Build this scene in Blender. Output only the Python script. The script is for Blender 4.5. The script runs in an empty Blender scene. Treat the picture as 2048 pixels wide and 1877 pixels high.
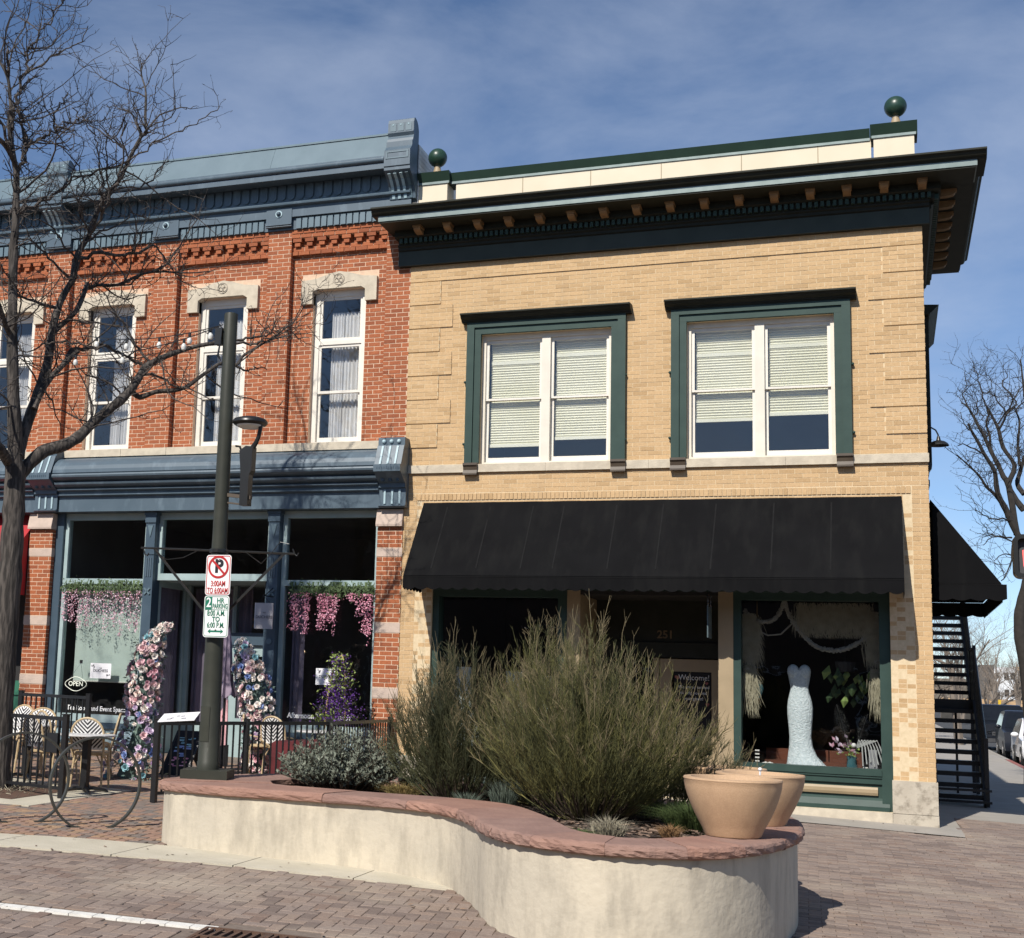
import bpy, bmesh, math, random
from mathutils import Vector, Matrix
random.seed(7)
R = math.radians
sc = bpy.context.scene
COL = sc.collection

# ------------------------------------------------------------ camera
cam_d = bpy.data.cameras.new('camera')
cam = bpy.data.objects.new('camera', cam_d)
COL.objects.link(cam)
sc.camera = cam
ax_r = Vector((0.93090583, 0.36341263, 0.03668227))
ax_d = Vector((-0.01961068, 0.15001059, -0.98848988))
ax_f = Vector((-0.36473243, 0.91947163, 0.14677251))
m4 = Matrix.Identity(4)
for i in range(3):
    m4[i][0], m4[i][1], m4[i][2] = ax_r[i], -ax_d[i], -ax_f[i]
CAM = Vector((-0.5865, -20.2619, 1.65))
for i in range(3):
    m4[i][3] = CAM[i]
cam.matrix_world = m4
cam_d.sensor_fit = 'HORIZONTAL'
cam_d.sensor_width = 36.0
cam_d.lens = 2708.7 * 36.0 / 2048.0
cam_d.shift_x = (1024.0 - 705.6) / 2048.0
cam_d.shift_y = (961.6 - 938.5) / 2048.0
cam_d.clip_start = 0.1
cam_d.clip_end = 3000.0

# ------------------------------------------------------------ light
SUN_AZ, SUN_EL = 11.0, 43.0            # travels towards +Y and a little +X
sun_d = bpy.data.lights.new('sun', 'SUN')
sun_d.energy = 4.9
sun_d.angle = R(0.5)
sun_d.color = (1.0, 0.95, 0.87)
sun = bpy.data.objects.new('sun', sun_d)
COL.objects.link(sun)
ldir = Vector((math.sin(R(SUN_AZ)) * math.cos(R(SUN_EL)), math.cos(R(SUN_AZ)) * math.cos(R(SUN_EL)), -math.sin(R(SUN_EL))))
sun.rotation_euler = ldir.to_track_quat('-Z', 'Y').to_euler()
sun.location = (-20, -60, 50)

w = bpy.data.worlds.new('World')
sc.world = w
w.use_nodes = True
nt = w.node_tree
for n in list(nt.nodes):
    nt.nodes.remove(n)
def WN(t, **k):
    n = nt.nodes.new(t)
    for a, b in k.items():
        setattr(n, a, b)
    return n
wl = nt.links.new
sky = WN('ShaderNodeTexSky', sky_type='NISHITA')
sky.sun_disc = False
sky.sun_elevation = R(SUN_EL)
sky.sun_rotation = R(180 + SUN_AZ)
sky.altitude = 1500
sky.air_density = 0.9
sky.dust_density = 0.12
sky.ozone_density = 3.6
# thin cirrus veils, by direction
tc = WN('ShaderNodeTexCoord')
mp = WN('ShaderNodeMapping')
mp.inputs['Rotation'].default_value = (R(12), R(-28), R(20))
mp.inputs['Scale'].default_value = (1.6, 1.2, 3.6)
wl(tc.outputs['Generated'], mp.inputs['Vector'])
n1 = WN('ShaderNodeTexNoise')
n1.inputs['Scale'].default_value = 2.6
n1.inputs['Detail'].default_value = 9
n1.inputs['Roughness'].default_value = 0.58
n1.inputs['Distortion'].default_value = 0.25
wl(mp.outputs[0], n1.inputs['Vector'])
r1 = WN('ShaderNodeValToRGB')
r1.color_ramp.elements[0].position = 0.43
r1.color_ramp.elements[0].color = (0, 0, 0, 1)
r1.color_ramp.elements[1].position = 0.74
r1.color_ramp.elements[1].color = (1, 1, 1, 1)
wl(n1.outputs['Fac'], r1.inputs['Fac'])
mfac = WN('ShaderNodeMath', operation='MULTIPLY')
mfac.inputs[1].default_value = 0.34
wl(r1.outputs['Color'], mfac.inputs[0])
mix = WN('ShaderNodeMixRGB')
mix.inputs['Color2'].default_value = (5.2, 5.8, 7.0, 1)
wl(mfac.outputs[0], mix.inputs['Fac'])
wl(sky.outputs['Color'], mix.inputs['Color1'])
bg = WN('ShaderNodeBackground')
bg.inputs['Strength'].default_value = 0.105
wl(mix.outputs['Color'], bg.inputs['Color'])
wo = WN('ShaderNodeOutputWorld')
wl(bg.outputs[0], wo.inputs['Surface'])

sc.view_settings.view_transform = 'Standard'
sc.view_settings.look = 'None'
sc.view_settings.exposure = 0.22
sc.view_settings.gamma = 1.0
sc.view_settings.use_curve_mapping = False
sc.cycles.max_bounces = 8
sc.cycles.transparent_max_bounces = 24

# ------------------------------------------------------------ ground height
def gz(x, y):
    return -.027 * min(max(x, -40), 6) + .0166 * min(max(y, -22), 0)

# ------------------------------------------------------------ materials
MATS = {}
def mat(name, col, col2=None, scale=6.0, rough=0.6, metal=0.0, bump=0.0, bscale=80.0, spec=0.5, island=0.0, stretch=(1, 1, 1),
        detail=5.0, lo=0.35, hi=0.65, ramp=None, stain=None, coat=0.0):
    m = bpy.data.materials.new(name)
    m.use_nodes = True
    t = m.node_tree
    bs = t.nodes['Principled BSDF']
    bs.inputs['Roughness'].default_value = rough
    bs.inputs['Metallic'].default_value = metal
    bs.inputs['Specular IOR Level'].default_value = spec
    bs.inputs['Coat Weight'].default_value = coat
    L = t.links.new
    N = t.nodes.new
    geo = N('ShaderNodeNewGeometry')
    mpn = N('ShaderNodeMapping')
    mpn.inputs['Scale'].default_value = stretch
    L(geo.outputs['Position'], mpn.inputs['Vector'])
    if col2 is None:
        col2 = tuple(c * 0.8 for c in col)
    nz = N('ShaderNodeTexNoise')
    nz.inputs['Scale'].default_value = scale
    nz.inputs['Detail'].default_value = detail
    L(mpn.outputs[0], nz.inputs['Vector'])
    mr = N('ShaderNodeMapRange')
    mr.inputs['From Min'].default_value = lo
    mr.inputs['From Max'].default_value = hi
    L(nz.outputs['Fac'], mr.inputs['Value'])
    mx = N('ShaderNodeMixRGB')
    mx.inputs['Color1'].default_value = (*col, 1)
    mx.inputs['Color2'].default_value = (*col2, 1)
    L(mr.outputs[0], mx.inputs['Fac'])
    out = mx.outputs['Color']
    if ramp:
        oi = N('ShaderNodeObjectInfo')
        ad = N('ShaderNodeMath')
        ad.operation = 'ADD'
        L(oi.outputs['Random'], ad.inputs[0])
        L(geo.outputs['Random Per Island'], ad.inputs[1])
        fr = N('ShaderNodeMath')
        fr.operation = 'FRACT'
        L(ad.outputs[0], fr.inputs[0])
        cr = N('ShaderNodeValToRGB')
        cr.color_ramp.interpolation = 'LINEAR'
        while len(cr.color_ramp.elements) < len(ramp):
            cr.color_ramp.elements.new(0.5)
        for e, (p, c) in zip(cr.color_ramp.elements, ramp):
            e.position = p
            e.color = (*c, 1)
        L(fr.outputs[0], cr.inputs['Fac'])
        mu = N('ShaderNodeMixRGB')
        mu.blend_type = 'MULTIPLY'
        mu.inputs['Fac'].default_value = 1.0
        L(out, mu.inputs['Color1'])
        L(cr.outputs['Color'], mu.inputs['Color2'])
        out = mu.outputs['Color']
    if stain:
        scol, sscale, sstr, slo, shi = stain
        mp2 = N('ShaderNodeMapping')
        mp2.inputs['Scale'].default_value = sstr
        L(geo.outputs['Position'], mp2.inputs['Vector'])
        n2 = N('ShaderNodeTexNoise')
        n2.inputs['Scale'].default_value = sscale
        n2.inputs['Detail'].default_value = 8
        n2.inputs['Roughness'].default_value = 0.62
        L(mp2.outputs[0], n2.inputs['Vector'])
        m2 = N('ShaderNodeMapRange')
        m2.inputs['From Min'].default_value = slo
        m2.inputs['From Max'].default_value = shi
        L(n2.outputs['Fac'], m2.inputs['Value'])
        mx2 = N('ShaderNodeMixRGB')
        L(m2.outputs[0], mx2.inputs['Fac'])
        L(out, mx2.inputs['Color1'])
        mx2.inputs['Color2'].default_value = (*scol, 1)
        out = mx2.outputs['Color']
    L(out, bs.inputs['Base Color'])
    if bump:
        nb = N('ShaderNodeTexNoise')
        nb.inputs['Scale'].default_value = bscale
        nb.inputs['Detail'].default_value = 4
        L(mpn.outputs[0], nb.inputs['Vector'])
        bp = N('ShaderNodeBump')
        bp.inputs['Strength'].default_value = bump
        bp.inputs['Distance'].default_value = 0.02
        L(nb.outputs['Fac'], bp.inputs['Height'])
        L(bp.outputs[0], bs.inputs['Normal'])
    MATS[name] = m
    return m

def glass(name, tint, ior=1.5, rough=0.0):
    m = bpy.data.materials.new(name)
    m.use_nodes = True
    t = m.node_tree
    for n in list(t.nodes):
        t.nodes.remove(n)
    N, L = t.nodes.new, t.links.new
    lw = N('ShaderNodeLayerWeight')          # Schlick from the two-sided facing term
    lw.inputs['Blend'].default_value = 0.5
    pw = N('ShaderNodeMath')
    pw.operation = 'POWER'
    pw.inputs[1].default_value = 5.0
    L = t.links.new
    L(lw.outputs['Facing'], pw.inputs[0])
    fr = N('ShaderNodeMath')
    fr.operation = 'MULTIPLY_ADD'
    f0 = ((ior - 1) / (ior + 1)) ** 2
    fr.inputs[1].default_value = 1 - f0
    fr.inputs[2].default_value = f0
    L(pw.outputs[0], fr.inputs[0])
    # slight waviness of old panes
    geo = N('ShaderNodeNewGeometry')
    nz = N('ShaderNodeTexNoise')
    nz.inputs['Scale'].default_value = 2.5
    L(geo.outputs['Position'], nz.inputs['Vector'])
    bp = N('ShaderNodeBump')
    bp.inputs['Strength'].default_value = 0.12
    bp.inputs['Distance'].default_value = 0.02
    L(nz.outputs['Fac'], bp.inputs['Height'])
    tr = N('ShaderNodeBsdfTransparent')
    tr.inputs['Color'].default_value = (*tint, 1)
    gl = N('ShaderNodeBsdfGlossy')
    gl.inputs['Roughness'].default_value = rough
    gl.inputs['Color'].default_value = (1, 1, 1, 1)
    L(bp.outputs[0], gl.inputs['Normal'])
    mxs = N('ShaderNodeMixShader')
    L(fr.outputs[0], mxs.inputs['Fac'])
    L(tr.outputs[0], mxs.inputs[1])
    L(gl.outputs[0], mxs.inputs[2])
    o = N('ShaderNodeOutputMaterial')
    L(mxs.outputs[0], o.inputs['Surface'])
    MATS[name] = m
    return m

def emit(name, col, strength):
    m = mat(name, col, col)
    bs = m.node_tree.nodes['Principled BSDF']
    bs.inputs['Emission Color'].default_value = (*col, 1)
    bs.inputs['Emission Strength'].default_value = strength
    return m

mat('yellow_brick', (.555, .378, .205), (.495, .33, .17), scale=30, rough=.85, bump=.25, bscale=90,
    ramp=[(0, (.82, .79, .74)), (.2, (.95, .94, .92)), (.5, (1, 1, 1)), (.8, (1.03, 1.02, 1.0)), (1, (.90, .89, .87))],
    stain=((.43, .30, .17), 1.1, (2.4, 1, .45), .52, .86))
mat('yellow_mortar', (.66, .53, .35), (.58, .46, .29), scale=20, rough=.9)
mat('red_brick', (.36, .118, .046), (.29, .085, .034), scale=35, rough=.85, bump=.25, bscale=90,
    ramp=[(0, (.72, .66, .64)), (.25, (1, .95, .92)), (.6, (1.1, 1.06, 1.0)), (.85, (.9, .9, .9)), (1, (.82, .74, .72))])
mat('red_mortar', (.66, .48, .34), (.58, .41, .29), scale=20, rough=.9)
mat('limestone', (.56, .49, .38), (.46, .40, .31), scale=9, rough=.85, bump=.2, bscale=60)
mat('pink_stone', (.52, .41, .34), (.44, .35, .29), scale=7, rough=.85, bump=.2, bscale=60)
mat('grey_stone', (.47, .42, .34), (.40, .35, .28), scale=5, rough=.9, bump=.2, bscale=50, stain=((.20, .17, .13), 9, (1, 1, 1), .50, .72))
mat('blue_metal', (.078, .112, .142), (.066, .098, .126), scale=2.5, rough=.42, metal=.0, spec=.5, stain=((.14, .19, .23), 5, (1, 1, .3), .55, .8))
mat('blue_metal_light', (.105, .155, .185), (.09, .138, .166), scale=2.5, rough=.45, stain=((.125, .18, .21), 2, (1, 1, .4), .45, .9))
mat('blue_trim', (.050, .080, .110), (.040, .068, .095), scale=4, rough=.45)
mat('silver_blue', (.38, .50, .54), (.33, .45, .49), scale=4, rough=.5)
mat('sage_frame', (.34, .43, .43), (.28, .37, .37), scale=3, rough=.5)
mat('green_trim', (.030, .058, .048), (.024, .049, .041), scale=5, rough=.5, spec=.3, bump=.03, bscale=30)
mat('green_dark', (.028, .029, .022), (.022, .023, .017), scale=5, rough=.55, spec=.16)
mat('frieze_green', (.050, .060, .052), (.040, .050, .043), scale=3, rough=.6, spec=.2)
mat('tea_room', (.15, .14, .125), (.11, .10, .09), scale=1, rough=.8)
mat('zinc_flash', (.19, .23, .22), (.15, .19, .18), scale=6, rough=.4, metal=.3)
mat('green_cap', (.017, .040, .026), (.013, .032, .021), scale=3, rough=.4)
mat('ball_green', (.020, .052, .034), (.014, .038, .026), scale=7, rough=.36, bump=.06, bscale=9)
mat('cream_panel', (.70, .61, .46), (.66, .57, .42), scale=2, rough=.7)
mat('tan_paint', (.33, .25, .15), (.29, .22, .13), scale=4, rough=.55)
mat('brown_modillion', (.26, .16, .075), (.21, .125, .06), scale=8, rough=.7)
mat('cream_wood', (.70, .65, .55), (.64, .59, .50), scale=4, rough=.5)
mat('white_wood', (.72, .68, .60), (.66, .62, .55), scale=4, rough=.45)
mat('brown_metal', (.085, .065, .045), (.07, .05, .035), scale=4, rough=.45)
mat('blind_white', (.84, .81, .66), (.78, .75, .58), scale=1.5, rough=.8)
mat('curtain', (.74, .72, .70), (.66, .64, .62), scale=3, rough=.9)
mat('lavender_cloth', (.30, .24, .30), (.24, .19, .25), scale=3, rough=.9)
mat('roller_blind', (.55, .62, .55), (.50, .57, .50), scale=1.2, rough=.8)
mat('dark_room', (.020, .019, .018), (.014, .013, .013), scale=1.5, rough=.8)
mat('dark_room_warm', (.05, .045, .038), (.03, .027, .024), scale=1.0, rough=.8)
mat('room_grey', (.34, .32, .30), (.28, .265, .25), scale=1.0, rough=.8)
mat('black_fabric', (.0075, .0075, .0082), (.006, .006, .0066), scale=2.0, rough=.85, spec=.06, bump=.12, bscale=3,
    stain=((.011, .011, .011), 2.2, (2.2, 1, .35), .48, .75))
mat('black_seam', (.0115, .0115, .012), rough=.8, spec=.1)
mat('black_metal', (.012, .012, .013), (.009, .009, .010), scale=8, rough=.4)
mat('pole_green', (.042, .044, .034), (.034, .036, .028), scale=6, rough=.5, spec=.25, stain=((.12, .12, .10), 14, (1, 1, .3), .68, .85))
mat('rack_metal', (.058, .058, .048), (.045, .045, .038), scale=9, rough=.5, metal=.2)
mat('lamp_black', (.017, .017, .016), (.013, .013, .012), scale=6, rough=.35)
mat('lens_white', (.7, .7, .66), (.6, .6, .57), rough=.3)
mat('bark', (.090, .077, .067), (.028, .024, .021), scale=7, stretch=(3.5, 3.5, .5), rough=.95, bump=1.0, bscale=9, lo=.4, hi=.58)
mat('twig', (.075, .062, .054), (.045, .037, .032), scale=18, rough=.9)
mat('bark_dark', (.034, .029, .026), (.022, .019, .017), scale=10, rough=.95)
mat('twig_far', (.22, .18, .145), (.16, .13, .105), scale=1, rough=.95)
mat('stucco', (.56, .495, .385), (.47, .42, .335), scale=1.7, rough=.9, bump=.35, bscale=16, detail=8,
    stain=((.30, .265, .21), 2.6, (2.2, 2.2, .7), .47, .80))
mat('sandstone', (.285, .175, .138), (.235, .14, .112), scale=4, rough=.9, bump=.6, bscale=22, stretch=(1, 1, 2.5),
    ramp=[(0, (.90, .88, .88)), (.5, (1, 1, 1)), (1, (1.12, 1.02, .95))])
mat('paver_brown', (.262, .205, .172), (.215, .165, .138), scale=40, rough=.9, bump=.3, bscale=120,
    ramp=[(0, (.62, .60, .60)), (.25, (.86, .84, .83)), (.55, (1, 1, 1)), (.8, (1.08, 1.04, .98)), (1, (.78, .70, .66))],
    stain=((.34, .28, .22), .55, (1, 1, 1), .50, .72))
mat('paver_mixed', (.27, .19, .145), (.23, .155, .12), scale=40, rough=.9, bump=.3, bscale=120,
    ramp=[(0, (.62, .76, .86)), (.22, (.74, .82, .88)), (.4, (1, .95, .92)), (.7, (1.05, .93, .88)), (.85, (1.2, 1.1, .86)), (1, (1.2, 1.15, .95))])
mat('paver_white', (.72, .70, .65), (.62, .60, .55), scale=12, rough=.85, bump=.2, bscale=100, stain=((.35, .32, .28), 9, (1, 1, 1), .6, .8))
mat('sand_joint', (.19, .15, .12), (.15, .115, .092), scale=15, rough=.95)
mat('concrete', (.50, .455, .36), (.44, .40, .31), scale=3, rough=.9, bump=.2, bscale=60, stain=((.36, .32, .25), 5, (1, 4, 1), .55, .8))
mat('concrete_grey', (.34, .31, .27), (.29, .265, .23), scale=2, rough=.9, bump=.15, bscale=60)
mat('asphalt', (.055, .054, .052), (.045, .044, .043), scale=20, rough=.9)
mat('red_curb', (.30, .10, .085), (.24, .09, .075), scale=6, rough=.8)
mat('rust_iron', (.115, .062, .038), (.075, .043, .030), scale=14, rough=.85, bump=.3, bscale=80)
mat('soil', (.085, .060, .045), (.045, .032, .025), scale=25, rough=1.0, bump=1.0, bscale=40)
mat('mulch', (.20, .145, .11), (.10, .07, .055), scale=6, rough=1.0, ramp=[(0, (.5, .5, .5)), (1, (1.5, 1.4, 1.3))])
mat('pot_tan', (.50, .335, .205), (.45, .295, .175), scale=90, rough=.8, bump=.2, bscale=150, stain=((.36, .235, .14), 3.5, (1.5, 1.5, .8), .52, .85))
mat('shrub_green', (.118, .114, .036), (.080, .082, .028), scale=1.6, rough=.8, ramp=[(0, (.42, .46, .42)), (.5, (.9, .9, .9)), (.8, (1.2, 1.15, 1.1)), (1, (1.9, 1.75, 1.6))])
mat('shrub_dark', (.068, .072, .030), (.048, .052, .022), scale=2, rough=.8, ramp=[(0, (.7, .75, .7)), (.6, (1, 1, 1)), (1, (1.35, 1.25, 1.1))])
mat('shrub_tip', (.23, .185, .10), (.17, .135, .07), scale=3, rough=.85)
mat('shrub_wood', (.095, .065, .045), (.065, .045, .032), scale=9, rough=.95)
mat('sage_leaf', (.195, .215, .170), (.14, .16, .125), scale=4, rough=.85, ramp=[(0, (.65, .68, .66)), (1, (1.25, 1.22, 1.2))])
mat('dry_grass', (.36, .265, .12), (.25, .20, .085), scale=9, rough=.9, ramp=[(0, (.7, .8, .6)), (1, (1.25, 1.15, 1.1))])
mat('pale_grass', (.36, .32, .23), (.27, .24, .17), scale=9, rough=.9, ramp=[(0, (.7, .7, .7)), (1, (1.2, 1.2, 1.2))])
mat('blue_grass', (.12, .15, .115), (.085, .11, .085), scale=6, rough=.85, ramp=[(0, (.7, .7, .7)), (1, (1.3, 1.3, 1.3))])
mat('green_grass', (.085, .125, .035), (.055, .085, .025), scale=6, rough=.85, ramp=[(0, (.6, .7, .6)), (1, (1.3, 1.2, 1.2))])
mat('brown_dry', (.27, .155, .07), (.19, .11, .05), scale=9, rough=.95)
mat('rattan', (.52, .40, .24), (.40, .29, .16), scale=20, rough=.5)
mat('weave_white', (.80, .79, .77), (.72, .71, .69), scale=10, rough=.55)
mat('weave_black', (.022, .022, .028), (.016, .016, .02), scale=10, rough=.5)
mat('marble_top', (.62, .61, .60), (.5, .5, .5), scale=8, rough=.3)
mat('fl_pink', (.80, .58, .59), (.74, .50, .52), scale=12, rough=.8)
mat('fl_peach', (.84, .71, .64), (.80, .63, .57), scale=12, rough=.8)
mat('fl_cream', (.86, .81, .75), (.82, .75, .69), scale=12, rough=.8)
mat('fl_lilac', (.72, .59, .73), (.66, .52, .68), scale=12, rough=.8)
mat('fl_blue', (.27, .36, .62), (.21, .29, .53), scale=12, rough=.8)
mat('fl_aqua', (.28, .50, .54), (.22, .42, .47), scale=12, rough=.8)
mat('fl_rose', (.76, .47, .52), (.70, .40, .46), scale=12, rough=.8)
mat('fl_hot', (.80, .36, .45), (.72, .28, .38), scale=10, rough=.8, ramp=[(0, (.7, .6, .7)), (.5, (1, 1, 1)), (1, (1.15, 1.6, 1.5))])
mat('fl_pale', (.72, .52, .56), (.64, .44, .50), scale=10, rough=.8, ramp=[(0, (.8, .4, .5)), (.4, (1, .9, .95)), (1, (1.2, 1.4, 1.45))])
mat('fl_purple', (.115, .035, .25), (.07, .022, .16), scale=10, rough=.8, ramp=[(0, (.6, .6, .6)), (1, (1.6, 1.6, 1.5))])
mat('leaf_green', (.075, .115, .045), (.05, .085, .035), scale=10, rough=.7, ramp=[(0, (.6, .7, .6)), (1, (1.5, 1.4, 1.3))])
mat('leaf_teal', (.10, .155, .13), (.075, .12, .105), scale=10, rough=.7, ramp=[(0, (.6, .7, .7)), (1, (1.5, 1.4, 1.4))])
mat('leaf_lime', (.27, .34, .10), (.21, .27, .075), scale=10, rough=.7, ramp=[(0, (.6, .7, .6)), (1, (1.4, 1.3, 1.3))])
mat('bamboo', (.62, .42, .20), (.52, .34, .16), scale=10, rough=.5)
mat('paper_white', (.80, .79, .80), (.74, .73, .75), scale=6, rough=.7)
mat('paper_grey', (.42, .40, .41), (.37, .35, .36), scale=6, rough=.7)
mat('ink_grey', (.10, .10, .12), rough=.7)
mat('sign_white', (.80, .80, .79), (.76, .76, .75), scale=8, rough=.4)
mat('sign_red', (.45, .022, .022), (.40, .02, .02), rough=.4)
mat('sign_green', (.012, .17, .10), (.010, .15, .09), rough=.4)
mat('sign_black', (.02, .02, .025), rough=.4)
mat('bolt_steel', (.5, .5, .5), rough=.3, metal=1)
mat('chalkboard', (.010, .009, .012), rough=.8)
mat('chalk', (.75, .74, .72), rough=.9)
mat('chalk_pink', (.34, .12, .11), rough=.9)
mat('gold_leaf', (.16, .10, .04), rough=.5)
mat('pink_board', (.66, .36, .38), (.6, .32, .34), scale=6, rough=.6)
mat('maroon_cloth', (.095, .010, .012), (.06, .006, .008), scale=4, rough=.9)
mat('blue_grey_sign', (.075, .11, .12), rough=.5)
mat('gown_lace', (.88, .90, .89), (.60, .66, .66), scale=30, rough=.85, bump=1.0, bscale=40, lo=.30, hi=.72)
mat('pampas', (.46, .40, .28), (.36, .31, .21), scale=10, rough=.95)
mat('pampas_white', (.62, .60, .57), (.52, .50, .47), scale=10, rough=.95)
mat('garland', (.40, .37, .31), (.32, .30, .25), scale=10, rough=.9)
mat('rust_sofa', (.16, .045, .020), (.12, .035, .016), scale=4, rough=.8)
mat('teal_glass', (.06, .17, .19), rough=.15)
mat('brass', (.35, .19, .07), rough=.35, metal=.8)
mat('car_black', (.008, .009, .012), rough=.3, coat=.15, spec=.2)
mat('car_navy', (.012, .014, .020), rough=.3, coat=.15, spec=.2)
mat('car_white', (.78, .78, .78), (.76, .76, .76), rough=.2, coat=1.0)
mat('car_glass', (.012, .014, .017), rough=.06)
mat('tyre', (.018, .018, .018), rough=.85)
mat('chrome', (.6, .6, .6), rough=.15, metal=1)
mat('rubber_grey', (.045, .045, .047), rough=.6)
mat('house_white', (.78, .79, .80), (.74, .75, .76), scale=.5, rough=.7)
mat('house_grey', (.11, .105, .10), (.09, .085, .08), scale=.5, rough=.8)
mat('tan_wall', (.50, .33, .18), (.44, .29, .16), scale=1.0, rough=.85)
mat('traffic_yellow', (.62, .40, .02), rough=.5)
mat('far_hill', (.17, .15, .12), (.12, .11, .09), scale=.05, rough=1)
mat('opp_brick', (.16, .10, .075), (.12, .08, .06), scale=3, rough=.9)
mat('red_awning_cloth', (.40, .022, .028), (.34, .018, .024), scale=3, rough=.75)
mat('green_paint', (.03, .15, .09), (.025, .12, .075), scale=3, rough=.5)
mat('roof_gravel', (.2, .19, .17), rough=.95)
mat('bulb_white', (.72, .71, .66), (.6, .6, .56), rough=.25)
glass('pane_glass', (.92, .93, .935), 1.6)
glass('shop_glass', (.88, .90, .905), 1.5)
glass('car_pane', (.25, .27, .3), 1.5)
emit('hand_red', (.85, .10, .09), 1.1)
emit('warm_bulb', (1.0, .72, .40), 2.2)
emit('neon_white', (.80, .82, .70), .12)

# ------------------------------------------------------------ object helpers
ORG = {}
def things_tag(o, label=None, cat=None, group=None, kind=None):
    if label: o['label'] = label
    if cat: o['category'] = cat
    if group: o['group'] = group
    if kind: o['kind'] = kind
    return o
def thing(name, label, cat, loc=(0, 0, 0), rz=0.0, group=None):
    o = bpy.data.objects.new(name, None)
    o.empty_display_size = 0.2
    COL.objects.link(o)
    o.location = loc
    o.rotation_euler = (0, 0, rz)
    ORG[o.name] = Vector(loc)
    return things_tag(o, label, cat, group)
def link_mesh(name, me, parent=None):
    o = bpy.data.objects.new(name, me)
    COL.objects.link(o)
    if parent is not None:
        o.parent = parent
        ORG[o.name] = ORG[parent.name]
    else:
        ORG[o.name] = Vector((0, 0, 0))
    return o
def copy_tree(o, parent=None):
    c = o.copy()
    COL.objects.link(c)
    ORG[c.name] = ORG[o.name]
    if parent is not None:
        c.parent = parent
    for ch in list(o.children):
        copy_tree(ch, c)
    return c

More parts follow.
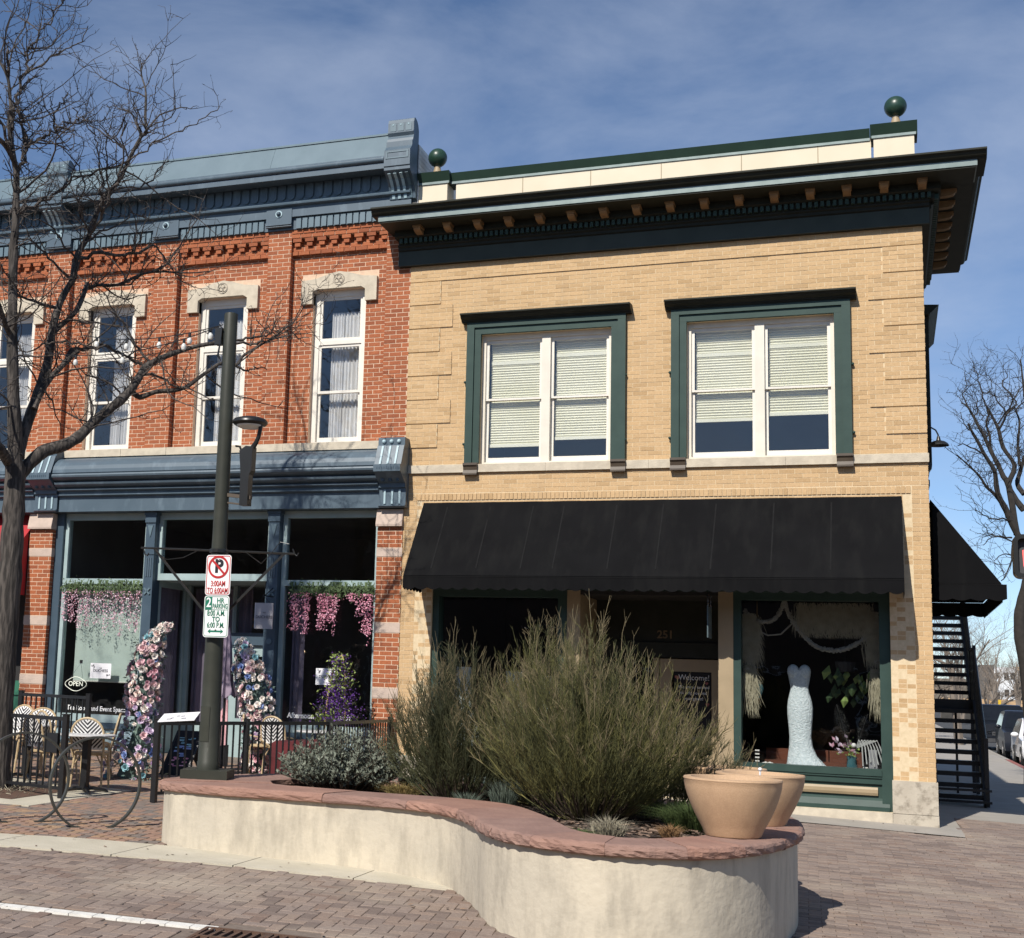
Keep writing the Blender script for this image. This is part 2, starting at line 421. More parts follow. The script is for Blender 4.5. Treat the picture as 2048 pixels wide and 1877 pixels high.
class MB:
    def __init__(s):
        s.v, s.f = [], []
    def add(s, vs, fs):
        b = len(s.v)
        s.v.extend(vs)
        s.f.extend([tuple(i + b for i in f) for f in fs])
        return s
    def box(s, x0, x1, y0, y1, z0, z1):
        return s.add([(x0, y0, z0), (x1, y0, z0), (x1, y1, z0), (x0, y1, z0), (x0, y0, z1), (x1, y0, z1), (x1, y1, z1), (x0, y1, z1)],
                     [(0, 1, 5, 4), (1, 2, 6, 5), (2, 3, 7, 6), (3, 0, 4, 7), (4, 5, 6, 7), (3, 2, 1, 0)])
    def obox(s, c, ux, uy, uz, hx, hy, hz):
        c, ux, uy, uz = Vector(c), Vector(ux).normalized(), Vector(uy).normalized(), Vector(uz).normalized()
        p = []
        for k in (-1, 1):
            for a, b in ((-1, -1), (1, -1), (1, 1), (-1, 1)):
                p.append(tuple(c + ux * (a * hx) + uy * (b * hy) + uz * (k * hz)))
        return s.add(p, [(0, 1, 5, 4), (1, 2, 6, 5), (2, 3, 7, 6), (3, 0, 4, 7), (4, 5, 6, 7), (3, 2, 1, 0)])
    def prism(s, pts, axis, a, b):
        n = len(pts)
        def P(p, t):
            if axis == 'x': return (t, p[0], p[1])
            if axis == 'y': return (p[0], t, p[1])
            return (p[0], p[1], t)
        vs = [P(p, a) for p in pts] + [P(p, b) for p in pts]
        fs = [tuple(range(n - 1, -1, -1)), tuple(range(n, 2 * n))]
        fs += [(i, (i + 1) % n, n + (i + 1) % n, n + i) for i in range(n)]
        return s.add(vs, fs)
    def quad(s, a, b, c, d):
        return s.add([tuple(a), tuple(b), tuple(c), tuple(d)], [(0, 1, 2, 3)])
    def tri(s, a, b, c):
        return s.add([tuple(a), tuple(b), tuple(c)], [(0, 1, 2)])
    def tube(s, pts, r, n=6, cap=True):
        P = [Vector(p) for p in pts]
        m = len(P)
        rr = r if isinstance(r, (list, tuple)) else [r] * m
        t0 = (P[1] - P[0]).normalized()
        u = t0.orthogonal().normalized()
        vs, fs = [], []
        for i in range(m):
            t = (P[min(i + 1, m - 1)] - P[max(i - 1, 0)])
            if t.length < 1e-9: t = t0.copy()
            t.normalize()
            u = u - t * u.dot(t)
            if u.length < 1e-6: u = t.orthogonal()
            u.normalize()
            w_ = t.cross(u)
            for k in range(n):
                a = 2 * math.pi * k / n
                vs.append(tuple(P[i] + (u * math.cos(a) + w_ * math.sin(a)) * rr[i]))
        for i in range(m - 1):
            for k in range(n):
                fs.append((i * n + k, i * n + (k + 1) % n, (i + 1) * n + (k + 1) % n, (i + 1) * n + k))
        if cap:
            fs.append(tuple(range(n - 1, -1, -1)))
            fs.append(tuple(range((m - 1) * n, m * n)))
        return s.add(vs, fs)
    def lathe(s, prof, c=(0, 0, 0), n=16, a0=0.0):
        vs, fs = [], []
        m = len(prof)
        for r, z in prof:
            for k in range(n):
                a = a0 + 2 * math.pi * k / n
                vs.append((c[0] + r * math.cos(a), c[1] + r * math.sin(a), c[2] + z))
        for i in range(m - 1):
            for k in range(n):
                fs.append((i * n + k, i * n + (k + 1) % n, (i + 1) * n + (k + 1) % n, (i + 1) * n + k))
        if prof[0][0] > 1e-6: fs.append(tuple(range(n - 1, -1, -1)))
        if prof[-1][0] > 1e-6: fs.append(tuple(range((m - 1) * n, m * n)))
        return s.add(vs, fs)
    def ball(s, c, r, n=12, m=8, sq=(1, 1, 1)):
        vs, fs = [], []
        for i in range(m + 1):
            a = math.pi * i / m
            for k in range(n):
                b = 2 * math.pi * k / n
                vs.append((c[0] + sq[0] * r * math.sin(a) * math.cos(b), c[1] + sq[1] * r * math.sin(a) * math.sin(b), c[2] + sq[2] * r * math.cos(a)))
        for i in range(m):
            for k in range(n):
                fs.append((i * n + k, (i + 1) * n + k, (i + 1) * n + (k + 1) % n, i * n + (k + 1) % n))
        return s.add(vs, fs)
    def mesh(s, name, m, smooth=False, org=Vector((0, 0, 0))):
        me = bpy.data.meshes.new(name)
        vs = s.v if org.length == 0 else [(a - org[0], b - org[1], c - org[2]) for a, b, c in s.v]
        me.from_pydata(vs, [], s.f)
        me.materials.append(MATS[m])
        if smooth:
            me.polygons.foreach_set('use_smooth', [True] * len(me.polygons))
            me.set_sharp_from_angle(angle=R(38)) if hasattr(me, 'set_sharp_from_angle') else None
        me.update()
        return me
    def build(s, name, m, parent=None, smooth=False, kind=None, label=None):
        org = ORG[parent.name] if parent is not None else Vector((0, 0, 0))
        o = link_mesh(name, s.mesh(name, m, smooth, org), parent)
        if kind: o['kind'] = kind
        if label: o['label'] = label
        return o

def wall_cells(mb, x0, x1, z0, z1, holes, y0, y1):
    xs = sorted({x0, x1, *[h[0] for h in holes], *[h[1] for h in holes]})
    xs = [x for x in xs if x0 <= x <= x1]
    for a, b in zip(xs, xs[1:]):
        hs = sorted([(h[2], h[3]) for h in holes if h[0] <= a + 1e-6 and h[1] >= b - 1e-6])
        z = z0
        for h0, h1 in hs:
            if h0 > z: mb.box(a, b, y0, y1, z, min(h0, z1))
            z = max(z, h1)
        if z < z1: mb.box(a, b, y0, y1, z, z1)

def courses(x0, x1, z0, z1, Lb, H, j, holes=(), phase=0, zref=0.0, cut_top=0.0, stack=False):
    """rectangles of the bricks in one panel of running bond"""
    out = []
    k0 = math.floor((z0 - zref) / H + 1e-6)
    k = k0
    while True:
        za, zb = zref + k * H, zref + (k + 1) * H
        if za >= z1 - .012: break
        a, b = max(za + j / 2, z0), min(zb - j / 2, z1)
        if b - a > .015:
            off = 0 if stack else ((k + phase) % 2) * Lb / 2
            n0 = math.floor((x0 - off) / Lb) - 1
            x = off + n0 * Lb
            while x < x1:
                s0, s1 = max(x + j / 2, x0), min(x + Lb - j / 2, x1)
                x += Lb
                if s1 - s0 < .02: continue
                segs = [(s0, s1)]
                for h in holes:
                    ov = min(b, h[3]) - max(a, h[2])
                    if ov <= .4 * (b - a): continue
                    ns = []
                    for p, q in segs:
                        if h[1] <= p or h[0] >= q: ns.append((p, q)); continue
                        if h[0] - p > .02: ns.append((p, h[0] - .004))
                        if q - h[1] > .02: ns.append((h[1] + .004, q))
                    segs = ns
                for p, q in segs: out.append((p, q, a, b))
        k += 1
    return out

def text_mesh(txt, size, m, loc, rot=(R(90), 0, 0), parent=None, name='lettering', align='CENTER', bold=0.0, sx=1.0, extrude=0.0015, spacing=1.0, shear=0.0):
    cu = bpy.data.curves.new('txt', 'FONT')
    cu.body = txt
    cu.size = size
    cu.align_x = align
    cu.align_y = 'CENTER'
    cu.offset = bold
    cu.extrude = extrude
    cu.space_character = spacing
    cu.shear = shear
    cu.resolution_u = 3
    tmp = bpy.data.objects.new('txt', cu)
    COL.objects.link(tmp)
    dg = bpy.context.evaluated_depsgraph_get()
    me = bpy.data.meshes.new_from_object(tmp.evaluated_get(dg))
    bpy.data.objects.remove(tmp)
    bpy.data.curves.remove(cu)
    me.name = name
    me.materials.clear()
    me.materials.append(MATS[m])
    M = Matrix.Translation(loc) @ Matrix([[math.cos(0), 0, 0, 0], [0, 1, 0, 0], [0, 0, 1, 0], [0, 0, 0, 1]])
    from mathutils import Euler
    M = Matrix.Translation(loc) @ Euler(rot).to_matrix().to_4x4() @ Matrix.Diagonal((sx, 1, 1, 1))
    if parent is not None:
        M = Matrix.Translation(-ORG[parent.name]) @ M
    me.transform(M)
    return link_mesh(name, me, parent)

def scatter_bricks(rects, Lfull, H, j, parent, part, mname, depth, jit=.0015, axis='y'):
    """300 that show largest become parts that share one mesh, the rest one joined part"""
    full = []
    rest = []
    for r in rects:
        x0, x1, z0, z1, y = r
        if abs((x1 - x0) - (Lfull - j)) < 1e-4 and abs((z1 - z0) - (H - j)) < 1e-4:
            full.append(r)
        else:
            rest.append(r)
    def key(r):
        return (Vector(((r[0] + r[1]) / 2, r[4], (r[2] + r[3]) / 2)) - CAM).length
    full.sort(key=key)
    one = full[:300]
    rest += full[300:]
    rest_mb = MB()
    for x0, x1, z0, z1, y in rest:
        d = random.uniform(-jit, jit)
        rest_mb.box(x0, x1, y + d, y + depth, z0, z1)
    rest_mb.build(part + '_courses', mname, parent, kind='stuff')
    b = MB()
    hl, hh = (Lfull - j) / 2, (H - j) / 2
    b.box(-hl, hl, 0, depth, -hh, hh)
    me = b.mesh(part, mname)
    org = ORG[parent.name]
    for x0, x1, z0, z1, y in one:
        o = bpy.data.objects.new(part, me)
        COL.objects.link(o)
        o.parent = parent
        o.location = ((x0 + x1) / 2 - org[0], y + random.uniform(-jit, jit) - org[1], (z0 + z1) / 2 - org[2])
        ORG[o.name] = org
# ============================================================ SETTING: ground
def ground_patch(name, m, xs, ys, dz, kind='structure', parent=None):
    mb = MB()
    for i, y in enumerate(ys):
        for x in xs:
            mb.v.append((x, y, gz(x, y) + dz))
    nx = len(xs)
    for i in range(len(ys) - 1):
        for k in range(nx - 1):
            mb.f.append((i * nx + k, i * nx + k + 1, (i + 1) * nx + k + 1, (i + 1) * nx + k))
    return mb.build(name, m, parent, kind=kind)
def frange(a, b, n): return [a + (b - a) * i / n for i in range(n + 1)]
ground = ground_patch('ground', 'asphalt', [-900, -300, -120, -40] + frange(-38, 6, 22) + [20, 60, 200, 900], [-900, -300, -100, -40, -22] + frange(-20, 0, 10) + [10, 40, 100, 250, 1500], -.16)
# paved street bed, side-street walk and kerb
street = ground_patch('street', 'sand_joint', frange(-40, 6, 23), frange(-22, 0, 11) + [2.0], -.010)
walk = ground_patch('side_pavement', 'concrete_grey', [-.02, 1.2, 2.0, 2.92], [1.95, 5, 10, 20, 40, 70, 120], -.002)
for yy in (3.6, 6.1, 8.6, 11.1, 13.6, 16.1, 18.6, 21.1, 23.6):
    pass
cb = MB()
for a, b in zip([2.0, 22.4, 28], [22.4, 28, 120]):
    nm = 'concrete_grey'
for a, b, nm in ((2.0, 21.5, 'concrete_grey'), (21.5, 29.5, 'red_curb'), (29.5, 120.0, 'concrete_grey')):
    k = MB()
    k.box(2.922, 3.08, a, b, -.30, gz(3, 5) + .004)
    k.build('kerb', nm, None, kind='structure')
apron = ground_patch('concrete_apron', 'concrete_grey', frange(-7.2, 0.29, 8), [-.95, -.035], .004)
apr2 = MB()
apr2.quad((0.292, -.95, gz(.29, -.95) + .004), (0.30, -.617, gz(.3, -.6) + .004), (.27, 2.0, gz(.2, 0) + .004), (.022, 2.0, gz(0, 0) + .004))
apr2.quad((0.292, -.95, gz(.29, -.95) + .004), (.022, 2.0, gz(0, 0) + .004), (.022, -.035, gz(0, 0) + .004), (.022, -.95, gz(0, -.95) + .004))
apr2.build('side_apron', 'concrete_grey', None, kind='structure')

# ============================================================ YELLOW BUILDING
YB = thing('yellow_brick_building', 'two storey yellow brick corner building with dark green cornice and ball finials', 'building', (-3.87, 0, 0))
W1 = (-6.50, -4.43, 5.10, 7.19)
W2 = (-3.30, -1.21, 5.10, 7.19)
SHOP = (-7.22, -.54, .16, 4.40)
mb = MB()
wall_cells(mb, -7.725, -.006, 0, 9.1, [W1, W2, SHOP], .0035, .30)
mb.build('wall', 'yellow_mortar', YB)
mb = MB()
mb.box(-.30, -.008, .301, 16, 0, 9.1)
mb.box(-7.725, -7.43, .301, 16, 0, 9.1)
mb.box(-7.42, -.31, 15.7, 16, 0, 9.1)
mb.build('rear_wall', 'yellow_brick', YB)
mb = MB()
mb.box(-7.725, -.006, .0, 16, 9.1, 9.15)
mb.build('roof', 'roof_gravel', YB)
# --- bricks
Lb, H, J = .222, .06558, .008
ZR = 5.375 - 82 * H
rects = []
pan_holes = [W1, W2, SHOP, (-7.22, -.54, 0, 4.4)]
QZ = [5.375 + .39348 * i for i in range(7)]
ztop = 5.375 + .39348 * 7          # 8.129
# plain field
field_holes = [W1, W2]
for i in range(7):
    wl_, wr_ = ((-7.20, -.54) if i % 2 == 0 else (-6.99, -.745))
    for r in courses(wl_, wr_, QZ[i], QZ[i] + .39348, Lb, H, J, field_holes, zref=ZR): rects.append((*r, 0.0))
    for a, b in ((-7.73, wl_ - .004), (wr_ + .004, 0.0)):
        for r in courses(a, b, QZ[i], QZ[i] + .39348, Lb, H, J, (), zref=ZR):
            x0, x1, z0, z1 = r
            if z0 < QZ[i] + .02: z0 += .014
            rects.append((x0, x1, z0, z1, -.018))
for r in courses(-7.73, 0, 5.10, 5.375, Lb, H, J, field_holes, zref=ZR): rects.append((*r, 0.0))
for r in courses(-7.73, 0, ztop + .012, 8.43, Lb, H, J, (), zref=ZR): rects.append((*r, -.016))
# between string course and soldier band
for r in courses(-7.73, 0, 4.645, 4.97, Lb, H, J, (), zref=ZR): rects.append((*r, 0.0))
for r in courses(-7.73, -7.505, .55, 4.645, Lb, H, J, (), zref=ZR): rects.append((*r, 0.0))
for r in courses(-.222, 0, .60, 4.645, Lb, H, J, (), zref=ZR): rects.append((*r, 0.0))
for r in courses(-7.50, -7.225, .55, 4.535, .1125, H, J, (), zref=ZR, stack=True): rects.append((*r, .004))
for r in courses(-.54, -.228, .60, 4.535, .1125, H, J, (), zref=ZR, stack=True): rects.append((*r, .004))
for r in courses(-7.385, -.355, 4.40, 4.53, Lb, H, J, (), zref=ZR): rects.append((*r, 0.0))
mb = MB()
for i in range(7):
    wl_, wr_ = ((-7.20, -.54) if i % 2 == 0 else (-6.99, -.745))
    mb.box(-7.728, wl_ - .006, -.0145, .0, QZ[i] + .020, QZ[i] + .39148)
    mb.box(wr_ + .006, -.004, -.0145, .0, QZ[i] + .020, QZ[i] + .39148)
mb.box(-7.728, -.004, -.0125, .0, ztop + .014, 8.40)
mb.build('quoin_mortar', 'yellow_mortar', YB)
n = 0
x = -7.50
while x < -.225 - .03:
    rects.append((x, min(x + .0565, -.225), 4.540, 4.640, -.012))
    x += .0655
scatter_bricks(rects, Lb, H, J, YB, 'brick', 'yellow_brick', .06)
# side wall bricks, front part (the same bond returned round the corner)
mb = MB()
for r in courses(.02, 6.0, .6, 9.0, Lb, H, J, (), zref=ZR):
    mb.box(-.06, random.uniform(-.001, .001), r[0], r[1], r[2], r[3])
mb.build('side_brick_courses', 'yellow_brick', YB, kind='stuff')
# --- stone bands and bases
mb = MB()
for a, b in ((-7.735, -5.43), (-5.427, -3.86), (-3.857, -1.9), (-1.897, .012)):
    m2 = MB()
    m2.box(a, b, -.045, .04, 4.972, 5.098)
    m2.build('string_course_stone', 'limestone', YB)
for a, b, z0, z1, nm in ((-.555, .018, .156, .592, 'grey_stone'), (-.555, .022, -.05, .15, 'grey_stone'), (-7.745, -7.205, .10, .548, 'grey_stone')):
    m2 = MB()
    m2.box(a, b, -.035, .29, z0, z1)
    m2.build('base_stone', nm, YB)
m2 = MB()
m2.box(-7.2, -.558, -.03, .29, -.05, .158)
m2.build('shop_step', 'limestone', YB)

# --- cornice
mb = MB()
prof = [(-.001, 8.40), (-.10, 8.40), (-.10, 8.645), (-.13, 8.66), (-.13, 8.70), (-.16, 8.72), (-.16, 8.745), (.0, 8.745)]
mb2 = MB(); mb2.box(-7.915, .095, -.1035, -.1005, 8.405, 8.64); mb2.build('frieze_board', 'frieze_green', YB)
mb.prism(prof, 'x', -7.92, .10)
mb.box(-7.90, .17, -.17, 0, 8.746, 8.835)           # dentil bed
mb.prism([(0, 8.836), (-.22, 8.836), (-.25, 8.86), (-.25, 8.955), (0, 8.955)], 'x', -7.95, .25)
mb.box(-8.06, .68, -.685, .0, 8.956, 8.985)         # soffit
mb.build('cornice', 'green_dark', YB)
mb = MB()
mb.prism([(.0, 8.986), (-.685, 8.986), (-.700, 8.978), (-.700, 9.062), (0, 9.062)], 'x', -8.075, .70)
mb.build('fascia', 'zinc_flash', YB)
mb = MB()
crown = [(0, 9.063), (-.70, 9.063), (-.715, 9.075), (-.715, 9.085), (-.735, 9.09), (-.760, 9.10), (-.775, 9.12), (-.785, 9.145), (-.81, 9.155), (-.82, 9.16), (-.82, 9.185), (0, 9.20)]
mb.prism(crown, 'x', -8.17, .82)
# return along the side street
mb.prism([(-c[0], c[1]) for c in crown], 'y', .0, 4.3)
mb.build('crown_moulding', 'green_dark', YB)
mb = MB()
mb.prism([(.0, 8.40), (.10, 8.40), (.10, 8.645), (.13, 8.66), (.13, 8.70), (.16, 8.72), (.16, 8.745), (.0, 8.745)], 'y', .002, 4.3)
mb.box(.0, .17, .002, 4.3, 8.746, 8.835)
mb.prism([(0, 8.836), (.22, 8.836), (.25, 8.86), (.25, 8.955), (0, 8.955)], 'y', .002, 4.3)
mb.box(.0, .685, .002, 4.3, 8.956, 8.985)
mb.box(.0, .70, .002, 4.3, 8.986, 9.0625)
mb.build('side_cornice', 'green_dark', YB)
mb = MB()
x = -7.87
while x < .12:
    mb.box(x, x + .05, -.225, -.171, 8.752, 8.830)
    x += .0845
y = -.12
while y < 4.25:
    mb.box(.171, .225, y, y + .05, 8.752, 8.830)
    y += .0845
mb.build('dentils', 'green_trim', YB, kind='stuff')
def modillion(cx, cy, along):
    p = [(-.02, 8.855), (-.30, 8.90), (-.33, 8.955), (-.02, 8.955)]
    q = MB()
    pr = [(-.255, 8.855), (-.36, 8.858), (-.43, 8.875), (-.455, 8.90), (-.46, 8.925), (-.255, 8.925)]
    cap = [(-.255, 8.926), (-.475, 8.926), (-.475, 8.955), (-.255, 8.955)]
    if along == 'x':
        q.prism(pr, 'x', cx - .055, cx + .055)
        q.prism(cap, 'x', cx - .068, cx + .068)
    else:
        q.prism([(-a, b) for a, b in pr], 'y', cy - .055, cy + .055)
        q.prism([(-a, b) for a, b in cap], 'y', cy - .068, cy + .068)
    q.build('modillion', 'brown_modillion', YB)
for i in range(16): modillion(-7.50 + .5003 * i, 0, 'x')
for i in range(8): modillion(0, .15 + .5 * i, 'y')
# --- parapet
mb = MB()
mb.box(-7.02, -.66, .07, .30, 9.2, 9.83)
mb.build('parapet', 'cream_panel', YB)
mb = MB()
for xj in (-5.9, -4.8, -3.7, -2.5, -1.4): mb.box(xj - .006, xj + .006, .066, .069, 9.2, 9.83)
mb.build('panel_joint', 'tan_paint', YB, kind='stuff')
for a, b in ((-7.64, -7.15), (-.625, -.075)):
    m2 = MB()
    m2.box(a, b, .0, .36, 9.2, 9.83)
    m2.build('parapet_pier', 'cream_panel', YB)
    m2 = MB()
    m2.prism([(.02, 9.80), (-.01, 9.80), (-.015, 9.835), (-.075, 9.985), (.42, 9.985), (.36, 9.835), (.36, 9.80)], 'x', a - .045, b + .045)
    m2.build('pier_cap', 'green_cap', YB)
mb = MB()
mb.prism([(.09, 9.80), (.06, 9.80), (.055, 9.832), (.01, 9.965), (.36, 9.965), (.31, 9.832), (.30, 9.80)], 'x', -7.10, -.675)
mb.build('parapet_cap', 'green_cap', YB)
mb = MB()
mb.box(-7.10, -.675, .052, .056, 9.79, 9.83)
mb.box(-7.67, -7.12, -.02, -.016, 9.79, 9.83)
mb.box(-.65, -.05, -.02, -.016, 9.79, 9.83)
mb.build('drip_edge', 'zinc_flash', YB)
for cx in (-7.385, -.315):
    m2 = MB()
    m2.ball((cx, .17, 10.315), .158, 28, 18)
    b = m2.build('ball_finial', 'ball_green', YB, smooth=True)
    m2 = MB()
    m2.lathe([(.10, 9.985), (.075, 10.06), (.055, 10.12), (.05, 10.175)], (cx, .17, 0), 16)
    m2.build('finial_neck', 'brown_metal' if False else 'tan_paint', b, smooth=True)

# --- upper double windows
def upper_window(W, blinds):
    x0, x1, z0, z1 = W
    cx = (x0 + x1) / 2
    cas = MB()
    o0, o1 = x0 - .225, x1 + .225
    for a, b in ((o0, x0 - .105), (x1 + .105, o1)): cas.box(a, b, -.085, .02, 5.115, 7.294)
    for a, b in ((x0 - .104, x0), (x1, x1 + .104)): cas.box(a, b, -.055, .02, 5.115, 7.190)
    cas.box(o0, o1, -.085, .02, 7.295, 7.375)
    cas.box(x0 - .104, x1 + .104, -.055, .02, 7.191, 7.294)
    cas.box(x0 - .11, x0 - .103, -.065, .0, 5.115, 7.255)
    cas.box(x1 + .103, x1 + .11, -.065, .0, 5.115, 7.255)
    c = cas.build('window_casing', 'green_trim', YB)
    hood = MB()
    hp = [(.02, 7.376), (-.10, 7.376), (-.10, 7.392), (-.125, 7.398), (-.125, 7.41), (-.15, 7.42), (-.185, 7.445), (-.205, 7.475), (-.23, 7.482), (-.23, 7.505), (.02, 7.52)]
    hood.prism(hp, 'x', o0 - .085, o1 + .085)
    hood.build('window_hood', 'green_dark', YB)
    for a in (o0 - .01, o1 - .215):
        f = MB()
        f.prism([(-.09, 5.115), (-.115, 5.11), (-.115, 5.075), (-.09, 5.05), (-.075, 5.0), (-.10, 4.95), (-.10, 4.925), (.0, 4.925), (.0, 5.115)], 'x', a, a + .225)
        f.build('casing_foot', 'brown_metal', YB)
    fr = MB()
    fr.box(x0, x0 + .055, .07, .20, z0, z1)
    fr.box(x1 - .055, x1, .07, .20, z0, z1)
    fr.box(x0 + .055, x1 - .055, .07, .20, z1 - .075, z1)
    fr.box(x0 + .055, x1 - .055, .05, .20, z0, z0 + .035)
    fr.box(cx - .068, cx + .068, .05, .20, z0 + .035, z1 - .075)
    w_ = fr.build('window', 'cream_wood', YB)
    for s, (bz, band) in zip((-1, 1), blinds):
        a, b = (x0 + .055, cx - .068) if s < 0 else (cx + .068, x1 - .055)
        for up in (1, 0):
            q = MB()
            zb, zt = (6.135, z1 - .075) if up else (z0 + .035, 6.165)
            yy = .105 if up else .145
            t = .045
            q.box(a, a + t, yy, yy + .035, zb, zt)
            q.box(b - t, b, yy, yy + .035, zb, zt)
            q.box(a + t, b - t, yy, yy + .035, zt - (.055 if up else .03), zt)
            q.box(a + t, b - t, yy, yy + .035, zb, zb + (.03 if up else .085))
            q.build('sash', 'white_wood', w_)
            g = MB()
            g.box(a + t, b - t, yy + .015, yy + .019, zb + .03, zt - .03)
            g.build('pane', 'pane_glass', w_)
        bl = MB()
        zz = z1 - .09
        # rolled cloth panel and pleated slats
        while zz > bz + .05:
            bl.prism([(.235, zz), (.215, zz - .020), (.235, zz - .040)], 'x', a + .05, b - .02)
            zz -= .040
        bl.box(a + .05, b - .02, .205, .235, bz, bz + .05)
        bl.box(a + .05, b - .02, .209, .236, band - .045, band + .01)
        bl.build('blind', 'blind_white', w_, kind='stuff')
    rm = MB()
    rm.box(x0 - .3, x1 + .3, 2.6, 2.64, 4.8, 7.6)
    rm.box(x0 - .34, x0 - .3, .31, 2.6, 4.8, 7.6)
    rm.box(x1 + .3, x1 + .34, .31, 2.6, 4.8, 7.6)
    rm.box(x0 - .3, x1 + .3, .31, 2.6, 4.76, 4.8)
    rm.box(x0 - .3, x1 + .3, .31, 2.6, 7.6, 7.64)
    rm.build('room_behind_window', 'room_grey', YB)
upper_window(W1, ((5.40, 6.78), (5.49, 6.86)))
upper_window(W2, ((5.69, 6.74), (5.75, 6.82)))
# small hardware beside the casings
for xx in (-6.75, -4.205, -3.545, -.965):
    for zz in (5.42, 6.42):
        q = MB()
        q.tube([(xx, .0, zz), (xx, -.04, zz)], .016, 8)
        q.ball((xx, -.045, zz), .022, 8, 6)
        q.build('shutter_pin', 'green_trim', YB, smooth=True)

# --- shop front under the awning
mb = MB()
mb.box(-7.22, -.54, .02, .3, 3.14, 3.30)
mb.box(-7.22, -.54, .10, .3, 3.30, 4.40)
mb.build('shop_lintel', 'green_trim', YB)
def shop_window(a, b, zb):
    fr = MB()
    fr.box(a, a + .105, .06, .30, .16, 3.14)
    fr.box(b - .145, b, .06, .30, .16, 3.14)
    fr.box(a + .105, b - .145, .06, .30, 3.03, 3.14)
    fr.box(a + .105, b - .145, .04, .30, .63, .72)
    fr.box(a + .105, b - .145, .075, .30, .52, .629)
    fr.box(a + .105, b - .145, .11, .30, .16, .519)
    fr.box(a + .03, b - .05, .02, .11, .16, .215)
    fr.prism([(.105, .216), (.035, .216), (.08, .30), (.105, .33)], 'x', a + .03, b - .05)
    fr.box(a + .106, b - .146, .055, .075, .60, .628)
    f = fr.build('shop_window', 'green_trim', YB)
    t = MB()
    t.prism([(.11, .365), (.08, .365), (.065, .40), (.065, .445), (.08, .475), (.11, .475)], 'x', a + .2, b - .2)
    t.build('panel', 'tan_paint', f)
    g = MB()
    g.box(a + .105, b - .145, .20, .206, .72, 3.03)
    g.build('pane', 'shop_glass', f)
    d = MB()
    d.box(a + .01, b - .01, .302, 1.5, .60, .66)
    d.box(a + .01, b - .01, .302, .34, .16, .6)
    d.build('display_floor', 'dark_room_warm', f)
    return f
SW = shop_window(-2.65, -.54, .72)
SW2 = shop_window(-7.22, -5.08, .72)
for a, b in ((-5.08, -4.88), (-2.86, -2.65)):
    p = MB()
    p.box(a, b, .05, .30, .16, 3.14)
    p.box(a + .0, b, .30, 1.34, .16, 3.14)
    p.build('door_post', 'tan_paint', YB)
# recessed entrance
mb = MB()
mb.box(-4.88, -2.86, 1.30, 1.34, 2.44, 3.14)
mb.box(-4.88, -2.86, 1.26, 1.34, 2.20, 2.43)
mb.build('transom_bar', 'green_dark', YB)
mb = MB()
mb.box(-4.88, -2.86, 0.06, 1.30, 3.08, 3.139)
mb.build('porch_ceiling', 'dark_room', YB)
mb = MB()
mb.box(-3.97, -3.89, 1.26, 1.34, .18, 2.19)
mb.box(-4.88, -3.971, 1.26, 1.34, .18, .66)
mb.build('door_frame', 'tan_paint', YB)
d = MB()
d.box(-3.88, -3.70, 1.28, 1.33, .2, 2.18)
d.box(-3.10, -2.93, 1.28, 1.33, .2, 2.18)
d.box(-3.70, -3.10, 1.28, 1.33, 1.99, 2.18)
d.box(-3.70, -3.10, 1.28, 1.33, .2, .74)
door = d.build('door', 'tan_paint', YB)
g = MB(); g.box(-3.70, -3.10, 1.30, 1.306, .74, 1.99); g.build('pane', 'shop_glass', door)
g = MB(); g.tube([(-3.74, 1.27, .95), (-3.74, 1.22, .95), (-3.74, 1.22, 1.25), (-3.74, 1.27, 1.25)], .012, 8); g.build('handle', 'brass', door, smooth=True)
g = MB(); g.box(-4.88, -3.971, 1.30, 1.306, .66, 2.19); g.build('sidelight_pane', 'shop_glass', YB)
g = MB(); g.box(-4.88, -2.86, 1.31, 1.316, 2.42, 3.07); g.build('transom_pane', 'shop_glass', YB)
text_mesh('251', .17, 'gold_leaf', (-3.80, 1.285, 2.55), parent=YB, name='street_number', bold=.004)
mb = MB(); mb.box(-2.925, -2.861, 1.28, 1.33, .2, 2.19); mb.build('door_jamb', 'tan_paint', YB)
# interior of the dress shop
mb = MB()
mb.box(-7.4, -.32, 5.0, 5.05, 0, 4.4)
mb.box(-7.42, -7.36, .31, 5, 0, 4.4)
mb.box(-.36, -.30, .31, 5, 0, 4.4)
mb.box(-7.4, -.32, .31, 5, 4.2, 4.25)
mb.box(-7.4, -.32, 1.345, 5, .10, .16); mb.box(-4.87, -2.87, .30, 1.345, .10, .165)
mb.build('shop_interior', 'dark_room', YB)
# ============================================================ RED BRICK BUILDING
RB = thing('red_brick_building', 'red brick building with blue metal cornices, tall white upper windows and tea room shopfront', 'building', (-11.25, 0, 0))
WX = (-9.03, -11.21, -13.42, -15.55)                     # upper window centres
wins = [(c - .475, c + .475, 5.53, 8.17) for c in WX]
REC = .12                                                 # depth of the recessed bays
PIL = [(-8.17, -7.735), (-10.34, -9.905), (-12.55, -12.085), (-14.78, -14.30), (-16.95, -16.5)]
mb = MB()
wall_cells(mb, -16.95, -7.745, 5.3, 9.45, wins, REC + .004, REC + .3)
for a, b in PIL: mb.box(a + .004, b - .004, .004, REC + .003, 5.39, 9.45)
for a, b in ((-8.165, -7.74), (-14.775, -14.30)): mb.box(a + .004, b - .004, .004, .45, .15, 4.12)
mb.build('wall', 'red_mortar', RB)
mb = MB()
mb.box(-17, -7.75, 12, 12.3, 0, 9.4)
mb.box(-17, -16.7, .45, 12, 0, 9.4)
mb.box(-7.99, -7.76, .45, 12, 4.3, 9.4)
mb.box(-17, -7.75, .43, 12, 9.4, 9.45)
mb.build('rear_wall', 'red_brick', RB)
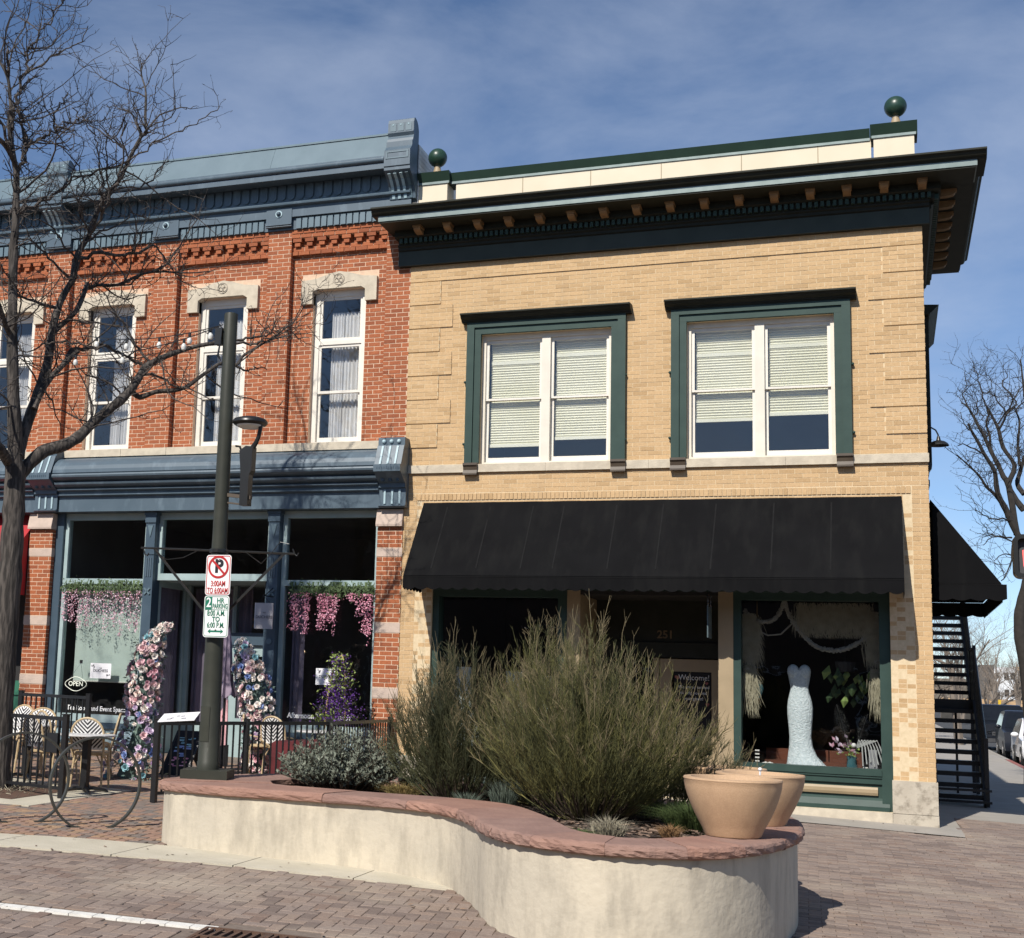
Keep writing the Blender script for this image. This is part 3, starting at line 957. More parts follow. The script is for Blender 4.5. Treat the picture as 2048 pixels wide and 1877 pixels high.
Lr, Hr, Jr = .2095, .0732, .0125
ZQ = 5.53
rects = []
for (a, b) in PIL:
    for r in courses(a, b, 5.535, 9.235, Lr, Hr, Jr, (), zref=ZQ): rects.append((*r, 0.0))
lint = [(c - .69, c + .69, 7.925, 8.43) for c in WX] + wins
bays = [(-9.905, -8.17), (-12.085, -10.34), (-14.30, -12.55), (-16.5, -14.78)]
for a, b in bays:
    for r in courses(a, b, 5.535, 8.79, Lr, Hr, Jr, lint, zref=ZQ, phase=1): rects.append((*r, REC))
scatter_bricks(rects, Lr, Hr, Jr, RB, 'brick', 'red_brick', .118)
# corbel table
for a, b in bays:
    q = MB()
    def row(z0, z1, y, L=Lr, off=0.0):
        x = a - off
        while x < b:
            s0, s1 = max(x + .006, a), min(x + L - .006, b)
            if s1 - s0 > .03: q.box(s0, s1, y + random.uniform(-.001, .001), REC + .01, z0, z1)
            x += L
    k = 8.80
    row(k, k + .062, .045, off=.1)
    row(k + .073, k + .135, .065)
    x = a + .05
    while x < b - .08:                        # stepped corbel blocks
        q.box(x, x + .098, .02, REC + .01, k + .146, k + .208)
        q.box(x - .03, x + .098 + .03, .005, REC + .01, k + .219, k + .281)
        x += .225
    row(k + .292, k + .354, .0, off=.05)
    row(k + .365, k + .43, -.012)
    row(k + .146, k + .281, .105, L=.11)
    q.build('corbel_table', 'red_brick', RB)
    q = MB(); q.box(a + .003, b - .003, .075, REC + .003, 8.802, 8.94); q.box(a + .003, b - .003, .012, REC + .003, 9.09, 9.236); q.build('corbel_mortar', 'red_mortar', RB)
# pier bricks and stones
rects = []
for a, b in ((-8.165, -7.735), (-14.775, -14.30)):
    for z0, z1 in ((.22, 1.405), (1.58, 2.43), (2.60, 3.64), (3.79, 4.12)):
        zb = z0
        nrow = max(1, round((z1 - z0) / Hr))
        hh = (z1 - z0) / nrow
        k = 0
        for r in courses(a, b, z0, z1, Lr, hh, Jr, (), zref=z0, phase=0): rects.append((*r, 0.0))
q = MB()
for x0, x1, z0, z1, y in rects: q.box(x0, x1, y + random.uniform(-.0015, .0015), y + .44, z0, z1)
pm = []
q = None
b0 = MB()
for x0, x1, z0, z1, y in rects:
    m2 = MB()
    m2.box(x0, x1, y + random.uniform(-.002, .002), y + .44, z0, z1)
    m2.build('pier_brick', 'red_brick', RB)
for a, b in ((-8.17, -7.733), (-14.78, -14.295)):
    for z0, z1 in ((1.412, 1.573), (2.437, 2.593), (3.647, 3.783)):
        m2 = MB(); m2.box(a, b, -.004, .445, z0, z1); m2.build('band_stone', 'pink_stone', RB)
    m2 = MB()
    m2.prism([(.44, 4.127), (-.07, 4.127), (-.075, 4.16), (-.02, 4.405), (.44, 4.405)], 'x', a - .005, b + .003)
    m2.build('pier_cap_stone', 'pink_stone', RB)
# sill band
xs = [-17, -15.2, -14.31, -13.0, -12.1, -11.0, -9.89, -9.55, -7.738]
for a, b in zip(xs, xs[1:]):
    m2 = MB()
    m2.box(a + .003, b - .003, -.03 if random.random() < .5 else -.025, REC + .2, 5.40, 5.528)
    m2.build('sill_stone', 'limestone', RB)
# stone lintels
def lintel(c):
    q = MB()
    y0, y1 = .055, REC + .1
    top = [(c - .68, 8.335), (c - .42, 8.36), (c - .18, 8.43), (c, 8.463), (c + .18, 8.43), (c + .42, 8.36), (c + .68, 8.335)]
    bot = [(c + .68, 7.928), (c + .475, 7.928), (c + .475, 8.13), (c + .40, 8.175), (c - .40, 8.175), (c - .475, 8.13), (c - .475, 7.928), (c - .68, 7.928)]
    q.prism(top + bot, 'y', y0, y1)
    l = q.build('stone_lintel', 'limestone', RB)
    e = MB()
    pts = [(c + .095 * math.cos(t), y0 - .004, 8.325 + .095 * math.sin(t)) for t in [2 * math.pi * i / 20 for i in range(21)]]
    e.tube(pts, .008, 5)
    for k in range(3):
        a = math.pi / 2 + k * 2 * math.pi / 3
        pts = [(c + .04 * math.cos(a) + .038 * math.cos(t), y0 - .004, 8.325 + .04 * math.sin(a) + .038 * math.sin(t)) for t in [2 * math.pi * i / 12 for i in range(13)]]
        e.tube(pts, .007, 5)
    e.build('trefoil', 'grey_stone', l, smooth=True)
for c in WX: lintel(c)
# upper windows
def tall_window(c):
    x0, x1 = c - .475, c + .475
    fr = MB()
    y0 = REC + .09
    fr.box(x0, x0 + .09, y0, y0 + .14, 5.53, 8.17)
    fr.box(x1 - .09, x1, y0, y0 + .14, 5.53, 8.17)
    fr.box(x0 + .09, x1 - .09, y0, y0 + .14, 8.06, 8.17)
    fr.box(x0 + .09, x1 - .09, y0 - .02, y0 + .14, 5.53, 5.575)
    fr.box(x0 + .09, x1 - .09, y0, y0 + .14, 7.24, 7.31)
    w_ = fr.build('window', 'white_wood', RB)
    for z0, z1, yy in ((7.31, 8.06, y0 + .02), (6.405, 7.24, y0 + .02), (5.575, 6.45, y0 + .055)):
        q = MB()
        a, b, t = x0 + .09, x1 - .09, .045
        q.box(a, a + t, yy, yy + .035, z0, z1)
        q.box(b - t, b, yy, yy + .035, z0, z1)
        q.box(a + t, b - t, yy, yy + .035, z1 - .045, z1)
        q.box(a + t, b - t, yy, yy + .035, z0, z0 + (.045 if z0 > 6 else .085))
        q.build('sash', 'white_wood', w_)
        g = MB(); g.box(a + t, b - t, yy + .015, yy + .019, z0 + .03, z1 - .03); g.build('pane', 'pane_glass', w_)
    for s in (-1, 1):
        cu = MB()
        n = 16
        x_a, x_b = (c - .24, c + .01) if s < 0 else (c + .02, c + .345)
        if c < -12: x_a, x_b = (c - .10, c + .10) if s < 0 else (c + .11, c + .34)
        pts = [(x_a + (x_b - x_a) * i / n, .44 + .022 * math.sin(i * 1.9 + c)) for i in range(n + 1)]
        for (p0, q0), (p1, q1) in zip(pts, pts[1:]): cu.quad((p0, q0, 5.56), (p1, q1, 5.56), (p1, q1, 7.85), (p0, q0, 7.85))
        cu.build('curtain', 'curtain', w_, smooth=True)
    rm = MB()
    rm.box(x0 - .3, x1 + .3, 2.4, 2.44, 5.3, 8.5)
    rm.box(x0 - .34, x0 - .3, .43, 2.4, 5.3, 8.5)
    rm.box(x1 + .3, x1 + .34, .43, 2.4, 5.3, 8.5)
    rm.box(x0 - .3, x1 + .3, .43, 2.4, 5.26, 5.3)
    rm.box(x0 - .3, x1 + .3, .43, 2.4, 8.5, 8.54)
    rm.build('room_behind_window', 'room_grey', RB)
for c in WX: tall_window(c)

# --- upper cornice of pressed metal
XL, XR = -16.9, -8.12
mb = MB()
mb.box(XL, -7.74, -.03, REC + .05, 9.238, 9.445)
mb.prism([(.1, 9.446), (-.085, 9.446), (-.085, 9.625), (-.12, 9.63), (-.16, 9.645), (-.165, 9.67), (-.15, 9.69), (-.06, 9.70), (-.06, 10.03), (.1, 10.03)], 'x', XL, -7.74)
c1 = mb.build('cornice', 'blue_metal', RB)
mb = MB()
mb.prism([(.1, 10.031), (-.37, 10.022), (-.38, 10.005), (-.393, 10.005), (-.393, 10.09), (-.37, 10.10), (.1, 10.105)], 'x', XL, XR)
mb.build('eave_fascia', 'blue_metal', RB)
mb = MB()
gut = [(-.36, 10.106), (-.40, 10.108), (-.43, 10.122), (-.443, 10.147), (-.44, 10.175), (-.418, 10.195), (-.40, 10.208), (-.40, 10.222), (-.36, 10.222)]
mb.prism(gut, 'x', XL, XR)
mb.build('gutter', 'blue_metal', RB, smooth=True)
xs = [XL, -14.3, -12.6, -10.2, XR]
for a, b in zip(xs, xs[1:]):
    mb = MB()
    mb.prism([(-.385, 10.225), (-.187, 10.664), (-.187, 10.68), (-.17, 10.685), (-.154, 10.713), (-.1, 10.713), (-.1, 10.225)], 'x', a + .002, b - .002)
    mb.build('roof_panel', 'blue_metal_light', RB)
mb = MB()
mb.box(XL, XR, -.212, -.18, 10.652, 10.672)
mb.build('ridge_cap', 'blue_metal_light', RB)
dm = MB(); dm.box(0, .088, -.062, -.031, 9.240, 9.415); dme = dm.mesh('dentil', 'blue_metal_light')
x = -16.8
while x < -7.84:
    if not any(a - .10 < x < b + .02 for a, b in PIL):
        o = link_mesh('dentil', dme, RB); o.location = (x - ORG[RB.name][0], 0, 0)
    x += .1165
sm = MB()
sm.prism([(-.068, 10.02), (-.068, 9.82)] + [(.068 * math.cos(t), 9.82 - .068 * math.sin(t)) for t in [math.pi * (1 - i / 8) for i in range(1, 8)]] + [(.068, 9.82), (.068, 10.02)], 'y', -.085, -.061)
sme = sm.mesh('scallop', 'blue_metal')
x = -16.8
while x < -8.2:
    o = link_mesh('scallop', sme, RB); o.location = (x - ORG[RB.name][0], 0, 0)
    x += .172
for a, b in PIL[1:]:
    q = MB()
    q.box(a - .02, b + .02, -.10, -.064, 9.335, 9.60)
    q.prism([(-.064, 9.33), (-.115, 9.33), (-.115, 9.31), (-.095, 9.30), (-.10, 9.285), (-.085, 9.275), (-.064, 9.275)], 'x', a - .02, b + .02)
    h = q.build('pilaster_head', 'blue_metal', RB)
    q = MB()
    c = (a + b) / 2
    q.prism([(c + .062 * math.cos(2 * math.pi * i / 20), 9.505 + .062 * math.sin(2 * math.pi * i / 20)) for i in range(20)], 'y', -.112, -.10)
    q.build('rosette_disc', 'silver_blue', h)
    q = MB(); q.ball((c, -.115, 9.505), .042, 12, 8); q.build('rosette', 'blue_trim', h, smooth=True)
def big_bracket(a, b):
    """eave-end console with a scrolled foot, a panelled block and a capped top"""
    E_ = lambda y, z: (y * .58, z + .176 * max(0, -y))
    class EM(MB):
        def build(s, *k, **kw):
            s.v = [(x, *E_(y, z)) for x, y, z in s.v]
            return MB.build(s, *k, **kw)
    q = EM()
    side = [(-.05, 9.53), (-.17, 9.53), (-.20, 9.60), (-.30, 9.70), (-.47, 9.77), (-.66, 9.805), (-.73, 9.82), (-.73, 9.87), (-.76, 9.88), (-.76, 10.15),
            (-.72, 10.17), (-.66, 10.22), (-.60, 10.27), (-.60, 10.36), (-.55, 10.38), (-.52, 10.44), (-.47, 10.50), (-.50, 10.52), (-.53, 10.54), (-.53, 10.56), (-.50, 10.57),
            (-.50, 10.72), (-.46, 10.79), (-.38, 10.83), (-.22, 10.83), (-.12, 10.80), (-.05, 10.72)]
    q.prism(side, 'x', a, b)
    r_ = q.build('end_bracket', 'blue_metal', RB)
    w3 = (b - a)
    for k in range(4):
        f = EM()
        xc = a + w3 * (.16 + .225 * k)
        pts = [(-.172, 9.54), (-.21, 9.605), (-.31, 9.695), (-.475, 9.762), (-.655, 9.797)]
        for (y0, z0), (y1, z1) in zip(pts, pts[1:]):
            f.add([(xc - .025, y0 - .014, z0 - .006), (xc + .025, y0 - .014, z0 - .006), (xc + .025, y1 - .008, z1 - .012), (xc - .025, y1 - .008, z1 - .012),
                   (xc - .025, y0, z0), (xc + .025, y0, z0), (xc + .025, y1, z1), (xc - .025, y1, z1)],
                  [(0, 1, 2, 3), (0, 3, 7, 4), (1, 5, 6, 2), (0, 4, 5, 1), (3, 2, 6, 7)])
        f.build('flute', 'silver_blue' if k < 3 else 'blue_metal_light', r_)
    p = EM()
    p.box(a + .03, b - .03, -.775, -.761, 10.0, 10.02); p.box(a + .03, b - .03, -.775, -.761, 10.105, 10.125)
    p.box(a + .03, a + .06, -.775, -.761, 10.021, 10.104); p.box(b - .06, b - .03, -.775, -.761, 10.021, 10.104)
    p.build('block_panel', 'blue_metal_light', r_)
    for k in range(3):
        xc = a + w3 * (.2 + .3 * k)
        p = EM(); p.prism([(xc - .05, 10.575), (xc + .05, 10.575), (xc + .05, 10.69), (xc + .03, 10.715), (xc - .03, 10.715), (xc - .05, 10.69)], 'y', -.512, -.501)
        p.build('cap_panel', 'blue_metal_light', r_)
        p = EM(); p.ball((xc, -.515, 10.68), .014, 8, 6); p.build('cap_button', 'silver_blue', r_)
big_bracket(-8.11, -7.66)
big_bracket(-14.78, -14.32)
mb = MB()
mb.box(-7.73, -7.655, -.04, 2.4, 9.35, 10.50)
mb.build('parapet_end', 'house_grey', RB)
for i in range(14):
    q = MB(); zz = 9.38 + .08 * i
    q.box(-7.655, -7.643, -.03, 2.38, zz, zz + .074)
    q.build('weathered_board', 'limestone' if False else 'curtain', RB)
mb = MB()
mb.box(-16.9, -7.74, .11, .4, 9.45, 10.3)
mb.build('parapet', 'blue_metal', RB)

# --- shopfront cornice
mb = MB()
sp = [(.40, 4.42), (-.10, 4.42), (-.10, 4.675), (-.14, 4.685), (-.17, 4.70), (-.17, 4.715), (-.135, 4.725), (-.135, 4.765), (-.19, 4.775), (-.21, 4.79), (-.21, 4.81), (-.18, 4.82),
      (-.20, 4.835), (-.26, 4.85), (-.29, 4.875), (-.30, 4.90), (-.30, 4.915), (-.26, 4.93), (-.30, 4.945), (-.35, 4.96), (-.39, 4.99), (-.40, 5.02), (-.39, 5.045), (-.36, 5.055),
      (-.375, 5.07), (-.37, 5.13), (-.34, 5.20), (-.29, 5.265), (-.22, 5.32), (-.13, 5.355), (-.02, 5.37), (.0, 5.395), (.40, 5.395)]
mb.prism(sp, 'x', -14.14, -8.115)
mb.build('shop_cornice', 'blue_metal', RB)
mb = MB()
mb.prism(sp, 'x', -17, -14.645)
mb.build('neighbour_shop_cornice', 'blue_metal', RB)
def shop_bracket(a, b):
    q = MB()
    side = [(.3, 4.42), (-.14, 4.42), (-.16, 4.44), (-.16, 4.455), (-.13, 4.46), (-.13, 4.72), (-.17, 4.735), (-.17, 4.80), (-.26, 4.85), (-.33, 4.90), (-.38, 4.935), (-.40, 4.95), (-.44, 4.955), (-.44, 5.065),
            (-.40, 5.075), (-.27, 5.395), (-.24, 5.405), (-.24, 5.53), (.3, 5.53)]
    q.prism(side, 'x', a, b)
    r_ = q.build('shop_bracket', 'blue_metal', RB)
    wd = b - a
    for k in range(3):
        xc = a + wd * (.22 + .28 * k)
        f = MB(); f.box(xc - .016, xc + .016, -.146, -.131, 4.475, 4.70); f.build('flute', 'silver_blue', r_)
        f = MB(); f.obox((xc, -.343, 5.235), (1, 0, 0), (0, -.32, -.13), (0, .13, .32), .016, .012, .165)
        f.v = [(x_, y_, z_) for x_, y_, z_ in f.v]
        f.build('flute', 'silver_blue', r_)
        f = MB(); f.ball((xc, -.245, 5.465), .035, 12, 8); f.build('ball', 'silver_blue', r_, smooth=True)
        f = MB(); f.lathe([(.03, -.05), (.04, 0), (.03, .05)], (xc, -.25, 4.87), 10); f.build('roll', 'blue_trim', r_, smooth=True)
    f = MB()
    for k in range(9): f.box(a + wd * (.12 + .088 * k), a + wd * (.12 + .088 * k) + .016, -.445, -.4405, 4.995, 5.03)
    f.build('stud_row', 'blue_trim', r_, kind='stuff')
shop_bracket(-8.11, -7.66)
shop_bracket(-14.63, -14.165)

# --- tea room shopfront
def sage_window(a, b):
    y = .16
    fr = MB()
    fr.box(a, a + .075, y, y + .12, .88, 4.415)
    fr.box(b - .075, b, y, y + .12, .88, 4.415)
    fr.box(a + .075, b - .075, y, y + .12, 4.30, 4.415)
    fr.box(a + .075, b - .075, y, y + .12, 3.175, 3.27)
    fr.box(a + .075, b - .075, y, y + .12, .80, .93)
    fr.box(a, b, y, y + .12, gz(a, 0) - .05, .30 + .1)
    fr.box(a, b, y + .02, y + .12, .40, .79)
    f = fr.build('shop_window', 'sage_frame', RB)
    for z0, z1 in ((.70, .795), (.40, .44)):
        q = MB(); q.box(a, b, y - .03, y + .02, z0, z1); q.build('base_moulding', 'blue_trim', f)
    for z0, z1 in ((3.27, 4.30), (.93, 3.175)):
        g = MB(); g.box(a + .075, b - .075, y + .05, y + .056, z0, z1); g.build('pane', 'shop_glass', f)
    n = 3
    for k in range(n):
        w_ = (b - a - .1) / n
        q = MB(); q.box(a + .05 + k * w_ + .06, a + .05 + (k + 1) * w_ - .06, y - .004, y + .02, .47, .67); q.build('base_panel', 'silver_blue', f)
    return f
SWL = sage_window(-14.14, -12.44)
SWR = sage_window(-9.90, -8.175)
q = MB(); q.box(-14.30, -14.145, .10, .3, .2, 4.415); q.build('side_post', 'blue_trim', RB)
for a, b in ((-12.43, -12.25), (-10.10, -9.91)):
    q = MB()
    q.box(a, b, .03, .28, .25, 4.36)
    q.box(a - .03, b + .03, .0, .28, 4.361, 4.415)
    q.box(a - .015, b + .015, .01, .28, 4.23, 4.36)
    q.box(a - .012, b + .012, .015, .28, 3.68, 3.72)
    q.box(a - .02, b + .02, .0, .28, .25, .75)
    m_ = q.build('cast_iron_column', 'blue_trim', RB)
    c = (a + b) / 2
    for k in range(3):
        q = MB(); q.box(c - .05 + .04 * k, c - .03 + .04 * k, .018, .031, 3.30, 3.62); q.build('column_flute', 'blue_metal', m_)
    for k in range(4):
        q = MB(); an = math.pi / 4 + k * math.pi / 2
        q.obox((c + .04 * math.cos(an), .022, 3.05 + .04 * math.sin(an)), (math.cos(an), 0, math.sin(an)), (0, 1, 0), (-math.sin(an), 0, math.cos(an)), .035, .012, .014)
        q.build('petal_ornament', 'blue_metal_light', m_)
    q = MB(); q.prism([(c + .045 * math.cos(2 * math.pi * i / 16), 2.25 + .045 * math.sin(2 * math.pi * i / 16)) for i in range(16)], 'y', .012, .03); q.build('roundel', 'blue_metal_light', m_)
    q = MB(); q.prism([(c - .05, 4.18), (c + .05, 4.18), (c + .02, 4.05), (c, 3.98), (c - .02, 4.05)], 'y', .016, .03); q.build('leaf_ornament', 'blue_metal_light', m_)
# transom over the entrance, recessed door with side glass
q = MB()
a, b = -12.25, -10.10
q.box(a, a + .07, .16, .28, 3.27, 4.415); q.box(b - .07, b, .16, .28, 3.27, 4.415)
q.box(a + .07, b - .07, .16, .28, 4.30, 4.415); q.box(a + .07, b - .07, .16, .28, 3.27, 3.365)
q.box(a, b, .16, 1.6, 3.25, 3.269)
tw = q.build('transom_window', 'sage_frame', RB)
g = MB(); g.box(a + .07, b - .07, .21, .216, 3.365, 4.30); g.build('pane', 'shop_glass', tw)
q = MB()
q.box(-12.25, -11.25, 1.32, 1.40, .25, .80)
q.box(-11.33, -11.25, 1.30, 1.40, .80, 3.25)
q.box(-12.25, -12.18, 1.30, 1.40, .80, 3.25)
ew = q.build('entry_window', 'sage_frame', RB)
g = MB(); g.box(-12.18, -11.33, 1.34, 1.346, .80, 3.25); g.build('pane', 'shop_glass', ew)
q = MB()
n = 40
pts = [(-12.15 + 1.15 * i / n, 1.45 + .035 * math.sin(i * 1.35)) for i in range(n + 1)]
for (p0, q0), (p1, q1) in zip(pts, pts[1:]): q.quad((p0, q0, .8), (p1, q1, .8), (p1, q1, 3.2), (p0, q0, 3.2))
q.build('curtain', 'lavender_cloth', ew, smooth=True)
q = MB()
for x0, x1 in ((-11.245, -11.12), (-10.36, -10.24)): q.box(x0, x1, 1.16, 1.21, .25, 2.20)
q.box(-11.12, -10.36, 1.16, 1.21, 2.02, 2.20); q.box(-11.12, -10.36, 1.16, 1.21, .25, .95)
dr = q.build('door', 'sage_frame', RB)
g = MB(); g.box(-11.12, -10.36, 1.18, 1.186, .95, 2.02); g.build('pane', 'shop_glass', dr)
q = MB(); q.box(-11.245, -10.10, 1.10, 1.22, 2.21, 2.42); q.build('door_header', 'blue_trim', RB)
q = MB(); q.box(-10.235, -10.10, .285, 1.3, .25, 3.25); q.build('entry_side', 'blue_trim', RB)
q = MB()
q.box(-12.30, -12.252, .285, 1.3, .25, .80); q.box(-12.30, -12.252, .285, .36, .80, 3.25); q.box(-12.30, -12.252, 1.22, 1.3, .80, 3.25); q.box(-12.30, -12.252, .36, 1.22, 3.15, 3.25)
es = q.build('entry_side_window', 'sage_frame', RB)
g = MB(); g.box(-12.28, -12.274, .36, 1.22, .80, 3.15); g.build('pane', 'shop_glass', es)
q = MB()
pts = [(-12.36 + .02 * math.sin(i * 1.6), .36 + .88 * i / 30) for i in range(31)]
for (p0, q0), (p1, q1) in zip(pts, pts[1:]): q.quad((p0, q0, .8), (p1, q1, .8), (p1, q1, 3.2), (p0, q0, 3.2))
q.build('curtain', 'lavender_cloth', es, smooth=True)
g = MB(); g.box(-11.245, -10.24, 1.18, 1.186, 2.43, 3.25); g.build('door_transom_pane', 'shop_glass', RB)
text_mesh('255', .20, 'gold_leaf', (-10.72, 1.165, 2.60), parent=RB, name='street_number', bold=.006)
q = MB(); q.box(-12.25, -10.10, .0, 1.7, .24, .26); q.build('threshold', 'concrete_grey', RB)
mb = MB()
mb.box(-17, -7.99, 6.0, 6.05, 0, 4.6); mb.box(-17, -7.99, .45, 6, 4.6, 4.65); mb.box(-8.03, -7.99, .45, 6, 0, 4.6); mb.box(-14.32, -14.27, .45, 6, 0, 4.6)
mb.box(-17, -7.99, 1.7, 6, .2, .24)
mb.build('shop_interior', 'tea_room', RB)
# roller blind and drapes behind the shop windows
q = MB(); q.box(-13.95, -12.55, .42, .425, 1.50, 3.15); q.build('roller_blind', 'roller_blind', SWL)
q = MB(); q.tube([(-13.95, .42, 1.49), (-12.55, .42, 1.49)], .012, 6); q.build('blind_bar', 'white_wood', SWL)
q = MB()
pts = [(-9.80 + .22 * i / 8, .50 + .02 * math.sin(i * 1.8)) for i in range(9)]
for (p0, q0), (p1, q1) in zip(pts, pts[1:]): q.quad((p0, q0, .94), (p1, q1, .94), (p1, q1, 3.15), (p0, q0, 3.15))
q.build('curtain', 'lavender_cloth', SWR, smooth=True)
# neighbour's dark shopfront at the far left
q = MB(); q.box(-17, -14.79, .35, .45, 0, 4.42); q.build('neighbour_shopfront', 'dark_room', RB)
q = MB(); q.box(-16.9, -14.80, .30, .349, .45, 1.45); q.box(-16.9, -14.80, .27, .30, 1.20, 1.26); q.build('neighbour_panel', 'green_paint', RB)
# ============================================================ AWNINGS
def scallop_poly(a, b, zt, zb, pitch, depth):
    n = max(1, round((b - a) / pitch))
    p = (b - a) / n
    pts = [(a, zt), (b, zt)]
    for i in range(n):
        for k in range(0, 7):
            t = k / 7
            x = b - i * p - t * p
            pts.append((x, zb - depth * math.sin(math.pi * t)))
    pts.append((a, zb))
    return pts
def awning_front(root, x0, x1, zt, zb, zv, proj, seams):
    q = MB()
    nx_, ny_ = 120, 14
    ribs = [x0] + list(seams) + [x1]
    rr_ = random.Random(17)
    ph = [rr_.uniform(0, 6.28) for _ in range(8)]
    for lay, off in ((0, 0.0), (1, -.012)):
        for j_ in range(ny_ + 1):
            v_ = j_ / ny_
            for i in range(nx_ + 1):
                x = x0 + (x1 - x0) * i / nx_
                k_ = max(0, min(len(ribs) - 2, sum(1 for r_ in ribs if r_ <= x) - 1))
                f_ = (x - ribs[k_]) / (ribs[k_ + 1] - ribs[k_])
                sag = -.020 * math.sin(math.pi * f_) * math.sin(math.pi * min(1, v_ * .96 + .04))
                wr = .0045 * math.sin(x * 9 + v_ * 5 + ph[0]) * math.sin(v_ * 9 + x * 2.3 + ph[1]) + .003 * math.sin(x * 23 + ph[2] + v_ * 11)
                edge = math.sin(math.pi * v_)
                q.v.append((x, -.004 - (proj - .004) * v_, zt + (zb - zt) * v_ + sag + wr * edge + off))
    W_ = nx_ + 1
    S_ = W_ * (ny_ + 1)
    for j_ in range(ny_):
        for i in range(nx_):
            a_ = j_ * W_ + i
            q.f.append((a_, a_ + 1, a_ + W_ + 1, a_ + W_)); q.f.append((S_ + a_ + W_, S_ + a_ + W_ + 1, S_ + a_ + 1, S_ + a_))
    q.build('canopy', 'black_fabric', root, smooth=True)
    q = MB()
    q.prism(scallop_poly(x0, x1, zb - .007, zv + .03, .193, .035), 'y', -proj - .007, -proj - .001)
    q.build('valance', 'black_fabric', root)
    q = MB(); q.box(x0, x1, -proj - .012, -proj - .0075, zb - .022, zb - .016); q.build('hem', 'black_seam', root)
    for x in (x0 + .003, x1 - .003):
        q = MB()
        q.prism([(-.005, zt - .014), (-proj + .001, zb - .008), (-.005, zb - .008)], 'x', x - .003, x + .003)
        q.prism(scallop_poly(-proj + .001, -.005, zb - .009, zv + .03, .15, .03), 'x', x - .003, x + .003)
        q.build('end_panel', 'black_fabric', root)
    ny, nz = (zt - zb), proj
    l = math.hypot(ny, nz)
    for s in seams:
        q = MB()
        off = .004
        q.prism([(-.06 - off * ny / l, zt - .06 * ny / nz + off * nz / l), (-proj + .08 - off * ny / l, zb + .08 * ny / nz + off * nz / l), (-proj + .08, zb + .08 * ny / nz), (-.06, zt - .06 * ny / nz)], 'x', s - .010, s + .010)
        q.build('seam', 'black_seam', root)
    q = MB()
    for x in (x0 + .05, (x0 + x1) / 2, x1 - .05):
        q.tube([(x, .0, zb - .03), (x, -proj + .03, zb - .03)], .012, 6)
    q.tube([(x0 + .02, -proj + .03, zb - .03), (x1 - .02, -proj + .03, zb - .03)], .012, 6)
    q.build('frame', 'black_metal', root)
AW = thing('awning', 'long black fabric awning with scalloped edge over the yellow building shopfront', 'awning', (-3.87, -.4, 4.5))
awning_front(AW, -7.394, -.354, 4.500, 3.275, 3.065, .887, (-6.98, -6.28, -5.60, -5.12, -4.32, -3.63, -2.87, -2.06, -1.28))
SA = thing('awning', 'black fabric side awning round the corner above the outside stairs', 'awning', (.46, 2.0, 4.5))
q = MB()
q.prism([(.03, 4.535), (.92, 3.335), (.912, 3.328), (.03, 4.52)], 'y', .62, 4.6)
q.build('canopy', 'black_fabric', SA)
for y, nm in ((.62, 'end_panel'), (4.594, 'end_panel')):
    q = MB()
    q.prism([(.055, 4.50), (.915, 3.33), (.055, 3.33)], 'y', y - .004, y)
    q.prism([(x, z) for x, z in scallop_poly(.055, .985, 3.322, 3.12, .232, .028)], 'y', y - .004, y)
    q.build(nm, 'black_fabric', SA)
    q = MB(); q.box(.055, .93, y - .008, y - .0045, 3.318, 3.326); q.build('hem', 'black_seam', SA)
q = MB()
q.prism(scallop_poly(.62, 4.6, 3.325, 3.10, .2, .03), 'x', .925, .93)
q.build('valance', 'black_fabric', SA)
RA = thing('awning', 'red fabric awning behind the tree trunk on the neighbouring shop', 'awning', (-15.8, -.4, 4.4))
q = MB()
q.prism([(.34, 4.44), (-.95, 3.15), (-.96, 3.13), (.33, 4.42)], 'x', -17.0, -14.80); q.build('canopy', 'red_awning_cloth', RA)
q = MB(); q.prism([(.0, 4.09), (-.955, 3.125), (-.955, 2.95), (.0, 2.95)], 'x', -14.806, -14.80); q.build('end_panel', 'red_awning_cloth', RA)
q = MB(); q.box(-17.0, -14.81, -.962, -.958, 2.95, 3.135); q.build('valance', 'red_awning_cloth', RA)

# ============================================================ PAVING
def paver_list(region, ang, L=.2, Wd=.1, bond='herring', origin=(0, 0)):
    """centres and directions of the pavers whose centre passes region(x, y)"""
    out = []
    ca, sa = math.cos(ang), math.sin(ang)
    xs0, xs1, ys0, ys1 = region[0]
    test = region[1]
    cs = [(x - origin[0], y - origin[1]) for x in (xs0, xs1) for y in (ys0, ys1)]
    us = [x * ca + y * sa for x, y in cs]; vs = [-x * sa + y * ca for x, y in cs]
    u0, u1, v0, v1 = min(us), max(us), min(vs), max(vs)
    if bond == 'herring':
        n0, n1 = int(math.floor(u0 / Wd)) - 4, int(math.ceil(u1 / Wd)) + 4
        k0, k1 = int(math.floor(v0 / Wd)) - 4, int(math.ceil(v1 / Wd)) + 4
        for j in range(k0, k1):
            for i in range(n0, n1):
                t = (i - j) % 4
                if t == 0: c = ((i + 1) * Wd, (j + .5) * Wd, 0)
                elif t == 2: c = ((i + .5) * Wd, (j + 0) * Wd, 1)
                else: continue
                out.append(c)
    else:
        j = int(math.floor(v0 / Wd)) - 1
        while j * Wd < v1 + Wd:
            i = int(math.floor(u0 / L)) - 1
            while i * L < u1 + L:
                out.append((i * L + (j % 2) * L / 2 + L / 2, j * Wd + Wd / 2, 0))
                i += 1
            j += 1
    res = []
    for u, v, d in out:
        x, y = origin[0] + u * ca - v * sa, origin[1] + u * sa + v * ca
        if xs0 <= x <= xs1 and ys0 <= y <= ys1 and test(x, y): res.append((x, y, ang + d * math.pi / 2))
    return res
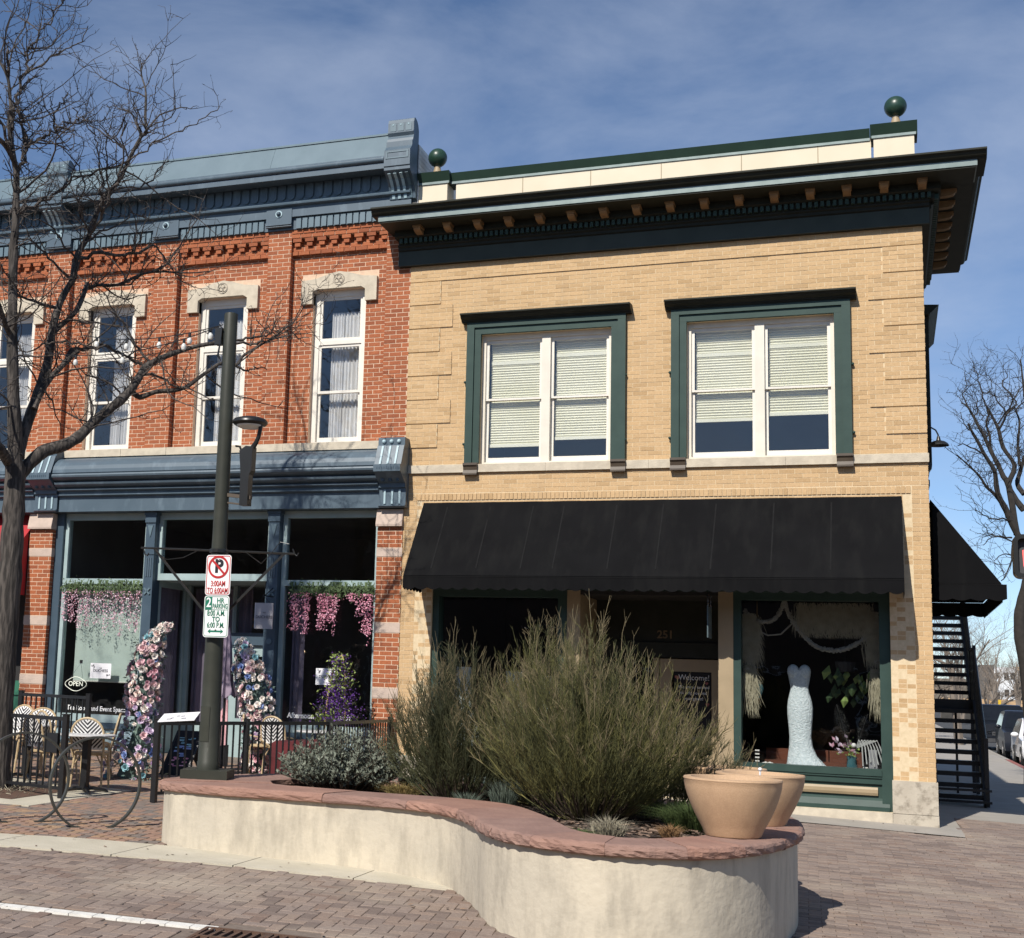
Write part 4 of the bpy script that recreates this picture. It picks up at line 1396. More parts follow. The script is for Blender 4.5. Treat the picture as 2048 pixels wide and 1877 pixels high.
def build_pavers(plist, mname, parent, L=.2, Wd=.1, gap=.0032, n_one=300, part='paver', th=.05):
    plist.sort(key=lambda p: (Vector((p[0], p[1], 0)) - CAM).length)
    hl, hw = L / 2 - gap / 2, Wd / 2 - gap / 2
    ch = .004
    def shape(x, y, a, z, tx, ty):
        c, s_ = math.cos(a), math.sin(a)
        vs = []
        for zz, ins in ((-th, 0), (-ch, 0), (0, ch)):
            for dx, dy in ((-1, -1), (1, -1), (1, 1), (-1, 1)):
                px_, py_ = dx * (hl - ins), dy * (hw - ins)
                vs.append((x + px_ * c - py_ * s_, y + px_ * s_ + py_ * c, z + zz + px_ * tx + py_ * ty))
        fs = [(8, 9, 10, 11)]
        for r_ in (0, 4):
            for k in range(4): fs.append((r_ + k, r_ + (k + 1) % 4, r_ + 4 + (k + 1) % 4, r_ + 4 + k))
        return vs, fs
    rest = MB()
    me = None
    for i, (x, y, a) in enumerate(plist):
        z = gz(x, y) + random.uniform(-.002, .002)
        tx, ty = random.uniform(-.006, .006), random.uniform(-.006, .006)
        if i < n_one:
            if me is None:
                b = MB(); b.add(*shape(0, 0, 0, 0, 0, 0)); me = b.mesh(part, mname)
            o = link_mesh(part, me, parent)
            o.location = (x, y, z)
            o.rotation_euler = (ty + .0166 , -tx + .027, a) if abs(math.sin(a)) < .7 else (ty, -tx, a)
            o.rotation_euler = (ty, -tx, a)
        else:
            c, s_ = math.cos(a), math.sin(a)
            gx, gy = -.027, .0166
            rest.add(*shape(x, y, a, z, tx + gx * c + gy * s_, ty - gx * s_ + gy * c))
    rest.build(part + '_field', mname, parent, kind='stuff')

PL_OUT = [(-7.22, -8.15), (-7.1, -8.42), (-6.8, -8.56), (-6.2, -8.6), (-5.3, -8.55), (-4.6, -8.62), (-4.05, -8.98), (-3.66, -9.6), (-3.4, -10.15), (-3.1, -10.55), (-2.7, -10.78), (-2.25, -10.82), (-1.8, -10.62), (-1.48, -10.1), (-1.32, -9.4), (-1.28, -8.7), (-1.36, -7.9), (-1.6, -7.3), (-2.1, -6.85), (-2.9, -6.5), (-3.9, -6.2), (-5.0, -6.0), (-6.0, -6.1), (-6.8, -6.7), (-7.2, -7.4)]
PL_IN = [(-6.3, -7.75), (-6.2, -7.9), (-6.0, -7.98), (-5.75, -8.03), (-5.2, -8.07), (-4.4, -8.09), (-3.75, -8.33), (-3.25, -9.1), (-2.95, -9.75), (-2.78, -10.1), (-2.58, -10.33), (-2.32, -10.4), (-2.05, -10.22), (-1.88, -9.85), (-1.76, -9.3), (-1.72, -8.6), (-1.8, -8.0), (-2.0, -7.6), (-2.4, -7.3), (-3.1, -7.0), (-4.0, -6.75), (-5.0, -6.55), (-5.8, -6.75), (-6.25, -7.15), (-6.4, -7.5)]
def cr_loop(P, k):
    n = len(P); out = []
    for i in range(n):
        a, b, c, d = (Vector(P[(i + j - 1) % n]) for j in range(4))
        for s in range(k):
            t = s / k
            out.append(.5 * ((2 * b) + (c - a) * t + (2 * a - 5 * b + 4 * c - d) * t * t + (3 * b - a - 3 * c + d) * t ** 3))
    return out
KO = 10
PO, PI_ = cr_loop(PL_OUT, KO), cr_loop(PL_IN, KO)
def in_poly(x, y, P):
    c = False; n = len(P)
    j = n - 1
    for i in range(n):
        xi, yi, xj, yj = P[i][0], P[i][1], P[j][0], P[j][1]
        if (yi > y) != (yj > y) and x < (xj - xi) * (y - yi) / (yj - yi) + xi: c = not c
        j = i
    return c
PSH = [(p[0] * .985 - .06, p[1] * .985 - .12) for p in PO]
BAND_B = [(-16, -11.2), (-8.12, -9.62), (-7.1, -9.40), (-6.15, -9.20), (-5.0, -9.09), (-3.9, -9.03), (-3.0, -9.0)]
BAND_T = [(-16, -10.5), (-8.55, -9.03), (-7.82, -8.745), (-7.03, -8.59), (-5.9, -8.43), (-5.0, -8.42), (-3.0, -8.4)]
def lerp_line(Ln, x):
    for (a, b), (c, d) in zip(Ln, Ln[1:]):
        if a <= x <= c: return b + (d - b) * (x - a) / (c - a)
    return Ln[-1][1] if x > Ln[-1][0] else Ln[0][1]
# concrete band, in slabs
joints = [-12.4, -10.9, -9.5, -8.3, -7.09, -5.98, -4.88, -3.9]
for a, b in zip(joints, joints[1:]):
    q = MB()
    n = 6
    pts = []
    for i in range(n + 1):
        x = a + .006 + (b - a - .012) * i / n
        pts.append((x, lerp_line(BAND_B, x)))
    for i in range(n, -1, -1):
        x = a + .006 + (b - a - .012) * i / n
        pts.append((x, lerp_line(BAND_T, x)))
    top = [(x, y, gz(x, y) + .006) for x, y in pts]
    bot = [(x, y, gz(x, y) - .08) for x, y in pts]
    m_ = len(pts)
    q.add(top + bot, [tuple(range(m_))] + [(i, m_ + i, m_ + (i + 1) % m_, (i + 1) % m_) for i in range(m_)])
    q.build('concrete_slab', 'concrete', street)
street_t = lambda x, y: y < lerp_line(BAND_B, x) - .05 and not in_poly(x, y, PSH)
WL0, WL1 = Vector((-9.0, -12.19)), Vector((-4.97, -11.605))
wd_ = (WL1 - WL0).normalized()
def on_white(x, y):
    d = (Vector((x, y)) - WL0)
    return -.5 < d.dot(wd_) < (WL1 - WL0).length + .05 and abs(d.dot(Vector((-wd_[1], wd_[0])))) < .115
def on_grate(x, y):
    return -5.06 < x < -4.08 and -12.1 < y < -11.2 and abs((Vector((x, y)) - WL0).dot(Vector((-wd_[1], wd_[0]))) + .16) < .36
P1 = paver_list(((-11.5, -2.9, -13.6, -9.0), lambda x, y: street_t(x, y) and not on_white(x, y) and not on_grate(x, y)), math.atan2(wd_[1], wd_[0]), bond='herring', origin=(-6, -11))
build_pavers(P1, 'paver_brown', street)
# plaza on the right of the planter
plaza = thing('plaza_paving', None, None, (0, 0, 0)); plaza['kind'] = 'structure'
P2 = paver_list(((-1.75, 5.5, -10.6, 2.0), lambda x, y: not in_poly(x, y, PSH) and not (y > -.98 and x < .33) and not (x > 2.9 and y > 2) and (x - .3) * .75 + y * .25 < 4), R(3), bond='run', origin=(.3, -1.0))
build_pavers(P2, 'paver_brown', plaza)
# multi-coloured pavement on the left, by the bike racks
pv = thing('brick_pavement', None, None, (0, 0, 0)); pv['kind'] = 'structure'
P3 = paver_list(((-15, -6.7, -10.4, -.0), lambda x, y: y > lerp_line(BAND_T, x) + .05 and not in_poly(x, y, PO) and not (-12.3 < x < -9.55 and -7.1 < y < -4.85)), R(8), bond='herring', origin=(-9, -6))
build_pavers(P3, 'paver_mixed', pv)
P4 = paver_list(((-6.9, -1.2, -7.4, -1.0), lambda x, y: not in_poly(x, y, PO)), R(3), bond='run', origin=(-3, -3))
build_pavers(P4, 'paver_brown', pv, n_one=0, part='paver_strip')
# white parking line of painted pavers
wm = MB()
hl, hw = .087, .052
wm.box(-hl, hl, -hw, hw, -.05, .006)
wme = wm.mesh('white_paver', 'paver_white')
L_ = 0.0
ang = math.atan2(wd_[1], wd_[0])
while L_ < (WL1 - WL0).length - .05:
    p = WL0 + wd_ * (L_ + .09)
    o = link_mesh('white_paver', wme, street)
    o.location = (p[0], p[1], gz(p[0], p[1])); o.rotation_euler = (.012, .026, ang)
    L_ += .18
# rusty drain grate let into the street
GR = thing('drain_grate', 'rusty cast iron drain grate let into the brown pavers', 'drain grate', (-4.55, -11.7, gz(-4.55, -11.7)))
gmat = 'rust_iron'
gx, gy = wd_, Vector((-wd_[1], wd_[0]))
def gpt(u, v, z=0.0):
    p = Vector((-4.96, -11.62)) + gx * u + gy * v
    return Vector((p[0], p[1], gz(p[0], p[1]) + z))
q = MB()
for a, b in ((gpt(0, 0), gpt(.92, 0)), (gpt(0, -.55), gpt(.92, -.55)), (gpt(0, 0), gpt(0, -.55)), (gpt(.92, 0), gpt(.92, -.55)), (gpt(.46, 0), gpt(.46, -.55)), (gpt(0, -.27), gpt(.92, -.27))):
    d = b - a
    q.obox((a + b) / 2, d, (0, 0, 1), d.cross(Vector((0, 0, 1))), d.length / 2 + .01, .012, .014)
q.build('frame', gmat, GR)
for i in range(14):
    q = MB()
    a, b = gpt(.065 * (i + .7), -.015), gpt(.065 * (i + .2), -.535)
    d = b - a
    q.obox((a + b) / 2, d, (0, 0, 1), d.cross(Vector((0, 0, 1))), d.length / 2, .009, .011)
    q.build('bar', gmat, GR)
q = MB()
q.quad(gpt(0, 0, -.0085), gpt(.92, 0, -.0085), gpt(.92, -.55, -.0085), gpt(0, -.55, -.0085))
q.build('pit', 'soil', GR)

# ============================================================ PLANTER
PT = thing('raised_planter', 'curved cream stucco planter with red sandstone coping and shrubs growing in it', 'planter', (-4.2, -8.4, 0))
ZC0, ZC1 = .545, .635
q = MB()
n = len(PO)
rows = []
for z in (-.35, .0, .15, .3, .45, ZC0):
    rows.append([(p[0], p[1], z) for p in PO])
inn = []
for i, p in enumerate(PO):
    d = (PI_[i] - p).normalized()
    inn.append((p[0] + d[0] * .2, p[1] + d[1] * .2))
rows.append([(p[0], p[1], ZC0) for p in inn])
rows.append([(p[0], p[1], .2) for p in inn])
for r_ in rows: q.v.extend(r_)
for k in range(len(rows) - 1):
    for i in range(n): q.f.append((k * n + i, k * n + (i + 1) % n, (k + 1) * n + (i + 1) % n, (k + 1) * n + i))
q.build('wall', 'stucco', PT, smooth=True)
# coping stones
cuts = [0, 8, 24, 39, 51, 63, 74, 84, 95, 107, 118, 127, 137, 147, 157, 168, 180, 193, 206, 219, 232, 243, 250]
for a, b in zip(cuts, cuts[1:]):
    m_ = max(4, (b - a))
    idx = [a + (b - a) * i / (m_) for i in range(m_ + 1)]
    def at(P, t):
        i0 = int(math.floor(t)) % n; f = t - math.floor(t)
        return P[i0] * (1 - f) + P[(i0 + 1) % n] * f
    q = MB()
    eps = .02
    random.seed(a)
    zj = random.uniform(-.004, .004)
    NR = 7                                 # rock-faced edge: rows down the nosing
    nc = m_ + 1
    for ii, t in enumerate(idx):
        tt = t + (eps if ii == 0 else (-eps if ii == m_ else 0))
        po, pi = at(PO, tt), at(PI_, tt)
        d = (po - pi).normalized()
        e = .055
        ro = lambda s: random.uniform(-s, s)
        pr = [(pi, 0, ZC1 - .05), (pi, 0, ZC1 + zj), (po, e - .035 + ro(.004), ZC1 + zj - .001), (po, e - .010 + ro(.006), ZC1 - .012 + zj), (po, e + .0 + ro(.008), ZC1 - .035), (po, e + ro(.009), ZC1 - .06), (po, e - .006 + ro(.008), ZC1 - .078), (po, e - .03 + ro(.008), ZC0 + .001), (po, -.15, ZC0 + .001)]
        for base, off, z in pr:
            c = base + d * off
            q.v.append((c[0], c[1], z + (ro(.003) if off > 0 else 0)))
    NP = 9
    for ii in range(nc - 1):
        for k in range(NP - 1):
            q.f.append((ii * NP + k, ii * NP + k + 1, (ii + 1) * NP + k + 1, (ii + 1) * NP + k))
    q.f.append(tuple(range(NP)))
    q.f.append(tuple((nc - 1) * NP + k for k in range(NP - 1, -1, -1)))
    q.build('coping_stone', 'sandstone', PT)
random.seed(11)
# soil with chips
q = MB()
cx, cy = -3.9, -8.0
ring = [(p[0], p[1], .52) for p in PI_]
q.v.append((-4.4, -7.5, .56))
q.v.extend(ring)
for i in range(n): q.f.append((0, 1 + i, 1 + (i + 1) % n))
q.build('soil', 'soil', PT)
q = MB()
cnt = 0
while cnt < 2600:
    x, y = random.uniform(-6.4, -1.7), random.uniform(-10.4, -6.6)
    if not in_poly(x, y, PI_): continue
    a = random.uniform(0, 6.28); l = random.uniform(.015, .05); wd2 = random.uniform(.006, .014)
    dx, dy = math.cos(a) * l, math.sin(a) * l
    z = .53 + random.uniform(0, .03)
    q.add([(x - dx - dy * .2, y - dy + dx * .2, z), (x + dx - dy * .2, y + dy + dx * .2, z + random.uniform(0, .02)), (x + dx + dy * .2, y + dy - dx * .2, z + .012), (x - dx + dy * .2, y - dy - dx * .2, z + .008)], [(0, 1, 2, 3)])
    cnt += 1
q.build('bark_chips', 'mulch', PT, kind='stuff')

# pots standing on the coping
def pot(cx, cy, r, h, label, soil=True, tilt=0.0):
    t = thing('planter_pot', label, 'pot', (cx, cy, ZC1), 0, 'tan bowl pots on the planter coping')
    q = MB()
    rb = r * .56
    prof = [(rb, .0), (rb + .008, .012)]
    for i in range(1, 11):
        s = i / 10
        prof.append((rb + (r - rb) * (1 - (1 - s) ** 1.55), .012 + (h - .03) * s))
    prof += [(r + .004, h - .012), (r, h), (r - .05, h + .002), (r - .058, h - .01), (r - .075, h - .06), (r - .10, h - .10), (.0, h - .10)]
    q.lathe(prof, (cx, cy, ZC1 + .001), 48)
    b = q.build('bowl', 'pot_tan', t, smooth=True)
    q = MB()
    q.lathe([(0, h - .085), (r - .09, h - .088), (r - .085, h - .1)], (cx, cy, ZC1), 24)
    q.build('soil', 'soil', t)
    return t
pot(-1.665, -9.72, .352, .415, 'tan bowl pot at the front edge, overlapping the other two')
t2 = pot(-1.565, -8.62, .348, .40, 'tan bowl pot with a white marker standing in its soil, between the other two')
q = MB(); q.tube([(-1.56, -8.66, ZC1 + .33), (-1.56, -8.66, ZC1 + .425)], .008, 6); q.ball((-1.56, -8.66, ZC1 + .435), .016, 10, 8); 
mk = q.build('plant_marker', 'paper_white', None, smooth=True)
things_tag(mk, 'small white marker ball sticking up from the soil of a tan pot', 'marker')
pot(-1.93, -7.62, .34, .385, 'tan bowl pot farthest back, mostly hidden behind the other pots')

# ============================================================ PLANTS
def twig_tube(q, pts, r0, r1, n=3):
    m_ = len(pts)
    q.tube(pts, [r0 + (r1 - r0) * i / (m_ - 1) for i in range(m_)], n, cap=False)
def broom(name, label, cx, cy, z0, h, rad, n_stem, m_main, seed, lean=(0, 0), sx=1.0, tips=.15, y_squash=.75):
    rnd = random.Random(seed)
    t = thing(name, label, 'shrub', (cx, cy, z0))
    wood, green, tip = MB(), MB(), MB()
    for i in range(n_stem):
        a = rnd.uniform(0, 2 * math.pi)
        out = rnd.random() ** .65
        hh = h * (1.0 - .50 * out ** 1.6) * rnd.uniform(.62, 1.0)
        ex, ey = math.cos(a) * rad * out * sx, math.sin(a) * rad * out * y_squash
        bx, by = cx + math.cos(a) * .16 * out ** .5, cy + math.sin(a) * .14 * out ** .5
        pts = []
        k = 9
        wob = rnd.uniform(0, 6)
        for s in range(k + 1):
            u = s / k
            f = u ** (.75 if out > .6 else 1.0)
            pts.append(Vector((bx + (ex + lean[0] * hh) * f + .018 * math.sin(wob + u * 7), by + (ey + lean[1] * hh) * f + .018 * math.cos(wob * 1.3 + u * 6), z0 + hh * (u ** (1.0 if out < .6 else 1.15)))))
        j = 3
        twig_tube(wood if rnd.random() < .6 else green, pts[:j + 1], .0050, .0038)
        twig_tube(green, pts[j:], .0036, .0016)
        # side shoots, steep and broom-like
        for b in range(rnd.randint(13, 19)):
            u = rnd.uniform(.22, .98)
            f = u * k; i0 = min(int(f), k - 1); fr = f - i0
            p = pts[i0].lerp(pts[i0 + 1], fr)
            d = (pts[i0 + 1] - pts[i0]).normalized()
            side = Vector((rnd.uniform(-1, 1), rnd.uniform(-1, 1), rnd.uniform(-.25, .5)))
            L2 = rnd.uniform(.10, .30) * (1.15 - .5 * u) * (h / 1.7)
            d2 = (d + side * rnd.uniform(.45, .95)).normalized()
            p1 = p + d2 * L2 * .5
            p2 = p1 + (d2 + Vector((0, 0, .45))).normalized() * L2 * .55
            top = u > .8 and rnd.random() < .45
            qq = tip if top else green
            twig_tube(qq, [p, p1, p2], .0022, .0012)
            for c in range(3):
                w0 = p.lerp(p1, rnd.uniform(.3, 1)) if c else p1.lerp(p2, rnd.uniform(.1, .8))
                d3 = (d2 + Vector((rnd.uniform(-1, 1), rnd.uniform(-1, 1), rnd.uniform(-.1, .7))) * .8).normalized()
                l3 = rnd.uniform(.03, .11)
                twig_tube(qq, [w0, w0 + d3 * l3], .0018, .0010)
        if rnd.random() < tips:
            p = pts[-1]
            d = (pts[-1] - pts[-2]).normalized()
            L2 = rnd.uniform(.12, .36)
            pp = [p, p + (d + Vector((rnd.uniform(-.25, .25), rnd.uniform(-.25, .25), .3))).normalized() * L2 * .5]
            pp.append(pp[1] + (d + Vector((rnd.uniform(-.35, .35), rnd.uniform(-.3, .3), .5))).normalized() * L2 * .5)
            twig_tube(tip, pp, .0032, .0020)
            for b in range(3):
                p3 = pp[0].lerp(pp[2], rnd.random())
                twig_tube(tip, [p3, p3 + Vector((rnd.uniform(-.05, .05), rnd.uniform(-.04, .04), rnd.uniform(.04, .12)))], .0018, .001)
    wood.build('stems', 'shrub_wood', t, kind='stuff')
    green.build('twigs', m_main, t, kind='stuff')
    tip.build('bare_tips', 'shrub_tip', t, kind='stuff')
    return t
broom('broom_shrub', 'tallest olive green broom shrub, filling the middle of the planter', -3.02, -8.30, .52, 1.74, .98, 430, 'shrub_green', 3, lean=(.0, .05), sx=1.0)
broom('broom_shrub', 'darker narrow broom shrub with brown stems, left of the tallest one', -4.45, -7.45, .53, 1.52, .70, 270, 'shrub_dark', 5, lean=(-.03, 0), sx=.95)
broom('broom_shrub', 'olive broom shrub half hidden between and behind the other two', -3.75, -7.25, .53, 1.85, .62, 200, 'shrub_green', 8, lean=(.03, 0))
broom('broom_shrub', 'low spreading broom shrub leaning right behind the tan pots', -2.45, -7.55, .52, .95, .62, 95, 'shrub_dark', 12, lean=(.12, 0), sx=1.1)
def sage(cx, cy, z0, h, rx, ry, n_st, seed, label, m_leaf='sage_leaf'):
    rnd = random.Random(seed)
    t = thing('sage_shrub', label, 'shrub', (cx, cy, z0))
    wood, lf = MB(), MB()
    for i in range(n_st):
        a = rnd.uniform(0, 6.283); o = rnd.random() ** .5
        hh = h * (1 - .55 * o * o) * rnd.uniform(.55, 1.05)
        top = Vector((cx + math.cos(a) * rx * o, cy + math.sin(a) * ry * o, z0 + hh))
        base = Vector((cx + math.cos(a) * rx * .35 * o, cy + math.sin(a) * ry * .35 * o, z0))
        mid = base.lerp(top, .5) + Vector((rnd.uniform(-.05, .05), rnd.uniform(-.05, .05), .03))
        twig_tube(wood, [base, mid, top], .006, .002)
        for k in range(26):
            u = rnd.uniform(.35, 1.0)
            p = base.lerp(mid, u * 2) if u < .5 else mid.lerp(top, u * 2 - 1)
            d = Vector((rnd.uniform(-1, 1), rnd.uniform(-1, 1), rnd.uniform(.1, 1.4))).normalized()
            l, w_ = rnd.uniform(.030, .062), rnd.uniform(.006, .011)
            s_ = d.cross(Vector((rnd.uniform(-1, 1), rnd.uniform(-1, 1), rnd.uniform(-1, 1)))).normalized() * w_
            lf.add([tuple(p), tuple(p + d * l * .55 + s_), tuple(p + d * l), tuple(p + d * l * .55 - s_)], [(0, 1, 2, 3)])
    wood.build('stems', 'shrub_wood', t, kind='stuff')
    lf.build('leaves', m_leaf, t, kind='stuff')
    return t
sage(-5.70, -7.32, .53, .66, .74, .50, 520, 21, 'wide silver grey sage shrub beside the lamp post base')
sage(-4.95, -6.95, .53, .28, .30, .25, 90, 23, 'small pale sage clump behind the dry grass tuft')
def grass(cx, cy, z0, h, r, n_b, m_, label, seed, cat='grass tuft', droop=.5, w=.0028):
    rnd = random.Random(seed)
    q = MB()
    for i in range(n_b):
        a = rnd.uniform(0, 6.283); o = rnd.random() ** .6
        b = Vector((cx + math.cos(a) * r * .45 * o, cy + math.sin(a) * r * .45 * o, z0))
        hh = h * rnd.uniform(.55, 1.0)
        dx = Vector((math.cos(a), math.sin(a), 0)) * r * o * rnd.uniform(.4, 1.1)
        p1 = b + dx * .35 + Vector((0, 0, hh * .6)); p2 = b + dx * (1 + droop * .3) + Vector((rnd.uniform(-.02, .02), 0, hh * (1 - .3 * droop * o)))
        s_ = Vector((rnd.uniform(-1, 1), rnd.uniform(-1, 1), 0)).normalized() * w
        q.add([tuple(b - s_), tuple(b + s_), tuple(p1 + s_ * .8), tuple(p1 - s_ * .8), tuple(p2)], [(0, 1, 2, 3), (3, 2, 4)])
    o = q.build('grass_tuft', m_, None)
    things_tag(o, label, cat)
    return o
grass(-5.02, -7.45, .53, .19, .26, 900, 'dry_grass', 'golden dry grass tuft growing right of the silver sage', 31)
grass(-3.92, -7.75, .52, .34, .22, 380, 'blue_grass', 'blue grey grass tuft between the two broom shrubs', 32, droop=.3)
grass(-4.25, -7.85, .52, .18, .16, 260, 'blue_grass', 'low grey green tuft at the foot of the darker broom shrub', 36, droop=.3)
grass(-2.60, -9.62, .52, .24, .20, 420, 'pale_grass', 'pale straw coloured grass tuft at the front inner edge of the coping', 33, droop=1.4)
grass(-2.80, -9.75, .52, .11, .17, 380, 'green_grass', 'low green tuft just left of the pale straw grass', 37, droop=1.0)
grass(-2.10, -8.55, .52, .30, .36, 2600, 'green_grass', 'bright green feathery mound beside the front tan pot', 34, droop=.9, w=.0022)
grass(-2.18, -9.30, .52, .16, .13, 420, 'brown_dry', 'small russet dried plant in front of the green mound', 35, droop=1.2)

# ============================================================ LAMP POST with signs
LP = thing('lamp_post', 'dark green round steel lamp post on a square base at the planter corner', 'lamp post', (-6.985, -7.80, ZC1))
LX, LY = -6.985, -7.80
q = MB()
prof = [(.113, ZC1 + .085), (.113, ZC1 + .16), (.106, ZC1 + .17), (.098, 1.6), (.088, 2.4), (.076, 3.1), (.0735, 4.2), (.0715, 5.44), (.066, 5.455), (0, 5.457)]
q.lathe(prof, (LX, LY, 0), 32)
q.build('pole', 'pole_green', LP, smooth=True)
q = MB()
ba = R(17)
ux, uy = (math.cos(ba), math.sin(ba), 0), (-math.sin(ba), math.cos(ba), 0)
q.obox((LX, LY, ZC1 + .046), ux, uy, (0, 0, 1), .235, .235, .044)
q.build('base_plate', 'pole_green', LP)
for z0, z1, nm in ((.88 + .12, 1.23 + .12, 'access_cover'),):
    q = MB()
    for k in range(7):
        a = R(-150) + k * R(10)
    pts = []
    a0, a1 = R(-132), R(-68)
    m_ = 8
    vs = []
    for zz in (z0, z1):
        for i in range(m_ + 1):
            a = a0 + (a1 - a0) * i / m_
            vs.append((LX + .1085 * math.cos(a), LY + .1085 * math.sin(a), zz))
    q.add(vs, [(i, i + 1, m_ + 2 + i, m_ + 1 + i) for i in range(m_)])
    q.build(nm, 'pole_green', LP, smooth=True)
# fixture on the right of the pole
q = MB()
q.obox((LX + .19, LY, 3.50), (1, 0, -.12), (0, 1, 0), (.12, 0, 1), .15, .022, .018)
q.obox((LX + .19, LY, 3.42), (1, 0, -.12), (0, 1, 0), (.12, 0, 1), .13, .015, .008)
q.build('bracket_arm', 'brown_metal', LP)
q = MB()
q.prism([(LX + .228, 3.40), (LX + .318, 3.40), (LX + .322, 3.72), (LX + .345, 3.76), (LX + .350, 4.01), (LX + .27, 4.02), (LX + .20, 3.97), (LX + .225, 3.74)], 'y', LY - .05, LY + .05)
q.tube([(LX + .25, LY, 3.86), (LX + .18, LY, 4.02), (LX + .13, LY, 4.03)], .012, 6)
q.build('driver_box', 'lamp_black', LP)
q = MB()
q.tube([(LX + .325, LY, 4.0), (LX + .365, LY, 4.06), (LX + .39, LY, 4.12), (LX + .405, LY, 4.20), (LX + .41, LY, 4.27)], [.03, .024, .022, .022, .022], 8)
q.build('neck', 'lamp_black', LP, smooth=True)
q = MB()
hx = LX + .285
q.lathe([(.10, 4.235), (.165, 4.245), (.185, 4.265), (.182, 4.285), (.165, 4.305), (.10, 4.325), (0, 4.33)], (hx, LY, 0), 32)
q.build('lamp_head', 'lamp_black', LP, smooth=True)
q = MB()
q.lathe([(0, 4.21), (.10, 4.214), (.135, 4.228), (.14, 4.24)], (hx, LY, 0), 28)
q.build('lens', 'lens_white', LP, smooth=True)
# hanging-basket bracket
BK = thing('basket_bracket', 'black iron banner bracket with two diagonal braces clamped to the lamp post', 'bracket', (LX, LY, 2.9))
q = MB(); q.tube([(LX - .91, LY - .02, 2.965), (LX - .3, LY - .02, 2.945), (LX + .3, LY - .02, 2.922), (LX + .87, LY - .02, 2.90)], .011, 6); q.build('crossbar', 'lamp_black', BK)
for a, b in (((LX - .75, 2.955), (LX - .12, 2.30)), ((LX + .75, 2.905), (LX + .12, 2.29))):
    q = MB(); d = Vector((b[0] - a[0], 0, b[1] - a[1])); q.obox(((a[0] + b[0]) / 2, LY - .02, (a[1] + b[1]) / 2), d, (0, 1, 0), d.cross(Vector((0, 1, 0))), d.length / 2, .005, .0125); q.build('brace', 'lamp_black', BK)
q = MB()
for z in (2.31, 2.93): q.lathe([(.094, z - .02), (.098, z - .018), (.098, z + .018), (.094, z + .02)], (LX, LY, 0), 20)
q.build('clamp', 'lamp_black', BK)
for sx_ in (-.88, .84):
    q = MB(); q.tube([(LX + sx_, LY - .02, 2.95), (LX + sx_ + .02, LY - .02, 2.90), (LX + sx_ + .05, LY - .02, 2.88), (LX + sx_ + .065, LY - .02, 2.91)], .007, 6); q.build('hook', 'lamp_black', BK)
q = MB()
q.tube([(LX - .75, LY - .03, 2.95), (LX - .6, LY - .03, 2.84), (LX - .4, LY - .03, 2.86), (LX - .2, LY - .03, 2.95)], .004, 4)
q.tube([(LX + .3, LY - .03, 2.93), (LX + .5, LY - .03, 2.80), (LX + .62, LY - .03, 2.92), (LX + .70, LY - .03, 3.02), (LX + .8, LY - .03, 3.0)], .004, 4)
q.build('wire', 'lamp_black', BK)
# sign panels
def round_rect(w_, h_, r_, n_=5):
    pts = []
    for cx_, cy_, a0 in ((w_ - r_, h_ - r_, 0), (-w_ + r_, h_ - r_, 90), (-w_ + r_, -h_ + r_, 180), (w_ - r_, -h_ + r_, 270)):
        for i in range(n_ + 1):
            a = R(a0 + 90 * i / n_)
            pts.append((cx_ + r_ * math.cos(a), cy_ + r_ * math.sin(a)))
    return pts
def border(w_, h_, r_, t, c, y0, y1):
    q = MB()
    o, i_ = round_rect(w_, h_, r_), round_rect(w_ - t, h_ - t, max(r_ - t, .004))
    n_ = len(o)
    vs = [(c[0] + x, y0, c[1] + z) for x, z in o] + [(c[0] + x, y0, c[1] + z) for x, z in i_]
    q.add(vs, [(k, (k + 1) % n_, n_ + (k + 1) % n_, n_ + k) for k in range(n_)])
    return q
SX, SY = -6.905, -7.945
def sign_plate(name, label, zc, hw, hh):
    t = thing(name, label, 'sign', (SX, SY, zc))
    q = MB(); q.prism([(SX + x, zc + z) for x, z in round_rect(hw, hh, .03)], 'y', SY - .0015, SY + .0015)
    q.build('panel', 'sign_white', t)
    return t
s1 = sign_plate('no_parking_sign', 'red and white no parking sign, upper of two on the lamp post', 2.672, .141, .205)
z = 2.672
yf = SY - .003
border(.133, .197, .026, .008, (SX, z), yf, yf).build('border', 'sign_red', s1)
text_mesh('P', .185, 'sign_black', (SX + .004, SY - .004, z + .085), parent=s1, bold=.007, sx=1.0)
q = MB()
n_ = 40
c = (SX - .001, z + .082)
vs = [(c[0] + rr * math.cos(2 * math.pi * i / n_), SY - .006, c[1] + rr * math.sin(2 * math.pi * i / n_)) for rr in (.116, .094) for i in range(n_)]
q.add(vs, [(k, (k + 1) % n_, n_ + (k + 1) % n_, n_ + k) for k in range(n_)])
q.build('prohibition_ring', 'sign_red', s1)
q = MB(); q.obox((c[0], SY - .0065, c[1]), (1, 0, -1), (0, 1, 0), (1, 0, 1), .1, .0006, .011); q.build('prohibition_bar', 'sign_red', s1)
text_mesh('3:00AM', .080, 'sign_red', (SX + .004, SY - .004, z - .090), parent=s1, bold=.0014, sx=.66)
text_mesh('TO 6:00AM', .078, 'sign_red', (SX, SY - .004, z - .160), parent=s1, bold=.0014, sx=.62)
s2 = sign_plate('parking_limit_sign', 'green and white two hour parking sign with a double arrow, below the no parking sign', 2.252, .141, .210)
z = 2.252
border(.133, .202, .026, .006, (SX, z), yf, yf).build('border', 'sign_green', s2)
q = MB(); q.box(SX - .125, SX - .052, SY - .0032, SY - .0022, z + .072, z + .195); q.build('number_block', 'sign_green', s2)
text_mesh('2', .135, 'sign_white', (SX - .089, SY - .0045, z + .136), parent=s2, bold=.002, sx=.85)
